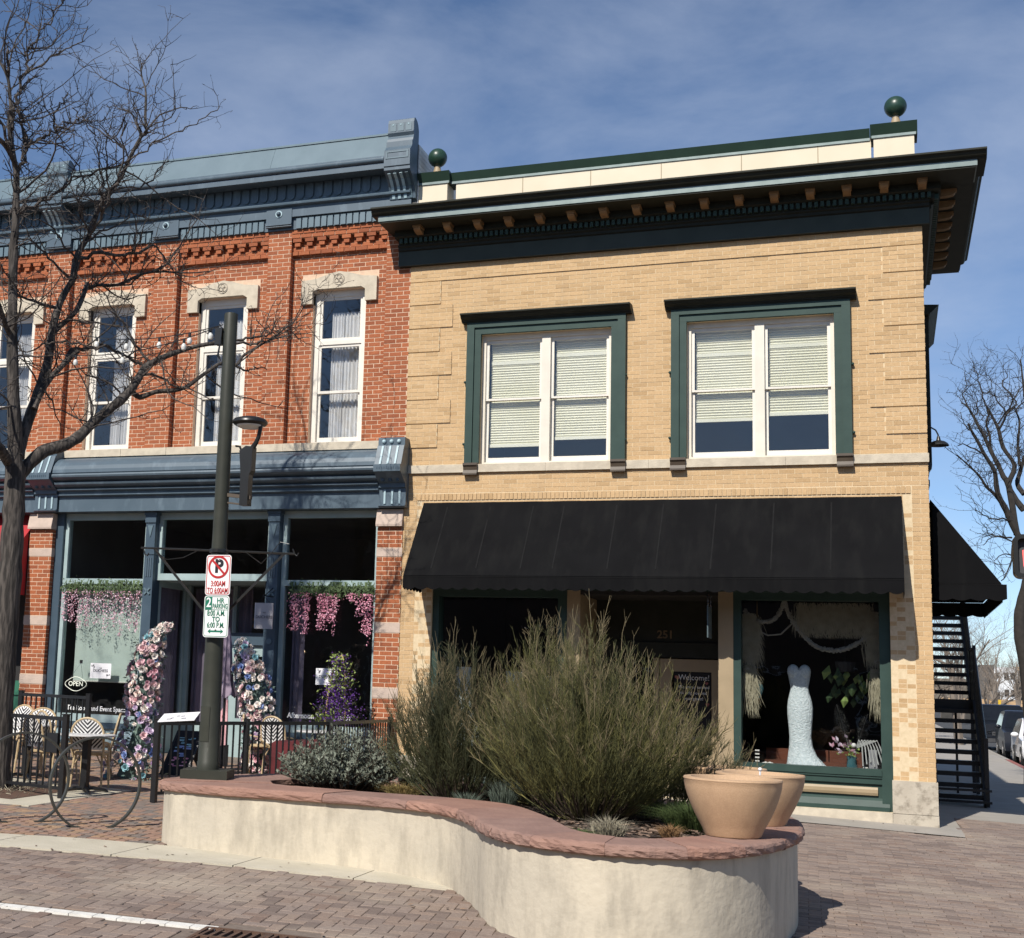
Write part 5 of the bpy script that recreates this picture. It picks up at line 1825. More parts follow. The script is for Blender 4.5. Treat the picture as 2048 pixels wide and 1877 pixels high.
text_mesh('HR', .070, 'sign_green', (SX + .042, SY - .004, z + .158), parent=s2, bold=.0015, sx=.9)
text_mesh('PARKING', .070, 'sign_green', (SX + .039, SY - .004, z + .102), parent=s2, bold=.0012, sx=.58)
q = MB(); q.box(SX - .125, SX + .125, SY - .0032, SY - .0022, z + .064, z + .070); q.build('rule', 'sign_green', s2)
text_mesh('8:00 A.M.', .078, 'sign_green', (SX, SY - .004, z + .030), parent=s2, bold=.0012, sx=.68)
text_mesh('TO', .07, 'sign_green', (SX, SY - .004, z - .030), parent=s2, bold=.0015, sx=.9)
text_mesh('6:00 P.M.', .078, 'sign_green', (SX, SY - .004, z - .090), parent=s2, bold=.0012, sx=.68)
q = MB()
zz = z - .150
q.prism([(SX - .09, zz), (SX - .055, zz + .026), (SX - .06, zz + .009), (SX + .06, zz + .009), (SX + .055, zz + .026), (SX + .09, zz), (SX + .055, zz - .026), (SX + .06, zz - .009), (SX - .06, zz - .009), (SX - .055, zz - .026)], 'y', SY - .0035, SY - .0025)
q.build('arrow', 'sign_green', s2)
for s_, zb in ((s1, 2.825), (s2, 2.118)):
    q = MB(); q.ball((SX, SY - .005, zb), .011, 10, 6); q.build('bolt', 'bolt_steel', s_, smooth=True)

# string lights from the tree to the post
SL = thing('string_lights', 'string of white globe bulbs hung from the bare tree to the lamp post', 'string lights', (-8.9, -7.0, 5.6))
def strand(A, B, sag, n_, bulbs):
    A, B = Vector(A), Vector(B)
    pts = [A.lerp(B, i / n_) - Vector((0, 0, sag * 4 * (i / n_) * (1 - i / n_))) for i in range(n_ + 1)]
    q = MB(); q.tube(pts, .006, 5); q.build('cable', 'lamp_black', SL)
    for u in bulbs:
        p = A.lerp(B, u) - Vector((0, 0, sag * 4 * u * (1 - u)))
        q = MB(); q.lathe([(.016, 0), (.017, -.035), (.012, -.055)], tuple(p), 8); sck = q.build('socket', 'lamp_black', SL)
        q = MB(); q.lathe([(.012, -.05), (.026, -.072), (.030, -.095), (.022, -.122), (0, -.132)], tuple(p), 12); q.build('bulb', 'bulb_white', sck, smooth=True)
PZ = (LX - .07, LY - .04, 5.33)
strand((-10.25, -5.6, 5.98), PZ, .10, 16, (.12, .36, .60, .80, .93))
strand((-10.75, -5.75, 5.75), PZ, .16, 18, (.22, .50, .82))
q = MB()
q.box(LX - .155, LX - .075, LY - .05, LY + .03, 5.12, 5.30)
q.build('junction_box', 'lamp_black', SL)
q = MB()
q.tube([(LX - .10, LY - .06, 5.33), (LX - .05, LY - .10, 5.28), (LX - .055, LY - .11, 5.12), (LX - .07, LY - .11, 5.0), (LX - .05, LY - .1, 4.93), (LX - .085, LY - .10, 4.98), (LX - .06, LY - .11, 5.1)], .008, 6)
q.build('cable_loop', 'lamp_black', SL, smooth=True)

# ============================================================ BIKE RACKS
def bike_rack(c, ang, label):
    t = thing('bike_rack', label, 'bike rack', (c[0], c[1], gz(*c)), 0, 'steel hoop bike racks')
    z0 = gz(*c)
    rad = .47
    zc = z0 + .43
    q = MB()
    d = Vector((math.sin(ang), math.cos(ang), 0))
    a0 = math.asin(.915)
    pts = []
    N_ = 60
    rings = []
    nrm = Vector((d[1], -d[0], 0))
    for i in range(N_ + 1):
        a = -a0 + (math.pi + 2 * a0) * i / N_
        rd = d * math.cos(a) + Vector((0, 0, math.sin(a)))
        p = Vector((c[0], c[1], zc)) + rd * rad
        fr = []
        for sx_, sy_ in ((-1, -1), (1, -1), (1, 1), (-1, 1)):
            fr.append(tuple(p + rd * (.010 * sx_) + nrm * (.030 * sy_)))
        rings.append(fr)
    for fr in rings: q.v.extend(fr)
    for i in range(N_):
        for k in range(4): q.f.append((i * 4 + k, i * 4 + (k + 1) % 4, (i + 1) * 4 + (k + 1) % 4, (i + 1) * 4 + k))
    q.f.append((3, 2, 1, 0)); q.f.append((N_ * 4, N_ * 4 + 1, N_ * 4 + 2, N_ * 4 + 3))
    q.build('hoop', 'rack_metal', t)
    for s in (-1, 1):
        q = MB(); p = Vector((c[0], c[1], 0)) + d * (s * rad * math.cos(a0)); q.obox((p[0], p[1], gz(p[0], p[1]) + .004), d, nrm, (0, 0, 1), .05, .045, .004); q.build('foot_plate', 'rack_metal', t)
RA_ = math.radians(42)
bike_rack((-8.157, -8.0), RA_, 'steel hoop bike rack standing nearest the planter')
bike_rack((-8.897, -8.2), RA_, 'steel hoop bike rack overlapping the tree trunk and cafe fence')

rl = random.Random(404)
q = MB()
for i in range(240):
    if rl.random() < .5: x, y = rl.uniform(-9.5, -3.2), rl.uniform(-12.5, -8.6)
    else: x, y = rl.uniform(-1.2, 3.0), rl.uniform(-9.5, -.2)
    if in_poly(x, y, PSH): continue
    a = rl.uniform(0, 6.28); l, w_ = rl.uniform(.012, .035), rl.uniform(.005, .014)
    z = gz(x, y) + .010
    c, s_ = math.cos(a), math.sin(a)
    q.add([(x - c * l, y - s_ * l, z), (x - s_ * w_, y + c * w_, z + rl.uniform(0, .008)), (x + c * l, y + s_ * l, z + rl.uniform(0, .01)), (x + s_ * w_, y - c * w_, z)], [(0, 1, 2, 3)])
q.build('fallen_leaves', 'mulch', None, kind='stuff')
# ============================================================ PATIO FENCE
def fence(label, pts, zt, group='black patio fence panels', posts=None, hang=()):
    t = thing('patio_fence', label, 'fence', (pts[0][0], pts[0][1], gz(*pts[0])))
    for i, (x, y) in enumerate(pts):
        if posts and not posts[i]: continue
        q = MB(); z = gz(x, y)
        q.box(x - .032, x + .032, y - .032, y + .032, z, zt + .02); q.box(x - .037, x + .037, y - .037, y + .037, zt + .021, zt + .035)
        q.build('post', 'black_metal', t)
    for (a, b) in zip(pts, pts[1:]):
        A, B = Vector((a[0], a[1], 0)), Vector((b[0], b[1], 0))
        d = B - A; L_ = d.length; u = d.normalized(); nn = Vector((-u[1], u[0], 0))
        for zz, hh in ((zt - .025, .022), (gz(*a) * .5 + gz(*b) * .5 + .10, .018)):
            q = MB(); q.obox((A + B) / 2 + Vector((0, 0, zz)), u, nn, (0, 0, 1), L_ / 2 - .035, .018, hh); q.build('rail', 'black_metal', t)
        nb = int(L_ / .112)
        me = None
        zb = gz(*a) * .5 + gz(*b) * .5 + .118
        q = MB(); q.obox((0, 0, (zb + zt - .047) / 2), u, nn, (0, 0, 1), .009, .009, (zt - .047 - zb) / 2)
        me = q.mesh('baluster', 'black_metal')
        for k in range(1, nb):
            p = A + d * (k / nb)
            o = link_mesh('baluster', me, t)
            o.location = p - Vector((ORG[t.name][0], ORG[t.name][1], ORG[t.name][2]))
    return t
F1 = fence('black metal patio fence beside the tree trunk, in front of the rattan chairs', [(-9.70, -6.25), (-10.72, -5.93), (-12.3, -5.45)], 1.11, posts=(1, 0, 1))
q = MB()
a_ = Vector((-9.87, -6.235, .80)); q.obox(a_ , (-.955, .296, 0), (.296, .955, 0), (0, 0, 1), .10, .02, .115); q.build('black_box', 'black_metal', F1)
fence('short black fence panel at the far left, behind the cafe chairs', [(-11.45, -3.0), (-12.9, -2.6)], 1.30)
F2 = fence('black metal patio fence with a tilted white menu, running behind the lamp post', [(-8.75, -5.73), (-8.28, -4.25), (-7.76, -2.70), (-7.80, -.12)], 1.095)
MBD = thing('menu_board', 'white menu sheet tilted on top of the black fence left of the lamp post', 'menu', (-8.5, -5.6, 1.15))
q = MB()
pa, pb, pc, pd = Vector((-8.73, -5.62, 1.175)), Vector((-8.33, -5.45, 1.215)), Vector((-8.25, -5.75, 1.125)), Vector((-8.66, -5.9, 1.09))
up = Vector((0, 0, .008))
q.add([tuple(pa), tuple(pb), tuple(pc), tuple(pd), tuple(pa + up), tuple(pb + up), tuple(pc + up), tuple(pd + up)], [(0, 1, 2, 3), (4, 5, 6, 7), (0, 1, 5, 4), (1, 2, 6, 5), (2, 3, 7, 6), (3, 0, 4, 7)])
q.build('sheet', 'paper_white', MBD)
q = MB()
def lerp4(u, v): return pa.lerp(pb, u).lerp(pd.lerp(pc, u), v) + up * 1.25
for u0, u1, v in ((.42, .52, .38), (.55, .66, .42), (.30, .38, .60), (.2, .34, .72), (.60, .74, .70)):
    q.quad(lerp4(u0, v), lerp4(u1, v), lerp4(u1, v + .09), lerp4(u0, v + .09))
q.build('print', 'ink_grey', MBD)
q = MB(); q.obox((-8.49, -5.68, 1.11), (.9, .35, 0), (-.35, .9, 0), (0, 0, 1), .2, .02, .02); q.build('holder', 'black_metal', MBD)
wp = MB(); wp.box(-8.22, -8.16, -5.30, -5.295, .72, 1.08)
things_tag(wp.build('paper_notice', 'paper_white', None), 'narrow white paper hung on the fence just left of the lamp post', 'notice')

# ============================================================ CAFE FURNITURE
def make_chair():
    t = thing('rattan_chair', 'x', 'chair', (0, 0, 0), 0, 'rattan bistro chairs with black and white chevron weave')
    q = MB()
    q.lathe([(0, .445), (.19, .446), (.205, .455), (.19, .463), (0, .464)], (0, 0, 0), 16)
    q.build('seat', 'weave_white', t)
    q = MB()
    q.lathe([(.20, .425), (.222, .44), (.222, .462), (.205, .47)], (0, 0, 0), 20)
    q.build('seat_frame', 'rattan', t, smooth=True)
    q = MB()
    for k in range(8):
        x = -.18 + .05 * k
        w_ = math.sqrt(max(0, .19 ** 2 - x * x))
        q.box(x, x + .018, -w_, w_, .4645, .467)
    q.build('seat_weave', 'weave_black', t, kind='stuff')
    # back: arched panel with a chevron weave
    W_, zb, zs, yb = .205, .50, .70, .20
    def yy(z): return yb + (z - zb) * .22
    arch = [(-W_, zb)] + [(W_ * math.cos(a), zs + .19 * math.sin(a)) for a in [math.pi - math.pi * i / 14 for i in range(15)]] + [(W_, zb)]
    q = MB()
    n_ = len(arch)
    for off in (-.006, .006): q.v.extend([(x, yy(z) + off, z) for x, z in arch])
    q.f += [tuple(range(n_)), tuple(range(2 * n_ - 1, n_ - 1, -1))]
    q.build('backrest', 'weave_white', t)
    def inside(x, z):
        if z < zb + .01: return False
        if z <= zs: return abs(x) < W_ - .012
        return (x / W_) ** 2 + ((z - zs) / .19) ** 2 < .90
    q = MB()
    z0 = zb - .22
    while z0 < zs + .2:
        for s in (-1, 1):
            run = None
            for k in range(42):
                x = k * .005
                ok = inside(s * x, z0 + x * 1.0) and inside(s * (x + .004), z0 + .026 + x)
                if ok and run is None: run = x
                if (not ok or k == 41) and run is not None:
                    for off in (-.0085, .0085):
                        q.quad((s * run, yy(z0 + run) + off, z0 + run), (s * x, yy(z0 + x) + off, z0 + x), (s * x, yy(z0 + x + .026) + off, z0 + x + .026), (s * run, yy(z0 + run + .026) + off, z0 + run + .026))
                    run = None
        z0 += .052
    q.build('chevron_weave', 'weave_black', t, kind='stuff')
    q = MB()
    pts = [(-.19, .17, .40)] + [(x, yy(z), z) for x, z in arch] + [(.19, .17, .40)]
    q.tube(pts, .0145, 7)
    q.build('back_frame', 'rattan', t, smooth=True)
    for (x, y) in ((-.17, -.16), (.17, -.16), (-.18, .16), (.18, .16)):
        q = MB()
        q.tube([(x * .98, y * .98, .44), (x * 1.05, y * 1.08, .22), (x * 1.12, y * 1.2, 0)], [.017, .015, .013], 7)
        q.tube([(x, y, .30), (x * .6, y * .95, .43)], .009, 5)
        q.build('leg', 'rattan', t, smooth=True)
    q = MB()
    for s in (-1, 1): q.tube([(s * .19, .19, .60), (s * .225, .05, .58), (s * .215, -.12, .46)], .012, 6)
    q.build('arm_bow', 'rattan', t, smooth=True)
    return t
chair0 = make_chair()
CH = [((-10.52, -5.35), R(158), 'rattan chair whose shaded chevron back shows through the fence by the tree trunk'),
      ((-10.02, -5.12), R(196), 'rattan chair with bright sunlit chevron back behind the black box on the fence'),
      ((-10.66, -3.95), R(-62), 'rattan chair right of the round table, turned towards it beside the flower column'),
      ((-11.45, -4.30), R(15), 'rattan chair behind the tables below the shop window, back against the wall side'),
      ((-12.05, -4.05), R(-8), 'rattan chair at the far left, half behind the tree trunk'),
      ((-10.95, -4.45), R(150), 'rattan chair just behind the near round table, only its curved top rail showing'),
      ((-8.92, -1.72), R(172), 'rattan chair with chevron back behind the right fence, near the maroon cloth'),
      ((-9.22, -1.75), R(110), 'rattan chair side on at the left of the chevron chair behind the right fence')]
for i, (p, rz, lab) in enumerate(CH):
    o = chair0 if i == 0 else copy_tree(chair0)
    o.location = (p[0], p[1], gz(*p)); o.rotation_euler = (0, 0, rz); o['label'] = lab
def make_table():
    t = thing('cafe_table', 'x', 'table', (0, 0, 0), 0, 'round marble cafe tables')
    q = MB(); q.lathe([(0, .685), (.34, .685), (.35, .692), (.35, .707), (.34, .712), (0, .712)], (0, 0, 0), 36); q.build('table_top', 'marble_top', t)
    q = MB(); q.box(-.042, .042, -.042, .042, .03, .684); q.build('pedestal', 'black_metal', t)
    for k in range(4):
        a = R(45 + 90 * k); c, s = math.cos(a), math.sin(a)
        q = MB(); q.tube([(0, 0, .05), (c * .12, s * .12, .055), (c * .26, s * .26, .03), (c * .30, s * .30, .0)], [.026, .024, .018, .014], 7); q.build('foot', 'black_metal', t, smooth=True)
    return t
tab0 = make_table()
for i, (p, lab) in enumerate([((-9.86, -5.50), 'round marble cafe table with black pedestal, nearest the fence post'),
                              ((-11.25, -4.75), 'round marble cafe table farther left, behind the fence and chairs'),
                              ((-8.40, -1.5), 'round cafe table behind the right fence next to the chevron chair')]):
    o = tab0 if i == 0 else copy_tree(tab0)
    o.location = (p[0], p[1], gz(*p)); o['label'] = lab
# maroon cloth draped over a low bench behind the right fence
MC = thing('draped_bench', 'low bench under a dark maroon cloth behind the right fence', 'bench', (-8.5, -2.25, gz(-8.5, -2.2)))
q = MB()
n_ = 20
prev = None
for i in range(n_ + 1):
    x = -8.80 + .78 * i / n_
    w_ = .018 * math.sin(i * 1.7)
    zt = .76 + .015 * math.sin(i * .9) + .06 * i / n_
    row = [(x, -2.40 + w_, .30), (x, -2.38 + w_ * .6, .55), (x, -2.32, zt - .02), (x, -2.25, zt), (x, -1.95, zt)]
    if prev:
        for a, b, c, d in zip(prev, prev[1:], row[1:], row): q.quad(a, b, c, d)
    prev = row
q.build('cloth', 'maroon_cloth', MC, smooth=True)
q = MB(); q.box(-8.76, -8.05, -2.30, -1.97, gz(-8.4, -2.2), .68); q.build('bench', 'dark_room_warm', MC)
# A-frame board
AF = thing('aframe_sign', 'black A-frame chalkboard with blue and pink lettering behind the fence', 'sign', (-10.08, -2.55, gz(-10, -2.5)))
zg = gz(-10.08, -2.5)
def slab(q, p0, p1, wv, th):
    p0, p1, wv = Vector(p0), Vector(p1), Vector(wv); d = p1 - p0; nn = d.cross(wv).normalized()
    q.obox((p0 + p1) / 2, d, wv, nn, d.length / 2, wv.length / 2, th)
fx = Vector((.36, .10, 0))
for nm, p0, p1, mt in (('front_board', (-10.16, -2.70, zg), (-10.05, -2.42, zg + .62), 'chalkboard'), ('back_board', (-9.86, -2.05, zg), (-10.03, -2.38, zg + .62), 'dark_room_warm')):
    q = MB(); slab(q, p0, p1, fx, .010); q.build(nm, mt, AF)
q = MB()
p0, p1 = Vector((-10.16, -2.70, zg)), Vector((-10.05, -2.42, zg + .62))
dd = (p1 - p0); nn = fx.normalized().cross(dd.normalized()).normalized()
for s in (-.5, .5): slab(q, p0 + fx * s, p1 + fx * s, fx.normalized() * .03, .016)
q.build('frame', 'black_metal', AF)
random.seed(5)
for mt, k0 in (('fl_blue', .42), ('fl_hot', .16), ('fl_aqua', .6)):
    q = MB()
    for k in range(9):
        u, v = random.uniform(-.30, .22), k0 + random.uniform(0, .24)
        c = p0 + dd * v + fx * u - nn * .014 * (1 if nn[1] > 0 else -1)
        q.obox(c + fx * .04, fx, dd, nn, .035, random.uniform(.006, .014), .001)
    q.build('chalk_lettering', mt, AF)
# pink board by the door
PB = thing('pink_board', 'tall pale pink display board standing by the tea room door', 'board', (-10.30, -.9, gz(-10.3, -.9)))
q = MB(); q.prism([(-10.37, .58), (-10.22, .60), (-10.24, 1.30), (-10.28, 1.28), (-10.30, 1.20), (-10.36, 1.10)], 'y', -.90, -.88); q.build('panel', 'pink_board', PB)
q = MB(); q.box(-10.37, -10.21, -.87, -.85, gz(-10.3, -.9), .60); q.build('stand', 'black_metal', PB)
for z in (.75, .90, 1.03): text_mesh('BL' if z > 1 else 'II', .06, 'chalk_pink', (-10.30, -.904, z), parent=PB)
# folded lavender parasol behind the post
PS = thing('folded_parasol', 'folded lavender patio parasol behind the lamp post', 'parasol', (-9.97, -1.55, gz(-10, -1.5)))
q = MB(); q.tube([(-9.97, -1.55, gz(-10, -1.5)), (-9.97, -1.55, 2.42)], .022, 8); q.build('mast', 'black_metal', PS, smooth=True)
q = MB()
vs = []
for k, (r_, z) in enumerate(((.02, 2.40), (.055, 2.2), (.075, 1.9), (.10, 1.6), (.16, 1.36))):
    for i in range(24): 
        a = 2 * math.pi * i / 24
        rr = r_ * (1 + .28 * math.sin(i * math.pi * .66))
        vs.append((-9.97 + rr * math.cos(a), -1.55 + rr * math.sin(a), z + (.03 * math.sin(i * 1.5) if k == 4 else 0)))
q.v = vs
for k in range(4):
    for i in range(24): q.f.append((k * 24 + i, k * 24 + (i + 1) % 24, (k + 1) * 24 + (i + 1) % 24, (k + 1) * 24 + i))
q.build('canopy', 'lavender_cloth', PS, smooth=True)

# ============================================================ FLOWERS
def rose_mesh(name, m_, r_, rnd):
    q = MB()
    for ring, (n_, rad, tilt, sz) in enumerate(((5, .30, .95, .62), (5, .55, .45, .62), (3, .10, 1.3, .45))):
        for k in range(n_):
            a = 2 * math.pi * k / n_ + ring * .6
            c, s = math.cos(a), math.sin(a)
            o = Vector((c, s, 0)); t_ = Vector((-s, c, 0)); up_ = Vector((0, 0, 1))
            dirv = (o * math.cos(tilt) + up_ * math.sin(tilt))
            b = o * rad * .25 * r_
            w_ = sz * r_ * .62
            l = sz * r_ * 1.15
            q.add([tuple(b - t_ * w_ * .4), tuple(b + t_ * w_ * .4), tuple(b + dirv * l * .6 + t_ * w_), tuple(b + dirv * l + t_ * w_ * .5), tuple(b + dirv * l - t_ * w_ * .5), tuple(b + dirv * l * .6 - t_ * w_)], [(0, 1, 2, 3, 4, 5)])
    return q.mesh(name, m_)
FL = {}
rn = random.Random(3)
for m_ in ('fl_pink', 'fl_peach', 'fl_cream', 'fl_lilac', 'fl_blue', 'fl_aqua', 'fl_rose'): FL[m_] = rose_mesh('flower', m_, .055, rn)
def floral_column(name, label, path, n_fl, palette, seed, leaf, tipm, tip_pts):
    """path: [(x, y, z, radius)]; palette(u) gives weighted flower materials at height fraction u"""
    rnd = random.Random(seed)
    t = thing(name, label, 'flower column', path[0][:3])
    q = MB()
    q.tube([p[:3] for p in path], [p[3] * .45 for p in path], 8); q.build('core', 'leaf_teal', t)
    lf = MB()
    k = len(path) - 1
    def samp(u):
        f = u * k; i = min(int(f), k - 1); fr = f - i
        a, b = path[i], path[i + 1]
        return Vector([a[j] + (b[j] - a[j]) * fr for j in range(3)]), a[3] + (b[3] - a[3]) * fr
    for i in range(n_fl):
        u = rnd.random()
        c, r_ = samp(u)
        a = rnd.uniform(-math.pi, .25) if rnd.random() < .85 else rnd.uniform(0, 6.28)
        nrm = Vector((math.cos(a), math.sin(a), rnd.uniform(-.15, .45))).normalized()
        p = c + nrm * r_ * rnd.uniform(.78, 1.08)
        m_ = rnd.choice(palette(u))
        o = link_mesh('flower', FL[m_], t)
        o.location = p - ORG[t.name]
        o.rotation_euler = (nrm + Vector((rnd.uniform(-.3, .3), rnd.uniform(-.3, .3), rnd.uniform(-.2, .3)))).to_track_quat('Z', 'Y').to_euler()
        sc_ = rnd.uniform(.75, 1.45); o.scale = (sc_, sc_, sc_)
    for i in range(n_fl * 9):
        u = rnd.random()
        c, r_ = samp(u)
        a = rnd.uniform(0, 6.28)
        nrm = Vector((math.cos(a), math.sin(a), rnd.uniform(-.6, .6))).normalized()
        p = c + nrm * r_ * rnd.uniform(.5, 1.15)
        d = (nrm + Vector((rnd.uniform(-1, 1), rnd.uniform(-1, 1), rnd.uniform(-1, .8)))).normalized()
        l, w_ = rnd.uniform(.03, .075), rnd.uniform(.008, .018)
        s_ = d.cross(Vector((rnd.uniform(-1, 1), rnd.uniform(-1, 1), 1))).normalized() * w_
        lf.add([tuple(p), tuple(p + d * l * .5 + s_), tuple(p + d * l), tuple(p + d * l * .5 - s_)], [(0, 1, 2, 3)])
    lf.build('foliage', leaf, t, kind='stuff')
    q = MB(); q.tube(tip_pts, [.022, .02, .012], 8); q.build('arch_end', tipm, t, smooth=True)
    return t
def pal_l(u):
    if u < .18: return ['fl_lilac', 'fl_blue', 'fl_aqua', 'fl_cream', 'fl_lilac', 'fl_peach', 'fl_lilac', 'fl_cream']
    if u < .38: return ['fl_lilac', 'fl_lilac', 'fl_lilac', 'fl_pink', 'fl_cream', 'fl_blue']
    if u < .62: return ['fl_pink', 'fl_peach', 'fl_pink', 'fl_cream', 'fl_rose']
    if u < .76: return ['fl_peach', 'fl_pink', 'fl_blue', 'fl_cream', 'fl_peach', 'fl_cream', 'fl_pink']
    return ['fl_peach', 'fl_cream', 'fl_peach', 'fl_pink', 'fl_aqua']
floral_column('flower_arch', 'left half of a flower covered arch in pink, peach, lilac and blue blooms', [(-10.40, -3.5, .22, .42), (-10.32, -3.5, .50, .33), (-10.26, -3.5, .9, .23), (-10.26, -3.5, 1.3, .24), (-10.24, -3.5, 1.65, .23), (-10.20, -3.5, 2.0, .19), (-10.08, -3.5, 2.20, .10), (-9.92, -3.5, 2.33, .05)], 300, pal_l, 41, 'leaf_teal', 'weave_white', [(-10.12, -3.52, 2.16), (-9.98, -3.54, 2.30), (-9.86, -3.54, 2.36)])
def pal_r(u):
    if u < .4: return ['fl_pink', 'fl_lilac', 'fl_cream', 'fl_peach', 'fl_rose']
    if u < .75: return ['fl_cream', 'fl_peach', 'fl_cream', 'fl_pink', 'fl_peach', 'fl_cream', 'fl_blue']
    return ['fl_peach', 'fl_cream', 'fl_lilac', 'fl_aqua', 'fl_cream']
floral_column('flower_arch', 'right half of a flower covered arch in cream and pink blooms, behind the fence', [(-9.40, -1.5, .22, .22), (-9.40, -1.5, .6, .22), (-9.40, -1.5, 1.0, .23), (-9.46, -1.5, 1.4, .26), (-9.58, -1.5, 1.7, .26), (-9.66, -1.5, 1.95, .16), (-9.76, -1.5, 2.2, .06)], 300, pal_r, 43, 'leaf_teal', 'weave_white', [(-9.58, -1.55, 1.98), (-9.70, -1.57, 2.10), (-9.80, -1.57, 2.22)])
# purple wisteria frame
WI = thing('wisteria_frame', 'purple artificial wisteria trained on a bent cane hoop in the patio', 'flower frame', (-8.45, -.8, gz(-8.4, -.8)))
rnd = random.Random(51)
q = MB()
q.tube([(-8.60, -.86, .45), (-8.59, -.86, 1.0), (-8.56, -.86, 1.45), (-8.50, -.84, 1.80), (-8.42, -.82, 2.0), (-8.36, -.82, 2.05)], .011, 7)
q.tube([(-8.30, -.78, .45), (-8.30, -.78, 1.2), (-8.32, -.80, 1.8), (-8.36, -.82, 2.05)], .010, 7)
q.build('cane_hoop', 'bamboo', WI, smooth=True)
pet, lf = MB(), MB()
for i in range(4200):
    u = rnd.random() ** .8
    z = 1.0 + 1.05 * (1 - u)
    wd3 = .12 + .30 * u
    xo = rnd.gauss(0, .42) * wd3
    p = Vector((-8.40 + xo - .02 * u, -.82 + rnd.gauss(0, .10), z + rnd.uniform(-.06, .05)))
    d = Vector((rnd.uniform(-1, 1), rnd.uniform(-1, 1), rnd.uniform(-1, 1))).normalized()
    s_ = d.cross(Vector((rnd.uniform(-1, 1), rnd.uniform(-1, 1), 1))).normalized()
    leafy = rnd.random() < (.42 if u < .45 else .14)
    l, w_ = (rnd.uniform(.04, .075), .013) if leafy else (rnd.uniform(.018, .032), .012)
    (lf if leafy else pet).add([tuple(p), tuple(p + d * l * .5 + s_ * w_), tuple(p + d * l), tuple(p + d * l * .5 - s_ * w_)], [(0, 1, 2, 3)])
for i in range(160):
    p = Vector((-8.66 + rnd.gauss(0, .05), -.85 + rnd.gauss(0, .05), 1.12 + rnd.uniform(-.12, .14)))
    d = Vector((rnd.uniform(-1, 1), rnd.uniform(-1, .3), rnd.uniform(-.2, 1))).normalized(); s_ = d.cross(Vector((0, 0, 1))).normalized() * .013
    l = rnd.uniform(.05, .09)
    lf.add([tuple(p), tuple(p + d * l * .5 + s_), tuple(p + d * l), tuple(p + d * l * .5 - s_)], [(0, 1, 2, 3)])
pet.build('blossoms', 'fl_purple', WI, kind='stuff'); lf.build('leaves', 'leaf_lime', WI, kind='stuff')
q = MB(); q.lathe([(.16, 0), (.20, .28), (.22, .30), (.20, .31), (0, .29)], (-8.45, -.82, gz(-8.4, -.8)), 20); q.build('tub', 'blue_trim', WI, smooth=True)
# hanging flower garlands at the shop windows
def garland(label, x0, x1, clusters, mt, seed):
    rnd = random.Random(seed)
    t = thing('flower_garland', label, 'garland', ((x0 + x1) / 2, .10, 3.1), 0, 'blossom garlands hung over the tea room windows')
    pt, lf = MB(), MB()
    for i in range(int((x1 - x0) * 480)):
        p = Vector((rnd.uniform(x0, x1), .11 + rnd.gauss(0, .03), 3.11 + rnd.gauss(0, .055)))
        d = Vector((rnd.uniform(-1, 1), rnd.uniform(-.6, .3), rnd.uniform(-1.2, 1))).normalized(); s_ = d.cross(Vector((rnd.uniform(-1, 1), 1, 0))).normalized() * rnd.uniform(.006, .013)
        l = rnd.uniform(.04, .09)
        lf.add([tuple(p), tuple(p + d * l * .5 + s_), tuple(p + d * l), tuple(p + d * l * .5 - s_)], [(0, 1, 2, 3)])
    for i in range(40):
        x = rnd.uniform(x0, x1); z = 3.17
        lf.add([(x, .09, z - .10), (x + .004, .09, z - .10), (x + .012 + rnd.uniform(-.03, .03), .10, z + .07), (x + .006 + rnd.uniform(-.03, .03), .10, z + .07)], [(0, 1, 2, 3)])
    for cx_, wtop, wbot, zb_, dens in clusters:
        for i in range(dens):
            u = rnd.random() ** 1.2
            z = 3.05 + (zb_ - 3.05) * u
            w_ = wtop + (wbot - wtop) * u
            p = Vector((cx_ + rnd.gauss(0, .33) * w_, .10 + rnd.gauss(0, .025), z))
            d = Vector((rnd.uniform(-1, 1), rnd.uniform(-1, .2), rnd.uniform(-1, 1))).normalized(); s_ = d.cross(Vector((rnd.uniform(-1, 1), 1, .5))).normalized() * .012
            l = rnd.uniform(.018, .036)
            pt.add([tuple(p), tuple(p + d * l * .5 + s_), tuple(p + d * l), tuple(p + d * l * .5 - s_)], [(0, 1, 2, 3)])
    pt.build('blossoms', mt, t, kind='stuff'); lf.build('leaves', 'leaf_green', t, kind='stuff')
garland('pale pink and rose blossom garland over the left tea room window', -14.10, -12.46, [(-14.02, .14, .08, 2.52, 130), (-13.86, .16, .07, 2.50, 170), (-13.70, .2, .08, 2.36, 170), (-13.55, .18, .06, 2.44, 180), (-13.36, .2, .10, 2.46, 150), (-13.18, .2, .08, 2.30, 150), (-13.0, .16, .06, 2.42, 150), (-12.86, .12, .06, 2.28, 150), (-12.70, .16, .06, 2.38, 140), (-12.56, .12, .06, 2.36, 120)], 'fl_pale', 61)
garland('bright rose blossom garland over the right tea room window', -9.72, -8.22, [(-9.60, .16, .16, 2.44, 300), (-9.40, .10, .10, 2.40, 240), (-9.12, .16, .14, 2.46, 300), (-8.98, .26, .14, 2.58, 260), (-8.90, .06, .05, 2.36, 90), (-8.62, .20, .06, 2.92, 70), (-8.48, .12, .10, 2.70, 90), (-8.33, .18, .14, 2.40, 330), (-8.30, .06, .05, 2.22, 60)], 'fl_hot', 62)

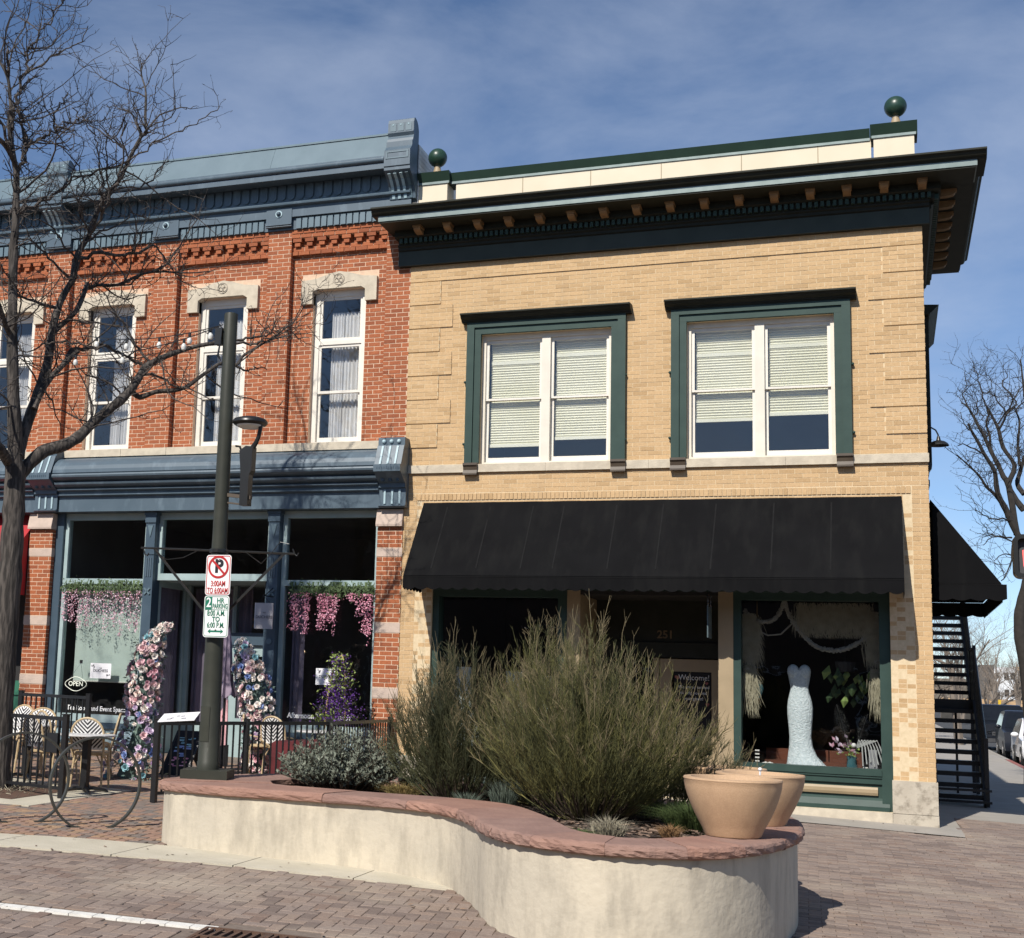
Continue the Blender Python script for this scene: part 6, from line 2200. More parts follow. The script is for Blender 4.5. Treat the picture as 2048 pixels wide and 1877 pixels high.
# ============================================================ WRITING ON THE TEA ROOM GLASS
def notice(label, x0, x1, z0, z1, y, tilt=0.0, name='paper_notice'):
    t = thing(name, label, 'notice', ((x0 + x1) / 2, y, (z0 + z1) / 2), 0)
    q = MB(); q.box(x0, x1, y - .002, y, z0, z1); q.build('sheet', 'paper_white', t)
    cx_, cz_ = (x0 + x1) / 2, (z0 + z1) / 2
    text_mesh('DUCHESS', (x1 - x0) * .165, 'ink_grey', (cx_, y - .004, cz_), parent=t, bold=.001)
    text_mesh('THE', (x1 - x0) * .07, 'ink_grey', (cx_, y - .004, cz_ + (z1 - z0) * .17), parent=t)
    rr = random.Random(int(abs(x0) * 100))
    for bx, bz in ((x0 + .05, z1 - .055), (x1 - .05, z0 + .055)):
        q = MB()
        for k in range(9):
            a = rr.uniform(0, 6.28); r_ = rr.uniform(.008, .035)
            c = Vector((bx + r_ * math.cos(a), y - .003, bz + r_ * math.sin(a)))
            q.obox(c, (math.cos(a * 2), 0, math.sin(a * 2)), (0, 1, 0), (-math.sin(a * 2), 0, math.cos(a * 2)), .013, .0004, .005)
        q.build('flower_print', 'ink_grey', t)
    return t
notice('white paper notice reading DUCHESS taped inside the left tea room window', -13.475, -13.06, 1.545, 1.805, .205)
notice('white paper notice reading DUCHESS behind the purple wisteria', -9.225, -8.84, 1.58, 1.845, .205)
OP = thing('open_sign', 'oval OPEN sign hanging in the left tea room window', 'sign', (-13.74, .19, 1.44))
q = MB()
pts = []
for i in range(41):
    a = 2 * math.pi * i / 40
    rr = 1 + .06 * math.cos(4 * a)
    pts.append((-13.74 + .205 * rr * math.cos(a), .188, 1.435 + .115 * rr * math.sin(a)))
q.tube(pts, .0055, 6); q.build('outline', 'neon_white', OP, smooth=True)
text_mesh('OPEN', .115, 'neon_white', (-13.74, .185, 1.435), parent=OP, bold=.0005)
q = MB(); q.tube([(-13.87, .19, 1.53), (-13.66, .19, 1.80)], .003, 4); q.tube([(-13.61, .19, 1.53), (-13.66, .19, 1.80)], .003, 4); q.tube([(-13.72, .19, 1.31), (-13.74, .19, .98)], .003, 4); q.box(-13.69, -13.63, .186, .194, 1.79, 1.85); q.build('wire', 'chrome', OP)
WT1 = text_mesh('Tea Room and Event Space', .115, 'sign_white', (-13.90, .203, 1.025), parent=SWL, name='window_lettering', align='LEFT', bold=.002, sx=.92)
WT2 = text_mesh('Afternoon Tea  •  Lunch', .12, 'sign_white', (-9.70, .203, 1.07), parent=SWR, name='window_lettering', align='LEFT', bold=.003, sx=.93)
text_mesh('(970)', .075, 'sign_white', (-11.0, 1.175, 1.03), parent=dr, name='door_lettering', bold=.002)
text_mesh('Tea Room', .07, 'sign_white', (-10.9, 1.175, .96), parent=dr, name='door_lettering', bold=.002)
q = MB(); q.box(-10.86, -10.56, 1.17, 1.174, 1.12, 1.50); things_tag(q.build('paper_notice', 'paper_white', None), 'white paper sheet taped to the glass of the tea room door', 'notice')
BS = thing('hanging_sign', 'grey tea room sign reading DUCHESS hung beside the blue column', 'sign', (-9.96, -.3, 2.65))
q = MB(); q.obox((-9.96, -.30, 2.65), (.99, .14, 0), (-.14, .99, 0), (0, 0, 1), .148, .012, .208); q.build('panel', 'paper_grey', BS)
q = MB(); q.obox((-10.112, -.323, 2.65), (.99, .14, 0), (-.14, .99, 0), (0, 0, 1), .004, .0125, .209); q.build('edge', 'paper_white', BS)
text_mesh('DUCHESS', .066, 'ink_grey', (-9.955, -.318, 2.63), rot=(R(90), 0, R(8)), parent=BS)
text_mesh('THE', .03, 'ink_grey', (-9.955, -.318, 2.70), rot=(R(90), 0, R(8)), parent=BS)
q = MB(); q.tube([(-9.98, .03, 2.98), (-9.98, -.34, 2.98)], .010, 6); q.tube([(-9.98, .03, 3.12), (-9.98, -.25, 2.99)], .007, 6); q.tube([(-10.05, -.31, 2.86), (-9.98, -.31, 2.97)], .004, 4); q.tube([(-9.87, -.29, 2.86), (-9.98, -.31, 2.97)], .004, 4); q.build('bracket', 'black_metal', BS)
# warm lamps glimpsed inside
for i, (x, z) in enumerate(((-10.5, 2.05), (-10.15, 2.05), (-9.98, 2.05))):
    pass
CL = thing('chandelier', 'small chandelier with warm bulbs glowing inside the tea room', 'chandelier', (-11.6, 4.2, 2.3))
q = MB(); q.tube([(-11.6, 4.2, 2.3), (-11.6, 4.2, 3.2)], .012, 6); q.tube([(-12.0, 4.2, 2.15), (-11.6, 4.2, 2.25), (-11.2, 4.2, 2.15)], .012, 6); q.build('arms', 'brass', CL)
for dx in (-.42, .05, .22, .40):
    q = MB(); q.ball((-11.6 + dx, 4.2, 2.2), .035, 10, 8); q.build('bulb', 'warm_bulb', CL, smooth=True)

# ============================================================ DRESS SHOP WINDOW
def lathe_ell(q, prof, cx_, cy_, n_=28, fold=0.0, nf=9, sq=.75):
    vs = []
    m_ = len(prof)
    for k, (rx_, z, ox) in enumerate(prof):
        for i in range(n_):
            a = 2 * math.pi * i / n_
            f = 1 + fold * (k / m_) ** 2 * math.sin(a * nf)
            vs.append((cx_ + ox + rx_ * f * math.cos(a), cy_ + rx_ * sq * f * math.sin(a), z))
    q.v.extend(vs)
    for k in range(m_ - 1):
        for i in range(n_): q.f.append((k * n_ + i, k * n_ + (i + 1) % n_, (k + 1) * n_ + (i + 1) % n_, (k + 1) * n_ + i))
GW = thing('wedding_gown', 'white strapless lace wedding gown on a form in the right shop window', 'gown', (-1.72, .85, .66))
gx_ = -1.775
q = MB()
prof = [(.145, 1.92, 0), (.15, 1.86, 0), (.135, 1.78, 0), (.118, 1.70, 0), (.125, 1.64, 0), (.155, 1.54, .004), (.170, 1.44, .006), (.168, 1.34, .006), (.155, 1.20, .006), (.145, 1.06, .006), (.155, .94, .012), (.19, .82, .03), (.245, .72, .075), (.29, .662, .11)]
prof = [(a, b + .13 * (b - .66) / 1.26, c) for a, b, c in prof]
prof = [(a * 1.04, b, c) for a, b, c in prof]
lathe_ell(q, prof, gx_, .50, 36, .05, 11, .6)
gb = q.build('skirt', 'gown_lace', GW, smooth=True)
q = MB()
for s in (-1, 1):
    q.ball((gx_ + s * .080, .455, 2.03), .088, 14, 10, (.95, .75, 1.15))
q.build('bodice_cup', 'gown_lace', GW, smooth=True)
q = MB(); q.tube([(gx_, .50, .66), (gx_, .50, 1.9)], .02, 8); q.build('stand', 'black_metal', GW)
for i, (x, zt) in enumerate(((-6.95, 1.95), (-6.1, 1.9), (-5.55, 1.85))):
    g2 = thing('wedding_gown', ['white gown at the left end of the dress shop window, behind the shrubs', 'white gown in the middle of the left dress shop window, mostly hidden by shrubs', 'white gown near the door post, mostly hidden by the tallest shrub'][i], 'gown', (x, .9, .66))
    q = MB(); lathe_ell(q, [(.14, zt, 0), (.12, zt - .2, 0), (.16, zt - .45, 0), (.22, 1.1, 0), (.32, .8, 0), (.38, .662, 0)], x, .9, 32, .08, 12); q.build('skirt', 'gown_lace', g2, smooth=True)
# flower and plume arrangement
VA = thing('plume_arrangement', 'vase of white pampas plumes and dried blooms at the right of the gown', 'arrangement', (-1.08, .5, .66))
q = MB(); q.lathe([(.05, 0), (.075, .06), (.06, .16), (.075, .2), (.06, .2), (.05, .15)], (-1.08, .5, .663), 16); q.build('vase', 'teal_glass', VA, smooth=True)
rnd = random.Random(77)
def plume(base, tip, w_, n_, mt, parent, nm='plume', droop=.5):
    q = MB()
    A, B = Vector(base), Vector(tip)
    ctrl = A.lerp(B, .5) + Vector((0, 0, .05))
    def bz(u): return A * (1 - u) ** 2 + ctrl * 2 * u * (1 - u) + B * u * u
    q.tube([bz(i / 6) for i in range(7)], .004, 5)
    ax = (B - A).normalized()
    for i in range(n_):
        u = rnd.uniform(.30, 1.0)
        p = bz(u)
        s = Vector((rnd.uniform(-1, 1), rnd.uniform(-1, 1), rnd.uniform(-1, 1)))
        s = (s - ax * s.dot(ax)).normalized()
        l = w_ * math.sin(math.pi * min(1, max(.05, (u - .25) / .8))) * rnd.uniform(.6, 1.1)
        e = p + s * l + ax * l * .5 - Vector((0, 0, l * droop))
        w2 = ax.cross(s) * .007
        q.add([tuple(p - w2), tuple(p + w2), tuple(e)], [(0, 1, 2)])
    return q.build(nm, mt, parent, kind='stuff')
plume((-1.08, .5, .82), (-1.27, .48, 1.58), .12, 620, 'pampas_white', VA)
plume((-1.05, .5, .82), (-.86, .50, 1.46), .12, 560, 'pampas_white', VA)
q = MB()
for i in range(26):
    p = Vector((-1.16 + rnd.gauss(0, .08), .46 + rnd.gauss(0, .05), 1.0 + rnd.gauss(0, .05))); d = Vector((rnd.uniform(-1, .6), rnd.uniform(-1, .3), rnd.uniform(-.4, 1))).normalized(); s_ = d.cross(Vector((0, 1, .3))).normalized() * .02
    q.add([tuple(p), tuple(p + d * .04 + s_), tuple(p + d * .085), tuple(p + d * .04 - s_)], [(0, 1, 2, 3)])
q.build('dried_leaves', 'fl_pale', VA, kind='stuff')
q = MB()
for i in range(40):
    p = Vector((-1.06 + rnd.gauss(0, .06), .44 + rnd.gauss(0, .04), .95 + rnd.gauss(0, .07))); d = Vector((rnd.uniform(-1, 1), rnd.uniform(-1, .3), rnd.uniform(-.6, .8))).normalized(); s_ = d.cross(Vector((0, 1, .3))).normalized() * .012
    q.add([tuple(p), tuple(p + d * .03 + s_), tuple(p + d * .06), tuple(p + d * .03 - s_)], [(0, 1, 2, 3)])
q.build('leaves', 'leaf_lime', VA, kind='stuff')
q = MB(); q.ball((-1.05, .42, 1.02), .035, 10, 8); q.build('white_bloom', 'fl_cream', VA, smooth=True)
q = MB()
for i in range(7):
    x = -1.0 + .04 * i
    q.tube([(-1.02, .48, .98), (x + .02, .44, 1.10), (x + .06, .42, 1.0), (x + .07 + .01 * i, .41, .74 + .03 * (i % 3))], .009, 5)
q.build('hanging_amaranth', 'pampas_white', VA, smooth=True)
for (x, y, n_, sd) in ((-.98, .5, 0, 1),):
    pass
# pampas swags at both sides and across the top, rope garland
PG = thing('pampas_swag', 'dried pampas grass hanging down both sides of the gown window', 'pampas swag', (-2.45, .42, 2.9))
rnd = random.Random(78)
def hang(x, z0, z1, n_, spread, mt, par):
    q = MB()
    for i in range(n_):
        xx = x + rnd.gauss(0, spread)
        zz = z0 - rnd.random() ** 1.3 * (z0 - z1) * .55
        l = rnd.uniform(.18, .42)
        dx = rnd.uniform(-.10, .10) + .05
        y = .33 + rnd.gauss(0, .03)
        w2 = .0035
        q.add([(xx - w2, y, zz), (xx + w2, y, zz), (xx + dx * .6 + w2, y, max(zz - l * .6, z1)), (xx + dx * .6 - w2, y, max(zz - l * .6, z1)), (xx + dx, y, max(zz - l, z1 - .02))], [(0, 1, 2, 3), (3, 2, 4)])
    q.build('plume', mt, par, kind='stuff')
hang(-2.47, 2.85, 1.95, 1100, .055, 'pampas', PG)
hang(-2.46, 2.1, 1.35, 500, .04, 'pampas', PG)
hang(-.76, 2.9, 1.95, 1000, .055, 'pampas', PG)
hang(-.74, 2.1, 1.35, 380, .035, 'pampas', PG)
for k in range(7): hang(-1.72 + .14 * k, 3.02, 2.52, 190, .05, 'pampas', PG)
def rope(label, pts, r_, mt='garland'):
    q = MB()
    rr = random.Random(len(pts) + int(abs(pts[0][0]) * 10))
    Pn = [Vector(p) for p in pts]
    fine = []
    for i in range(len(Pn) - 1):
        a, b, c, d = Pn[max(i - 1, 0)], Pn[i], Pn[i + 1], Pn[min(i + 2, len(Pn) - 1)]
        for s in range(8):
            t = s / 8
            fine.append(.5 * ((2 * b) + (c - a) * t + (2 * a - 5 * b + 4 * c - d) * t * t + (3 * b - a - 3 * c + d) * t ** 3))
    fine.append(Pn[-1])
    q.tube(fine, r_ * .7, 6)
    for p in fine:
        for k in range(5):
            o = Vector((rr.gauss(0, 1), rr.gauss(0, 1), rr.gauss(0, 1))).normalized() * r_ * .8
            q.ball(tuple(p + o), r_ * .45, 6, 4)
    o = q.build('rope_garland', mt, None)
    things_tag(o, label, 'garland')
rope('cream rope garland swooping down to the right behind the window glass', [(-1.96, .34, 3.05), (-1.90, .34, 2.85), (-1.75, .34, 2.60), (-1.55, .34, 2.41), (-1.33, .34, 2.34), (-1.10, .34, 2.38), (-.90, .34, 2.50), (-.72, .34, 2.62)], .036)
rope('shorter cream rope garland draped in the upper left of the gown window', [(-2.52, .34, 2.90), (-2.42, .34, 2.78), (-2.28, .34, 2.73), (-2.12, .34, 2.76), (-2.02, .34, 2.88), (-1.96, .34, 3.05)], .032)
q = MB(); q.tube([(-2.50, .44, 2.85), (-2.36, .44, 2.62), (-2.20, .44, 2.54), (-2.02, .44, 2.56), (-1.86, .44, 2.72)], .012, 6)
things_tag(q.build('cord_garland', 'garland', None, smooth=True), 'thin cord looping below the shorter rope garland', 'cord')
LT = thing('hanging_lantern', 'teal glass lantern with brass fittings hanging left of the gown', 'lantern', (-2.35, .45, 1.72))
q = MB(); q.lathe([(.03, .12), (.075, .06), (.085, 0), (.06, -.09), (.03, -.13)], (-2.35, .45, 1.76), 16); q.build('glass', 'teal_glass', LT, smooth=True)
q = MB(); q.lathe([(.045, -.13), (.03, -.15), (.035, -.17), (.015, -.19), (.018, -.21), (0, -.26)], (-2.35, .45, 1.76), 12); q.lathe([(.03, .12), (.05, .14), (.02, .17), (.01, .3), (0, .3)], (-2.35, .45, 1.76), 12); q.build('fittings', 'brass', LT, smooth=True)
q = MB(); q.tube([(-2.35, .45, 2.0), (-2.35, .45, 3.3)], .006, 5); q.build('chain', 'brass', LT)
SF = thing('rust_bench', 'long rust coloured velvet bench behind the gown', 'bench', (-1.7, 1.3, .66))
q = MB()
for a, b in ((-2.3, -1.86), (-1.845, -1.42), (-1.405, -.95)):
    q2 = MB(); q2.box(a, b, 1.22, 1.42, .66, .90); q2.build('back_cushion', 'rust_sofa', SF)
q.box(-2.3, -.95, .98, 1.22, .66, .74); q.build('seat', 'rust_sofa', SF)
rnd = random.Random(80)
PLT = thing('hanging_plant', 'hanging leafy plant with broad pale green leaves right of the gown', 'plant', (-1.2, 1.0, 1.9))
for i in range(26):
    x, z, y = -1.10 + max(-.26, min(.3, rnd.gauss(0, .16))), 1.93 + rnd.gauss(0, .12), .62 + rnd.gauss(0, .08)
    q = MB()
    L2, W2 = rnd.uniform(.12, .22), rnd.uniform(.04, .065)
    tx = rnd.uniform(-.4, .4)
    q.add([(x, y, z), (x + tx * L2 * .5 + W2, y - .02, z - L2 * .5), (x + tx * L2, y, z - L2), (x + tx * L2 * .5 - W2, y - .02, z - L2 * .5), (x + tx * L2 * .5, y - .045, z - L2 * .5)], [(0, 1, 4), (1, 2, 4), (2, 3, 4), (3, 0, 4)])
    q.build('leaf', 'leaf_lime' if rnd.random() < .6 else 'leaf_green', PLT)
q = MB(); q.lathe([(.12, 0), (.14, .14), (.1, .14)], (-1.15, .62, 2.05), 14); q.tube([(-1.15, .62, 2.15), (-1.15, .62, 3.4)], .006, 5); q.build('basket', 'dark_room_warm', PLT)
q = MB(); q.obox((-.80, .45, .82), (1, .2, 0), (-.2, 1, .15), (0, -.15, 1), .055, .012, .15); things_tag(q.build('display_card', 'paper_grey', None), 'grey card leaning at the lower right corner of the gown window', 'card')
q = MB()
for i in range(9): q.ball((-.92 + rnd.uniform(0, .16), .52 + rnd.uniform(-.04, .04), .685 + rnd.uniform(0, .02)), .026, 8, 6)
things_tag(q.build('white_blooms', 'fl_cream', None, smooth=True), 'scatter of white silk blooms on the window floor by the grey card', 'flowers')
q = MB()
for i in range(5): q.ball((-2.28 + .03 * i, .50, .69 + .01 * (i % 2)), .03, 8, 6)
for k in range(4): q.box(-2.40, -2.34, .55, .56, .72 + .05 * k, .74 + .05 * k)
things_tag(q.build('white_shoes', 'fl_cream', None), 'white satin shoes and bands at the lower left corner of the gown window', 'shoes')
# welcome board on the door
WB = thing('welcome_board', 'black chalkboard reading Welcome! hung inside the tan door glass', 'sign', (-3.38, 1.27, 1.5))
q = MB(); q.box(-3.66, -3.11, 1.270, 1.280, .90, 1.98); q.build('board', 'chalkboard', WB)
text_mesh('Welcome!', .120, 'chalk', (-3.36, 1.266, 1.90), parent=WB, sx=.92)
for i, tx in enumerate(('We are so excited', 'to help you find', 'your gown!')):
    text_mesh(tx, .068, 'chalk', (-3.365, 1.266, 1.757 - i * .088), parent=WB, bold=.0006, sx=.92)
def heart(x, z, s, mt, par):
    q = MB(); pts = []
    for i in range(18):
        a = 2 * math.pi * i / 18
        pts.append((x + s * .9 * math.sin(a) ** 3, z + s * .06 * (13 * math.cos(a) - 5 * math.cos(2 * a) - 2 * math.cos(3 * a) - math.cos(4 * a))))
    q.prism(pts, 'y', 1.266, 1.2675); q.build('heart', mt, par)
for x, z, s, m_ in ((-3.61, 1.90, .045, 'chalk_pink'), (-3.17, 1.82, .028, 'chalk_pink'), (-3.16, 1.50, .034, 'chalk_pink'), (-3.60, 1.55, .03, 'chalk_pink')): heart(x, z, s, m_, WB)
for k in range(8): heart(-3.63, 1.30 - .048 * k, .017, 'chalk', WB)
HS = thing('blade_sign', 'blue grey blade sign hung on chains from the shop lintel, seen nearly edge on', 'sign', (-2.93, -.3, 2.7))
q = MB(); q.box(-2.962, -2.945, -.42, .0, 2.455, 2.90); q.build('panel', 'blue_grey_sign', HS)
q = MB()
for y in (-.38, -.05):
    for k in range(5): q.obox((-2.953, y, 2.92 + .03 * k), (0, 0, 1), (1, 0, 0), (0, 1, 0), .016, .004 if k % 2 else .010, .010 if k % 2 else .004)
q.box(-2.96, -2.946, -.42, .05, 3.06, 3.075)
q.build('chain', 'chrome', HS)
TREE_LIMBS = [
 [[-10.85,-5.9,0.14,0.1668],[-10.88,-5.9,0.65,0.1614],[-10.9,-5.9,1.27,0.1561],[-10.9,-5.9,2.2,0.151],[-10.9,-5.9,2.83,0.1455],[-10.91,-5.9,3.34,0.1398],[-10.92,-5.9,3.79,0.134],[-10.94,-5.9,4.21,0.1282]],
 [[-10.94,-5.9,4.21,0.0993],[-10.95,-5.94,4.6,0.0915],[-10.98,-5.98,5.02,0.0836],[-11.0,-6.01,5.37,0.0757],[-11.03,-6.05,5.91,0.0678],[-11.08,-6.09,7.02,0.0603],[-11.05,-6.13,7.29,0.0521],[-11.05,-6.16,7.75,0.044],[-11.05,-6.2,8.07,0.0359]],
 [[-11.05,-6.2,8.07,0.0392],[-11.1,-6.23,8.31,0.0367],[-11.14,-6.27,8.57,0.0342],[-11.14,-6.3,8.84,0.0317],[-11.07,-6.33,8.6,0.029],[-11.06,-6.37,8.77,0.0264],[-11.09,-6.4,9.02,0.0239],[-11.11,-6.43,9.23,0.0214],[-11.15,-6.47,9.36,0.0188],[-11.24,-6.5,9.51,0.0163]],
 [[-11.05,-6.2,8.07,0.0274],[-11.02,-6.13,8.25,0.025],[-10.99,-6.07,8.48,0.0226],[-11.03,-6.0,8.52,0.0201],[-11.17,-5.93,8.72,0.0177],[-11.27,-5.87,8.96,0.0152],[-11.43,-5.8,9.18,0.0127]],
 [[-11.03,-6.4,8.76,0.0234],[-11.01,-6.38,8.91,0.0222],[-11.0,-6.35,9.08,0.0209],[-10.98,-6.32,9.28,0.0197],[-10.94,-6.3,9.39,0.0185],[-10.96,-6.28,9.56,0.0172],[-10.98,-6.25,9.72,0.016],[-10.93,-6.23,9.76,0.0147],[-10.87,-6.2,9.89,0.0134],[-10.81,-6.18,10.04,0.0122],[-10.71,-6.15,10.15,0.0109],[-10.66,-6.12,10.27,0.0096],[-10.57,-6.1,10.46,0.0083]],
 [[-10.94,-6.3,9.39,0.0157],[-10.87,-6.23,9.45,0.0144],[-10.79,-6.16,9.57,0.0131],[-10.7,-6.09,9.67,0.0117],[-10.59,-6.01,9.76,0.0104],[-10.49,-5.94,9.86,0.009],[-10.43,-5.87,9.95,0.0076],[-10.39,-5.8,10.18,0.0063]],
 [[-11.14,-6.4,9.3,0.0196],[-11.06,-6.5,9.42,0.0179],[-11.01,-6.6,9.57,0.0162]],
 [[-10.96,-6.3,9.61,0.0099],[-11.07,-6.37,9.66,0.0082],[-11.14,-6.43,9.7,0.0066],[-11.13,-6.5,9.75,0.0049]],
 [[-10.97,-6.1,8.46,0.0237],[-10.92,-6.03,8.55,0.0218],[-10.84,-5.97,8.62,0.0199],[-10.76,-5.9,8.72,0.018],[-10.69,-5.83,8.77,0.0161],[-10.61,-5.77,8.86,0.0141],[-10.55,-5.7,8.91,0.0122],[-10.53,-5.63,8.97,0.0102],[-10.59,-5.57,9.05,0.0083],[-10.73,-5.5,9.22,0.0064]],
 [[-10.78,-5.8,8.78,0.016],[-10.81,-5.78,9.02,0.0141],[-10.79,-5.75,9.14,0.0122],[-10.75,-5.73,9.21,0.0103],[-10.69,-5.7,9.33,0.0084]],
 [[-10.87,-6.0,8.56,0.0119],[-10.78,-5.93,8.56,0.0105],[-10.7,-5.85,8.54,0.0091],[-10.64,-5.78,8.58,0.0077],[-10.61,-5.7,8.71,0.0063]],
 [[-11.13,-6.2,8.98,0.0158],[-11.05,-6.18,8.83,0.017],[-11.04,-6.15,8.67,0.0182],[-10.96,-6.12,8.45,0.0193],[-11.05,-6.1,8.55,0.0206]],
 [[-10.81,-5.8,9.01,0.008],[-10.86,-5.8,9.16,0.0061],[-10.89,-5.8,9.29,0.0042]],
 [[-11.0,-6.4,8.91,0.0117],[-11.02,-6.6,9.07,0.006]],
 [[-11.05,-6.2,8.13,0.0353],[-10.98,-6.5,8.25,0.0325],[-10.89,-6.8,8.25,0.0298],[-10.98,-7.1,8.34,0.0273]],
 [[-10.99,-6.2,8.22,0.0118],[-10.97,-6.15,8.5,0.0109],[-10.98,-6.1,8.71,0.01],[-11.16,-6.05,8.99,0.0092],[-11.26,-6.0,9.14,0.0084]],
 [[-10.9,-5.9,4.34,0.0769],[-10.95,-5.77,4.64,0.0729],[-10.94,-5.64,4.99,0.0687],[-10.91,-5.51,5.39,0.0644],[-10.93,-5.37,5.7,0.06],[-10.99,-5.24,6.12,0.0556],[-11.04,-5.11,6.41,0.0511],[-11.04,-4.98,6.72,0.0464],[-10.97,-4.85,7.02,0.0415]],
 [[-10.97,-4.85,7.02,0.0457],[-10.99,-4.79,7.32,0.0435],[-10.94,-4.74,7.52,0.0411],[-10.88,-4.68,7.69,0.0387],[-10.81,-4.63,8.03,0.0364],[-10.77,-4.57,8.25,0.034],[-10.68,-4.51,8.4,0.0315],[-10.56,-4.46,8.59,0.0291],[-10.48,-4.4,8.87,0.0266],[-10.34,-4.35,9.21,0.0242],[-10.29,-4.29,9.29,0.0217],[-10.36,-4.23,9.55,0.0192],[-10.4,-4.18,9.86,0.0168],[-10.46,-4.12,10.07,0.0143],[-10.57,-4.07,10.31,0.0117],[-10.61,-4.01,10.52,0.0092]],
 [[-10.77,-4.85,7.63,0.0249],[-10.6,-4.96,7.73,0.0221],[-10.39,-5.06,7.9,0.0192],[-10.27,-5.17,8.02,0.0164],[-10.06,-5.27,8.28,0.0137],[-9.97,-5.38,8.54,0.011],[-9.94,-5.48,8.75,0.0083]],
 [[-11.03,-5.27,8.14,0.0164],[-10.95,-5.14,8.32,0.0155],[-10.77,-5.02,8.45,0.0146],[-10.59,-4.89,8.55,0.0136],[-10.32,-4.77,8.67,0.0126],[-10.07,-4.64,8.86,0.0116],[-9.94,-4.51,9.05,0.0107],[-9.73,-4.39,9.2,0.0097],[-9.59,-4.26,9.32,0.0087],[-9.44,-4.14,9.48,0.0077],[-9.3,-4.01,9.68,0.0067]],
 [[-11.16,-6.0,7.53,0.0277],[-11.15,-5.76,7.73,0.0243],[-11.11,-5.51,7.91,0.0207],[-11.03,-5.27,8.14,0.0171]],
 [[-10.96,-4.85,7.3,0.0291],[-10.8,-4.64,7.43,0.0259],[-10.55,-4.43,7.47,0.0226],[-10.36,-4.22,7.55,0.0193],[-10.22,-4.01,7.71,0.016],[-10.18,-3.8,7.61,0.0125],[-10.15,-3.59,7.48,0.0091]],
 [[-10.97,-5.27,6.11,0.0404],[-10.96,-5.11,6.27,0.0379],[-10.84,-4.96,6.49,0.0353],[-10.83,-4.8,6.77,0.0328],[-10.88,-4.64,7.0,0.0302],[-10.93,-4.48,6.99,0.0276],[-10.94,-4.33,7.08,0.0248],[-10.68,-4.17,7.11,0.0219],[-10.44,-4.01,7.28,0.0191],[-10.25,-3.85,7.37,0.0162],[-9.99,-3.7,7.38,0.0132],[-9.81,-3.54,7.41,0.0102],[-9.63,-3.38,7.47,0.0073]],
 [[-10.2,-4.01,7.33,0.0171],[-10.06,-3.73,7.62,0.0133],[-9.92,-3.45,8.12,0.0095],[-9.9,-3.17,8.7,0.0056]],
 [[-10.87,-5.69,5.01,0.0456],[-10.86,-5.56,5.28,0.0427],[-10.81,-5.44,5.49,0.0397],[-10.78,-5.31,5.63,0.0366],[-10.74,-5.19,5.77,0.0335],[-10.67,-5.06,5.93,0.0304]],
 [[-10.83,-5.06,5.81,0.0284],[-10.89,-4.88,6.01,0.0265],[-10.75,-4.7,6.07,0.0244],[-10.6,-4.52,6.14,0.0222],[-10.55,-4.34,6.08,0.0201],[-10.5,-4.16,6.07,0.0179],[-10.37,-3.98,6.0,0.0156],[-10.27,-3.8,6.0,0.0134]],
 [[-10.94,-5.27,6.49,0.0243],[-10.93,-5.61,6.46,0.02],[-11.03,-5.96,6.48,0.016],[-10.98,-6.3,6.65,0.012]],
 [[-10.95,-5.8,4.13,0.0901],[-10.82,-5.66,4.36,0.0862],[-10.76,-5.52,4.49,0.0823],[-10.6,-5.38,4.57,0.078],[-10.47,-5.24,4.7,0.0739],[-10.4,-5.1,4.87,0.0698],[-10.29,-4.96,5.06,0.0655],[-10.13,-4.82,5.26,0.0612],[-10.06,-4.68,5.44,0.0569],[-10.02,-4.54,5.64,0.0525],[-10.03,-4.4,5.81,0.0482],[-9.96,-4.26,5.93,0.0436],[-9.85,-4.12,6.04,0.039],[-9.74,-3.98,6.13,0.0343],[-9.53,-3.84,6.23,0.0295],[-9.22,-3.7,6.31,0.0246]],
 [[-9.22,-3.7,6.31,0.0211],[-8.94,-3.63,6.36,0.0187],[-8.79,-3.57,6.38,0.0163],[-8.69,-3.5,6.41,0.0139],[-8.58,-3.43,6.48,0.0115],[-8.49,-3.37,6.51,0.009],[-8.44,-3.3,6.6,0.0066]],
 [[-9.22,-3.7,6.31,0.0211],[-8.9,-3.64,6.28,0.0192],[-8.78,-3.57,6.28,0.0174],[-8.68,-3.51,6.33,0.0157],[-8.61,-3.45,6.38,0.0139],[-8.46,-3.39,6.41,0.0121],[-8.29,-3.32,6.44,0.0102],[-8.21,-3.26,6.4,0.0084],[-8.13,-3.2,6.46,0.0066]],
 [[-10.08,-4.6,5.45,0.0367],[-10.01,-4.5,5.38,0.0348],[-9.81,-4.4,5.47,0.0328],[-9.59,-4.3,5.5,0.0308],[-9.45,-4.2,5.57,0.0289],[-9.36,-4.1,5.69,0.0269],[-9.25,-4.0,5.82,0.025],[-9.1,-3.9,5.95,0.023],[-8.92,-3.8,5.94,0.021],[-8.88,-3.7,6.08,0.019],[-8.79,-3.6,6.19,0.017],[-8.69,-3.5,6.29,0.015],[-8.55,-3.4,6.41,0.0129],[-8.46,-3.3,6.54,0.0109],[-8.36,-3.2,6.66,0.0088],[-8.27,-3.1,6.87,0.0067]],
 [[-8.99,-3.7,5.96,0.0168],[-8.88,-3.62,5.91,0.0142],[-8.77,-3.55,5.93,0.0117],[-8.7,-3.48,5.97,0.0092],[-8.67,-3.4,5.97,0.0066]],
 [[-10.11,-4.4,5.69,0.0207],[-9.95,-4.38,5.73,0.0182],[-9.74,-4.36,5.64,0.0157],[-9.55,-4.34,5.55,0.0133],[-9.28,-4.32,5.48,0.0109],[-8.99,-4.3,5.35,0.0084]],
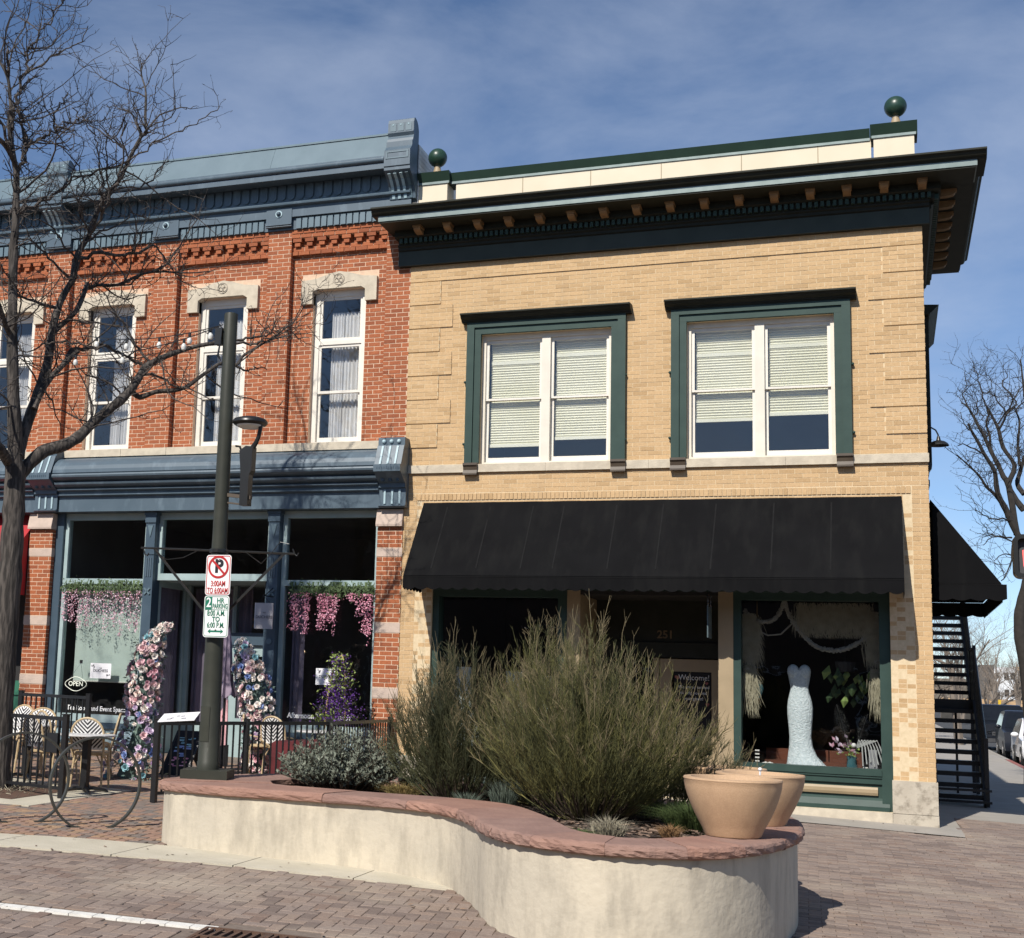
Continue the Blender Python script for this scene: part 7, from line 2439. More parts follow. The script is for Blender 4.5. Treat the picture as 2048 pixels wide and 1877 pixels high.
 [[-10.0,-4.3,5.89,0.0207],[-10.12,-4.38,6.05,0.0183],[-10.19,-4.46,6.19,0.0159],[-10.29,-4.54,6.39,0.0135],[-10.43,-4.62,6.58,0.011],[-10.54,-4.7,6.82,0.0086]],
 [[-10.16,-5.2,5.95,0.0159],[-10.25,-5.27,5.88,0.0146],[-10.42,-5.33,5.93,0.0134],[-10.64,-5.4,5.96,0.0121],[-10.87,-5.47,5.94,0.0108],[-11.06,-5.53,5.86,0.0096],[-11.25,-5.6,5.82,0.0083]],
 [[-10.16,-4.6,5.36,0.0163],[-10.3,-4.67,5.49,0.0138],[-10.46,-4.75,5.59,0.0114],[-10.64,-4.82,5.66,0.0089],[-10.77,-4.9,5.73,0.0064]],
 [[-10.38,-5.1,4.91,0.012],[-10.52,-5.2,4.97,0.0096],[-10.72,-5.3,5.07,0.0073],[-10.87,-5.4,5.11,0.005]],
 [[-10.09,-5.0,6.26,0.0141],[-10.32,-5.13,6.26,0.0121],[-10.5,-5.25,6.26,0.0101],[-10.63,-5.38,6.18,0.0082],[-10.75,-5.5,6.04,0.0062]],
 [[-11.02,-5.9,4.24,0.0706],[-10.95,-6.1,4.29,0.065],[-10.9,-6.3,4.38,0.0596],[-10.93,-6.5,4.47,0.0544],[-11.04,-6.7,4.61,0.0494]],
 [[-11.06,-6.0,5.89,0.0389],[-11.01,-6.23,5.99,0.0336],[-10.94,-6.47,6.16,0.0284],[-10.91,-6.7,6.35,0.0234]],
 [[-11.02,-6.0,5.01,0.0154],[-11.03,-6.15,5.09,0.0136],[-11.05,-6.3,5.15,0.0119]],
 [[-11.06,-6.2,8.11,0.0235],[-11.11,-6.33,8.39,0.021],[-11.12,-6.47,8.62,0.0186],[-11.17,-6.6,8.79,0.0161]],
 [[-10.4,-4.01,7.35,0.0129],[-10.55,-4.01,7.16,0.0132],[-10.71,-4.01,7.16,0.0135]],
 [[-10.97,-4.85,7.34,0.0167],[-11.02,-5.13,7.5,0.0138],[-11.05,-5.41,7.62,0.0111],[-11.08,-5.69,7.61,0.0084]],
 [[-10.85,-4.85,7.49,0.0166],[-10.74,-4.69,7.71,0.0142],[-10.58,-4.54,7.81,0.0117],[-10.37,-4.38,8.07,0.0092],[-10.14,-4.22,7.98,0.0066]],
 [[-10.77,-4.85,7.63,0.0166],[-10.79,-4.98,7.82,0.0145],[-10.82,-5.1,8.02,0.0125],[-10.66,-5.23,8.24,0.0104],[-10.69,-5.35,8.43,0.0083],[-10.8,-5.48,8.63,0.0063]],
 [[-10.66,-4.85,7.93,0.0166],[-10.54,-4.92,8.14,0.0147],[-10.54,-4.99,8.39,0.0127],[-10.58,-5.06,8.69,0.0108],[-10.58,-5.13,8.9,0.0089],[-10.66,-5.2,9.04,0.007],[-10.69,-5.27,9.14,0.0051]],
 [[-10.33,-4.64,8.76,0.0126],[-10.39,-4.75,8.93,0.0107],[-10.52,-4.85,9.03,0.0089],[-10.62,-4.96,9.14,0.007],[-10.75,-5.06,9.17,0.0052]],
 [[-10.72,-4.64,8.22,0.0169],[-10.5,-4.43,8.43,0.0144],[-10.3,-4.22,8.55,0.0119],[-10.21,-4.01,8.85,0.0094],[-10.18,-3.8,9.03,0.0068]],
 [[-10.83,-5.06,6.95,0.0205],[-10.88,-5.32,7.01,0.0173],[-10.94,-5.58,7.15,0.0142],[-11.05,-5.84,7.27,0.0112],[-11.17,-6.1,7.23,0.0082]],
 [[-10.28,-4.43,9.17,0.0128],[-10.44,-4.43,9.52,0.0091],[-10.66,-4.43,9.67,0.0054]],
 [[-10.48,-4.22,9.1,0.0129],[-10.35,-4.33,9.24,0.011],[-10.43,-4.43,9.49,0.0091],[-10.5,-4.54,9.54,0.0072],[-10.63,-4.64,9.59,0.0053]],
 [[-10.41,-4.22,9.29,0.0108],[-10.54,-4.22,9.62,0.009],[-10.56,-4.22,9.8,0.0072],[-10.53,-4.22,9.98,0.0054]],
 [[-10.46,-4.64,8.95,0.0127],[-10.65,-4.69,9.11,0.0108],[-10.76,-4.74,9.19,0.009],[-10.95,-4.8,9.32,0.0071],[-11.0,-4.85,9.39,0.0053]],
 [[-10.34,-4.85,9.03,0.0125],[-10.31,-4.85,9.25,0.0107],[-10.51,-4.85,8.99,0.0089],[-10.68,-4.85,9.21,0.0071],[-10.69,-4.85,9.3,0.0053]]
]
TREE_LIMBS_FAR = [
 [[2.39,14.0,1.25,0.1457],[2.33,14.0,2.58,0.1383],[2.24,14.0,3.17,0.1303],[2.24,14.0,3.66,0.1221],[2.31,14.0,4.06,0.1137],[2.48,14.0,4.85,0.1054],[2.3,14.0,5.42,0.0973]],
 [[2.3,14.0,5.42,0.0744],[2.15,13.92,5.76,0.0693],[2.02,13.85,6.09,0.0642],[1.91,13.77,6.31,0.0591],[1.83,13.7,6.57,0.0539],[1.8,13.62,6.92,0.0487],[1.73,13.55,7.08,0.0435],[1.58,13.48,7.34,0.0384],[1.46,13.4,7.6,0.0333],[1.33,13.33,7.84,0.0281],[1.25,13.25,8.02,0.0229]],
 [[2.03,14.0,6.11,0.0403],[1.79,13.9,6.47,0.0356],[1.62,13.8,6.63,0.0308],[1.49,13.7,6.85,0.0259],[1.32,13.6,7.03,0.0211],[1.14,13.5,7.2,0.0163],[1.0,13.4,7.33,0.0115]],
 [[1.57,13.4,7.33,0.0229],[1.44,13.33,7.4,0.0193],[1.27,13.25,7.46,0.0157],[1.11,13.17,7.54,0.0122],[1.02,13.1,7.49,0.0086]],
 [[2.25,14.15,5.55,0.0691],[2.12,14.17,6.67,0.0634],[2.01,14.18,6.92,0.0575],[1.92,14.2,7.18,0.0515],[1.77,14.22,7.53,0.0455],[1.64,14.23,7.88,0.0395],[1.52,14.25,8.15,0.0334],[1.41,14.27,8.42,0.0272],[1.29,14.28,8.64,0.0211],[1.17,14.3,8.73,0.0148]],
 [[1.34,14.3,8.59,0.0178],[1.22,14.3,8.89,0.0145],[1.19,14.3,9.0,0.0111],[1.1,14.3,9.07,0.0077]],
 [[1.22,14.3,8.96,0.0149],[1.31,14.38,9.18,0.011],[1.28,14.45,9.5,0.0072]],
 [[1.77,14.3,7.54,0.0293],[1.78,14.36,7.81,0.0267],[1.7,14.41,8.17,0.0241],[1.75,14.47,8.45,0.0214],[1.73,14.52,8.67,0.0187],[1.64,14.58,8.91,0.016],[1.61,14.64,9.23,0.0133],[1.54,14.69,9.51,0.0106],[1.47,14.75,9.81,0.0078]],
 [[1.6,14.6,9.22,0.0149],[1.68,14.6,9.0,0.013],[1.82,14.6,9.07,0.011],[1.84,14.6,9.31,0.0091],[1.78,14.6,9.46,0.0072]],
 [[2.44,14.45,6.16,0.0697],[2.29,14.49,6.41,0.0633],[2.15,14.54,6.79,0.0569],[2.29,14.58,7.23,0.0503],[2.06,14.62,7.68,0.0439],[1.98,14.66,8.12,0.0373],[1.87,14.71,8.42,0.0306],[1.76,14.75,8.68,0.0239]],
 [[1.99,14.75,8.14,0.0297],[2.16,14.8,8.5,0.0228],[1.97,14.85,8.87,0.016],[1.92,14.9,9.06,0.009]],
 [[2.16,14.75,8.49,0.0238],[2.38,14.87,8.75,0.0205],[2.27,14.99,9.06,0.0173],[2.11,15.11,9.34,0.014],[2.25,15.23,9.51,0.0106],[2.22,15.35,9.71,0.0073]],
 [[2.43,14.9,7.28,0.0355],[2.41,15.05,7.78,0.0298],[2.48,15.2,8.39,0.024],[2.43,15.35,8.72,0.0181],[2.62,15.5,8.94,0.0121]],
 [[2.17,14.0,5.8,0.023],[2.01,13.81,5.87,0.0193],[1.76,13.62,5.86,0.0157],[1.52,13.44,5.94,0.0121],[1.33,13.25,6.05,0.0085]],
 [[2.13,14.0,5.47,0.0229],[1.93,13.8,5.46,0.0181],[1.71,13.6,5.43,0.0133],[1.48,13.4,5.22,0.0085]],
 [[2.13,14.0,5.38,0.0172],[1.85,13.9,5.48,0.014],[1.62,13.8,5.5,0.0107],[1.48,13.7,5.39,0.0074]],
 [[2.1,14.0,5.07,0.0172],[1.92,13.77,5.06,0.0123],[1.71,13.55,4.89,0.0074]],
 [[2.14,14.0,5.3,0.0229],[2.1,13.85,4.95,0.019],[1.99,13.7,4.67,0.0151],[1.83,13.55,4.43,0.0113]],
 [[1.32,13.25,7.83,0.0143],[1.19,13.2,7.94,0.0118],[1.13,13.15,8.12,0.0094],[1.08,13.1,8.27,0.0069]],
 [[1.5,14.3,8.42,0.0148],[1.52,14.25,8.65,0.0122],[1.49,14.2,8.86,0.0096],[1.37,14.15,9.01,0.0071]],
 [[1.99,14.75,8.28,0.0238],[2.25,14.9,8.69,0.0189],[2.48,15.05,9.13,0.014],[2.61,15.2,9.3,0.009]],
 [[2.48,14.75,6.58,0.0587],[2.36,14.9,6.84,0.0523],[2.43,15.05,7.13,0.0458],[2.55,15.2,7.5,0.0392],[2.7,15.35,7.98,0.0325],[2.64,15.5,8.99,0.0259],[2.61,15.65,9.71,0.0192],[2.6,15.8,10.07,0.0123]]
]
# ============================================================ BARE TREES
def smooth_path(L, k=3):
    P = [Vector(p[:3]) for p in L]; r = [p[3] for p in L]
    out, ro = [], []
    n_ = len(P)
    for i in range(n_ - 1):
        a, b, c, d = P[max(i - 1, 0)], P[i], P[i + 1], P[min(i + 2, n_ - 1)]
        for s in range(k):
            t = s / k
            out.append(.5 * ((2 * b) + (c - a) * t + (2 * a - 5 * b + 4 * c - d) * t * t + (3 * b - a - 3 * c + d) * t ** 3))
            ro.append(r[i] + (r[i + 1] - r[i]) * t)
    out.append(P[-1]); ro.append(r[-1])
    return out, ro
def bare_tree(name, label, limbs, seed, m_trunk, m_twig, base_z, twig_rate=1.0, tw_len=1.0, mid=0.0):
    rnd = random.Random(seed)
    l0 = limbs[0]
    t = thing(name, label, 'tree', (l0[0][0], l0[0][1], base_z))
    trunk, tw = MB(), MB()
    def knobby(p, d, L_, r0, depth):
        k = max(2, int(L_ / .09))
        pts, q = [p], p.copy()
        dd = d.copy()
        for i in range(k):
            dd = (dd + Vector((rnd.gauss(0, .24), rnd.gauss(0, .24), rnd.gauss(.07, .2)))).normalized()
            q = q + dd * L_ / k
            pts.append(q)
        tw.tube(pts, [r0 + (r0 * .42 - r0) * i / k for i in range(k + 1)], 4 if r0 > .006 else 3, cap=False)
        for i in range(1, k + 1):
            if rnd.random() < .6:                      # buds and short spurs
                s = (Vector((rnd.gauss(0, 1), rnd.gauss(0, 1), rnd.gauss(.2, 1)))).normalized()
                l = rnd.uniform(.018, .05)
                tw.tube([pts[i], pts[i] + s * l], [r0 * .7, r0 * .55], 3, cap=True)
            if depth > 0 and rnd.random() < .46:
                s = (dd * .7 + Vector((rnd.gauss(0, .8), rnd.gauss(0, .8), rnd.gauss(.15, .7)))).normalized()
                knobby(pts[i], s, L_ * rnd.uniform(.35, .65), r0 * .68, depth - 1)
    for li, L in enumerate(limbs):
        pts, ra = smooth_path(L)
        big = ra[0] > .028
        if li == 0:
            pts = [Vector((pts[0][0], pts[0][1], base_z - .05))] + pts
            ra = [ra[0] * 1.35] + ra
        # knots and kinks
        rr = [r_ * (1 + rnd.uniform(-.08, .10)) for r_ in ra]
        if ra[0] < .03:
            pts = [pts[0]] + [p + Vector((rnd.gauss(0, .012), rnd.gauss(0, .03), rnd.gauss(0, .012))) for p in pts[1:]]
        (trunk if big else tw).tube(pts, rr, 14 if ra[0] > .09 else (8 if big else 5), cap=True)
        if li == 0: continue
        length = sum((b - a).length for a, b in zip(pts, pts[1:]))
        if mid and ra[0] > .022:                           # secondary branches
            for i in range(int(length * mid + .5)):
                u = rnd.uniform(.25, .97)
                f = u * (len(pts) - 1); i0 = min(int(f), len(pts) - 2)
                p = pts[i0].lerp(pts[i0 + 1], f - i0)
                d = (pts[i0 + 1] - pts[i0]).normalized()
                d = (d * .5 + Vector((rnd.gauss(.15, .7), rnd.gauss(.25, .7), rnd.gauss(.15, .45)))).normalized()
                L2 = rnd.uniform(.7, 1.7); k2 = 9
                bp = [p]; r0 = min(ra[i0] * .62, rnd.uniform(.010, .018))
                for j in range(k2):
                    d = (d + Vector((rnd.gauss(0, .20), rnd.gauss(0, .20), rnd.gauss(.06, .2)))).normalized()
                    bp.append(bp[-1] + d * L2 / k2)
                tw.tube(bp, [r0 * (1 - .68 * j / k2) for j in range(k2 + 1)], 5, cap=True)
                for j in range(1, k2 + 1):
                    for c in range(rnd.choice((0, 1, 1, 2))):
                        s = (d * .6 + Vector((rnd.gauss(0, .75), rnd.gauss(0, .75), rnd.gauss(.2, .6)))).normalized()
                        knobby(bp[j], s, rnd.uniform(.14, .42), .0055, 1)
        nt_ = int(length * 6.5 * twig_rate)
        for i in range(nt_):
            u = rnd.uniform(.12 if ra[0] < .05 else .3, 1.0)
            f = u * (len(pts) - 1); i0 = min(int(f), len(pts) - 2)
            p = pts[i0].lerp(pts[i0 + 1], f - i0)
            r_ = ra[i0]
            d = (pts[i0 + 1] - pts[i0]).normalized()
            s = (d * rnd.uniform(.1, .9) + Vector((rnd.gauss(0, .75), rnd.gauss(0, .75), rnd.gauss(.25, .6)))).normalized()
            knobby(p, s, rnd.uniform(.15, .62) * tw_len, min(.009, max(.0052, r_ * .6)) , 1 if rnd.random() < .75 else 2)
    trunk.build('trunk', m_trunk, t, smooth=True)
    tw.build('crown', m_twig, t, kind='stuff')
    return t
TR = bare_tree('bare_tree', 'leafless tree standing at the far left in front of the red brick building', TREE_LIMBS, 91, 'bark', 'twig', gz(-10.85, -5.9), twig_rate=1.05, tw_len=.9, mid=2.4)
T2R = copy_tree(TR)
T2R.location = (-15.2, -9.4, gz(-15.2, -9.4)); T2R.rotation_euler = (0, 0, 1.9); T2R['label'] = 'leafless tree farther along the street, just outside the left of the frame'
# pit, grate and litter round the tree
TG = thing('tree_grate', 'rusty iron tree grate with dry litter round the trunk', 'tree grate', (-10.9, -5.95, gz(-10.9, -5.95)))
q = MB()
zt = lambda x, y: gz(x, y)
def gq(q, x0, x1, y0, y1, dz):
    q.add([(x0, y0, zt(x0, y0) + dz), (x1, y0, zt(x1, y0) + dz), (x1, y1, zt(x1, y1) + dz), (x0, y1, zt(x0, y1) + dz), (x0, y0, zt(x0, y0) - .08), (x1, y0, zt(x1, y0) - .08), (x1, y1, zt(x1, y1) - .08), (x0, y1, zt(x0, y1) - .08)],
          [(0, 1, 2, 3), (0, 4, 5, 1), (1, 5, 6, 2), (2, 6, 7, 3), (3, 7, 4, 0)])
gq(q, -11.7, -10.05, -6.75, -5.25, .006); q.build('iron_plate', 'rust_iron', TG)
random.seed(19)
q = MB()
for i in range(420):
    a, r_ = random.uniform(0, 6.28), .2 + abs(random.gauss(0, .3)); x, y = -10.85 + r_ * math.cos(a), -5.95 + r_ * math.sin(a)
    b = random.uniform(0, 3.14); l = random.uniform(.02, .09)
    q.tube([(x, y, zt(x, y) + .012), (x + math.cos(b) * l, y + math.sin(b) * l, zt(x, y) + random.uniform(.012, .06))], .0035, 3)
q.build('litter', 'pale_grass', TG, kind='stuff')
q = MB()
for x0, x1, y0, y1 in ((-12.3, -9.56, -7.1, -6.76), (-10.04, -9.56, -6.755, -4.86), (-12.3, -11.71, -6.755, -4.86), (-11.705, -10.045, -5.245, -4.86)):
    m_ = MB(); gq(m_, x0 + .004, x1 - .004, y0 + .004, y1 - .004, .004); m_.build('concrete_kerb_slab', 'concrete', pv)
bare_tree('bare_tree', 'dark leafless street tree beyond the corner on the right, trunk running off the frame', TREE_LIMBS_FAR, 92, 'bark_dark', 'bark_dark', gz(2.3, 14), twig_rate=1.0, tw_len=1.5)
# distant bare trees with brownish crowns
def make_far_tree(seed, H_, m_):
    rnd = random.Random(seed)
    t = thing('distant_bare_tree', 'x', 'tree', (0, 0, 0), 0, 'leafless trees far down the side street')
    tk, tw = MB(), MB()
    def grow(p, d, L_, r_, lv):
        n_ = 4
        pts, rs, q = [p], [r_], p.copy()
        for i in range(n_):
            d = (d + Vector((rnd.gauss(0, .13), rnd.gauss(0, .13), rnd.gauss(.03, .1)))).normalized()
            q = q + d * L_ / n_
            pts.append(q); rs.append(r_ * (1 - .5 * (i + 1) / n_))
        (tk if lv < 2 else tw).tube(pts, rs, 6 if lv < 2 else 3, cap=False)
        if lv >= 5: return
        for k in range((4, 4, 4, 4, 3)[lv]):
            u = rnd.uniform(.35, 1.0)
            f = u * n_; i0 = min(int(f), n_ - 1)
            s = (d * .8 + Vector((rnd.gauss(0, .55), rnd.gauss(0, .55), rnd.gauss(.18, .4)))).normalized()
            grow(pts[i0].lerp(pts[i0 + 1], f - i0), s, L_ * rnd.uniform(.55, .78), rs[i0] * .55, lv + 1)
    grow(Vector((0, 0, 0)), Vector((0, 0, 1)), H_ * .34, H_ * .020, 0)
    tk.build('trunk', 'bark_dark' if m_ == 'bark_dark' else m_, t, smooth=True)
    tw.build('crown', m_, t, kind='stuff')
    return t
ft = [make_far_tree(101, 10, 'twig_far'), make_far_tree(102, 11, 'twig_far'), make_far_tree(103, 9, 'twig_far')]
spots = [(2.2, 44, 1.0), (3.0, 62, .95), (5.3, 70, 1.0), (4.3, 92, 1.1), (7.8, 110, 1.0), (6.3, 130, 1.15), (9.6, 150, 1.0), (8.2, 86, .85), (11.5, 165, 1.0), (13.8, 185, 1.05), (10.8, 125, .9), (1.3, 56, 1.0), (16.5, 230, 1.2), (12.6, 225, 1.15), (19, 240, 1.2), (20, 232, 1.0)]
FAR_LAB = ['nearest leafless tree behind the outside stairs', 'leafless tree showing just above the side awning']
for i, (x, y, s) in enumerate(spots):
    o = ft[i] if i < 3 else copy_tree(ft[i % 3])
    o.location = (x, y, gz(x, y)); o.rotation_euler = (0, 0, i * 1.3); o.scale = (s, s, s)
    o['label'] = 'one of the leafless grey brown trees far down the side street'

# ============================================================ SIDE STREET
ST = thing('outside_stairs', 'black steel outside staircase with open treads climbing the side wall', 'stairs', (.55, 4.8, gz(.5, 3)))
zb = gz(.5, 3)
for k in range(9):
    y = 5.0 + .27 * k; z = zb + .175 * (k + 1)
    q = MB(); q.box(.17, .86, y, y + .29, z - .075, z); q.build('tread', 'black_metal', ST)
q = MB(); zl = zb + .175 * 10; q.box(.12, .95, 7.43, 8.6, zl - .22, zl); q.build('landing', 'black_metal', ST)
for k in range(10):
    y = 8.62 + .27 * k; z = zl + .175 * (k + 1)
    q = MB(); q.box(.17, .86, y, y + .29, z - .075, z); q.build('tread', 'black_metal', ST)
for x in (.13, .86):
    for y0, z0, y1, z1 in ((4.9, zb - .02, 7.45, zl - .1), (8.6, zl - .05, 11.3, zl + 1.75)):
        q = MB(); d = Vector((0, y1 - y0, z1 - z0)); q.obox((x + .02, (y0 + y1) / 2, (z0 + z1) / 2), d, (1, 0, 0), d.cross(Vector((1, 0, 0))), d.length / 2, .02, .12); q.build('stringer', 'black_metal', ST)
for zo in (.95, .55):
    q = MB(); q.tube([(.91, 4.85, zb + zo + .08), (.91, 7.43, zl + zo), (.91, 8.6, zl + zo), (.91, 11.3, zl + 1.75 + zo)], .022, 6); q.build('rail', 'black_metal', ST)
for (y, z0, z1) in ((4.82, zb, zb + 1.12), (7.43, zb, zl + 1.0), (8.6, zb, zl + 1.0), (11.3, zl + 1.6, zl + 2.75)):
    q = MB(); q.box(.88, .94, y - .03, y + .03, z0, z1); q.build('post', 'black_metal', ST)
for i in range(1, 14):
    y = 4.85 + 2.58 * i / 14; z = zb + .1 + (zl - zb - .1) * i / 14
    q = MB(); q.box(.895, .925, y - .014, y + .014, z - .1, z + .95); q.build('baluster', 'black_metal', ST)
for i in range(1, 14):
    y = 8.62 + 2.66 * i / 14; z = zl + 1.75 * i / 14
    q = MB(); q.box(.895, .925, y - .014, y + .014, z - .1, z + .95); q.build('baluster', 'black_metal', ST)
for i in range(1, 12):
    y = 7.43 + 1.17 * i / 12
    q = MB(); q.box(.895, .925, y - .014, y + .014, zl - .2, zl + .95); q.build('baluster', 'black_metal', ST)
q = MB(); q.box(.10, .97, 4.70, 4.76, zb + .06, zb + .10); q.box(.10, .97, 4.70, 4.76, zb + .25, zb + .29); q.build('gate_rail', 'black_metal', ST)
q = MB(); q.box(.56, .60, 7.6, 7.66, zb, zl - .23); q.box(.18, .22, 7.6, 7.66, zb, zl - .23); q.build('prop', 'black_metal', ST)
WL = thing('wall_lamp', 'dark gooseneck barn lamp on the side wall', 'wall lamp', (.0, .7, 5.4))
q = MB(); q.tube([(.0, .7, 5.60), (.07, .7, 5.595), (.13, .7, 5.555), (.16, .7, 5.49), (.165, .7, 5.45)], .011, 8); q.build('gooseneck', 'lamp_black', WL, smooth=True)
q = MB(); q.lathe([(.020, 5.46), (.028, 5.42), (.034, 5.40), (.085, 5.385), (.125, 5.355), (.142, 5.325), (.135, 5.325), (.118, 5.35), (.08, 5.375), (0, 5.385)], (.165, .7, 0), 28); q.build('shade', 'lamp_black', WL, smooth=True)
q = MB(); q.prism([(.0, 5.05), (.062, 5.05), (.062, 4.97), (.03, 4.92), (.02, 4.85), (.0, 4.85)], 'y', .5, .62); q.prism([(.0, 4.80), (.03, 4.80), (.03, 4.72), (.015, 4.66), (.0, 4.66)], 'y', .5, .6)
things_tag(q.build('wall_bracket', 'lamp_black', None), 'small black brackets on the side wall below the gooseneck lamp', 'bracket')
q = MB()
q.prism([(.0, 7.37), (.10, 7.37), (.15, 7.42), (.20, 7.475), (.23, 7.505), (.0, 7.52)], 'y', 1.0, 3.4)
for y in (1.1, 3.1): q.box(.0, .085, y, y + .22, 5.1, 7.36)
q.build('side_window_casing', 'green_dark', YB)
# pedestrian signal at the right edge
PSG = thing('pedestrian_signal', 'black pedestrian signal showing a lit red hand at the right edge', 'traffic signal', (.75, -6.0, 3.05))
x0, x1, z0, z1 = .548, .98, 2.850, 3.262
q = MB()
o = [(.764 + x, 3.056 + z) for x, z in round_rect(.216, .206, .06, 6)]
i_ = [(.764 + x, 3.056 + z) for x, z in round_rect(.178, .166, .035, 6)]
n_ = len(o)
vs = []
for P_, y in ((o, -6.10), (o, -5.92), (i_, -6.10), (i_, -6.02)): vs += [(x, y, z) for x, z in P_]
q.v = vs
for k in range(n_):
    k2 = (k + 1) % n_
    q.f += [(k, k2, n_ + k2, n_ + k), (k, 2 * n_ + k, 2 * n_ + k2, k2), (2 * n_ + k, 3 * n_ + k, 3 * n_ + k2, 2 * n_ + k2)]
q.f.append(tuple(range(n_, 2 * n_)))
q.build('housing', 'lamp_black', PSG)
q = MB(); q.prism(i_, 'y', -6.02, -6.015); q.build('lens', 'rubber_grey', PSG)
q = MB()
hx, hz = .745, 3.02
palm = [(-.085, -.14), (.07, -.14), (.10, -.06), (.135, .0), (.15, .05), (.13, .07), (.105, .045), (.085, .02), (.08, .11), (.055, .12), (.05, .03), (.035, .03), (.03, .155), (.0, .158), (-.003, .03), (-.018, .03), (-.03, .14), (-.06, .135), (-.055, .02), (-.068, .015), (-.085, .095), (-.112, .085), (-.105, -.06)]
q.prism([(hx - .005 + a, hz + b + .01) for a, b in palm], 'y', -6.028, -6.0205); q.build('hand', 'hand_red', PSG)
q = MB(); q.box(1.0, 1.08, -6.05, -5.97, gz(1, -6), 4.0); q.box(.90, 1.0, -6.03, -5.99, 3.2, 3.24); q.box(.90, 1.0, -6.03, -5.99, 2.88, 2.92); q.build('mast', 'lamp_black', PSG)

# parked cars
def car(name, label, x, y, L_, W_, H_, body, kind='suv', group='cars parked along the side street kerb'):
    """nose towards the camera (-Y); x is the kerb side"""
    z = gz(x, y) - .16
    t = thing(name, label, 'car', (x + W_ / 2, y + L_ / 2, z), 0, group)
    hood = H_ * .60; belt = H_ * .62
    prof = [(0.02, .32), (.0, .50), (.03, .62), (.10, hood * .93), (L_ * .24, hood), (L_ * .30, belt), (L_ * .42, H_ * .97), (L_ * .5, H_), (L_ * .80, H_ * .98), (L_ * .86, H_ * .94), (L_ * .96, belt), (L_ * .995, .60), (L_, .40), (L_ - .05, .30)]
    # lofted body: inset towards the roof
    q = MB()
    secs = []
    for s, w_ in ((0, 1.0),):
        pass
    n_ = len(prof)
    def half(zz):
        if zz < .45: return .97
        if zz <= belt: return 1.0
        return 1.0 - .20 * (zz - belt) / (H_ - belt)
    for side in (-1, 1):
        for k in (1.0, .90):
            q.v += [(x + W_ / 2 + side * W_ / 2 * half(zz) * k + (0), y + yy_ + (0 if k == 1.0 else .0), z + zz + (.0 if k == 1.0 else .025 if zz > .5 else 0)) for yy_, zz in prof]
    # order: L outer, L inner, R outer, R inner
    Lo, Li, Ro, Ri = 0, n_, 2 * n_, 3 * n_
    q.f.append(tuple(range(Lo + n_ - 1, Lo - 1, -1))); q.f.append(tuple(range(Ro, Ro + n_)))
    for i in range(n_):
        j = (i + 1) % n_
        q.f += [(Lo + i, Lo + j, Li + j, Li + i), (Li + i, Li + j, Ri + j, Ri + i), (Ri + i, Ri + j, Ro + j, Ro + i)]
    q.build('body', body, t, smooth=True)
    cx_ = x + W_ / 2
    q = MB()
    ws = [(L_ * .305, belt + .02), (L_ * .415, H_ * .955)]
    def wq(w0, w1): return [(cx_ - w0, y + ws[0][0] - .012, z + ws[0][1] + .028), (cx_ + w0, y + ws[0][0] - .012, z + ws[0][1] + .028), (cx_ + w1, y + ws[1][0] - .02, z + ws[1][1] + .02), (cx_ - w1, y + ws[1][0] - .02, z + ws[1][1] + .02)]
    q.add(wq(W_ * .43, W_ * .36), [(0, 1, 2, 3)]); q.build('windscreen', 'car_glass', t)
    for s in (-1, 1):
        q = MB()
        q.add([(cx_ + s * (W_ / 2 * 1.003), y + L_ * .33, z + belt + .02), (cx_ + s * (W_ / 2 * 1.003), y + L_ * .93, z + belt + .02), (cx_ + s * (W_ / 2 * .845), y + L_ * .84, z + H_ * .93), (cx_ + s * (W_ / 2 * .845), y + L_ * .44, z + H_ * .93)], [(0, 1, 2, 3)]); q.build('side_window', 'car_glass', t)
        q = MB(); q.prism([(cx_ + s * W_ * .30 - .14, .68), (cx_ + s * W_ * .30 + .16, .70), (cx_ + s * W_ * .30 + .14, .84), (cx_ + s * W_ * .30 - .12, .80)], 'y', y + .005, y + .06); q.v = [(a, b, c + z) for a, b, c in q.v]; q.build('headlight', 'chrome', t)
        q = MB(); q.ball((cx_ + s * (W_ / 2 + .10), y + L_ * .34, z + belt + .08), .10, 10, 8, (1.1, .6, .75)); q.build('mirror', body, t, smooth=True)
        for yy_ in (L_ * .19, L_ * .80):
            q = MB()
            ring = [(.33 * math.cos(2 * math.pi * i / 24), .33 * math.sin(2 * math.pi * i / 24)) for i in range(24)]
            q.prism([(y + yy_ + a, z + .33 + b) for a, b in ring], 'x', cx_ + s * (W_ / 2 - .22), cx_ + s * (W_ / 2 + .01)); wh = q.build('wheel', 'tyre', t)
            q = MB(); q.prism([(y + yy_ + a * .62, z + .33 + b * .62) for a, b in ring], 'x', cx_ + s * (W_ / 2 + .011), cx_ + s * (W_ / 2 + .018)); q.build('rim', 'chrome', wh)
    q = MB(); q.box(cx_ - W_ * .26, cx_ + W_ * .26, y - .012, y + .05, z + .62, z + .78); g_ = q.build('grille', 'rubber_grey', t)
    q = MB(); q.box(cx_ - W_ * .24, cx_ + W_ * .24, y - .018, y - .013, z + .685, z + .715); q.build('grille_bar', 'chrome', g_)
    q = MB(); q.box(cx_ - W_ * .40, cx_ + W_ * .40, y - .015, y + .05, z + .34, z + .50); q.build('bumper_intake', 'rubber_grey', t)
    q = MB(); q.box(cx_ - .15, cx_ + .15, y - .025, y - .016, z + .50, z + .60); q.build('number_plate', 'paper_grey', t)
    return t
car('parked_car', 'white compact car parked nearest at the right edge', 3.20, 26.3, 4.2, 1.80, 1.52, 'car_white')
car('parked_car', 'dark navy car parked behind the white compact', 3.22, 33.5, 4.5, 1.85, 1.72, 'car_navy')
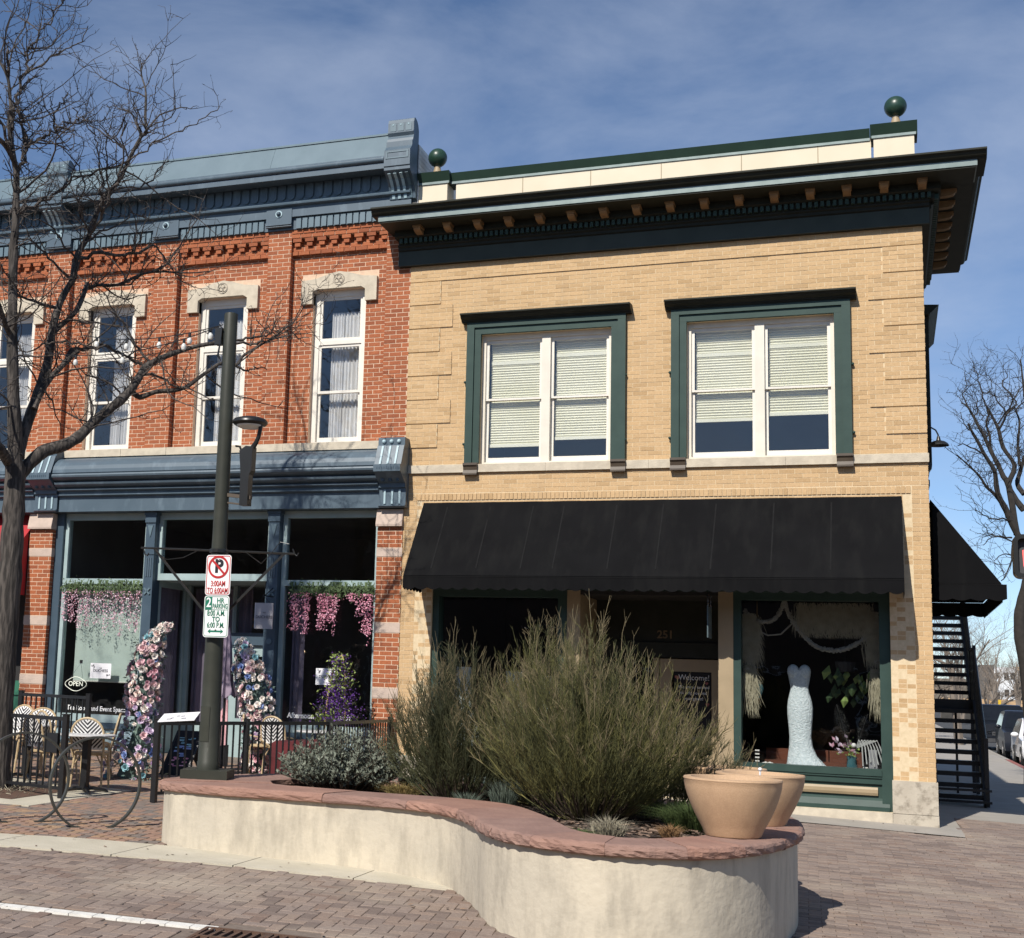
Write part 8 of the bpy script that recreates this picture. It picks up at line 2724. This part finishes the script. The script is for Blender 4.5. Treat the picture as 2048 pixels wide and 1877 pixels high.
car('parked_car', 'big black pickup like car parked farthest of the three', 3.05, 44.5, 5.2, 2.0, 1.92, 'car_black')
# tan wall, houses and signal far down the street
q = MB(); q.box(5, 40, 150, 151, -.3, 2.32); things_tag(q.build('boundary_wall', 'tan_wall', None), 'long low tan wall crossing behind the parked cars', 'wall')
q = MB(); q.box(5, 40, 149.2, 149.9, -.3, 1.62); things_tag(q.build('dark_base_wall', 'dark_room_warm', None), 'dark strip of hoarding in front of the long tan wall', 'wall')
HO = thing('white_house', 'white two storey house with paired dark windows far beyond the parked cars', 'house', (15.4, 203, 0))
q = MB(); q.box(13.9, 17.03, 200, 208, -.3, 7.2); q.build('wall', 'house_white', HO)
q = MB(); q.box(12.0, 13.89, 200.3, 208, -.3, 7.5); q.build('grey_wing', 'house_grey', HO)
q = MB(); q.box(13.2, 14.0, 199.2, 201, 4.9, 5.05); q.build('porch_roof', 'house_grey', HO)
for z0 in (5.4, 2.95):
    for x0 in (15.15, 16.0):
        q = MB(); q.box(x0, x0 + .72, 199.93, 199.999, z0, z0 + 1.1); f = q.build('window', 'house_white', HO)
        q = MB(); q.box(x0 + .06, x0 + .66, 199.90, 199.925, z0 + .06, z0 + 1.04); q.build('pane', 'car_glass', f)
for x0, z0 in ((14.25, 5.6), (14.3, 2.6)):
    q = MB(); q.box(x0, x0 + .30, 199.93, 199.999, z0, z0 + .85); q.build('side_window', 'car_glass', HO)
HG = thing('grey_house', 'dark grey house with a brown roof right of the white house', 'house', (19.5, 206, 0))
q = MB(); q.box(17.1, 23, 203, 210, -.3, 6.9); q.build('wall', 'house_grey', HG)
q = MB(); q.box(17.0, 23, 202.5, 210.5, 6.9, 7.4); q.build('roof', 'tan_wall', HG)
q = MB(); q.box(17.3, 19, 202.95, 203, .5, 4.2); q.build('dark_opening', 'car_glass', HG)
TL = thing('traffic_light', 'small yellow traffic light above the roofs of the parked cars', 'traffic signal', (7.65, 100, 0))
q = MB(); q.box(7.55, 7.75, 99.9, 100.1, 1.45, 2.1); q.build('housing', 'traffic_yellow', TL)
q = MB(); q.box(7.63, 7.67, 100, 100.04, -.2, 1.45); q.build('mast', 'black_metal', TL)
hl = MB()
hl.box(-400, 400, 420, 421, -1, 9)
hl.build('hills', 'far_hill', None, kind='structure')
# the shaded row across the street, seen only as reflections in the glass
OB = thing('opposite_building', 'brick building across the street behind the camera, seen only in reflections', 'building', (-8, -46, 0))
q = MB(); q.box(-60, 40, -52, -44, -.6, 10.5); q.build('wall', 'opp_brick', OB)
for k in range(12):
    q = MB(); q.box(-38 + 5.2 * k, -35.6 + 5.2 * k, -43.99, -43.9, .4, 3.0); f = q.build('window', 'house_white', OB)
    q = MB(); q.box(-37.9 + 5.2 * k, -35.7 + 5.2 * k, -43.89, -43.86, .5, 2.9); q.build('pane', 'car_glass', f)
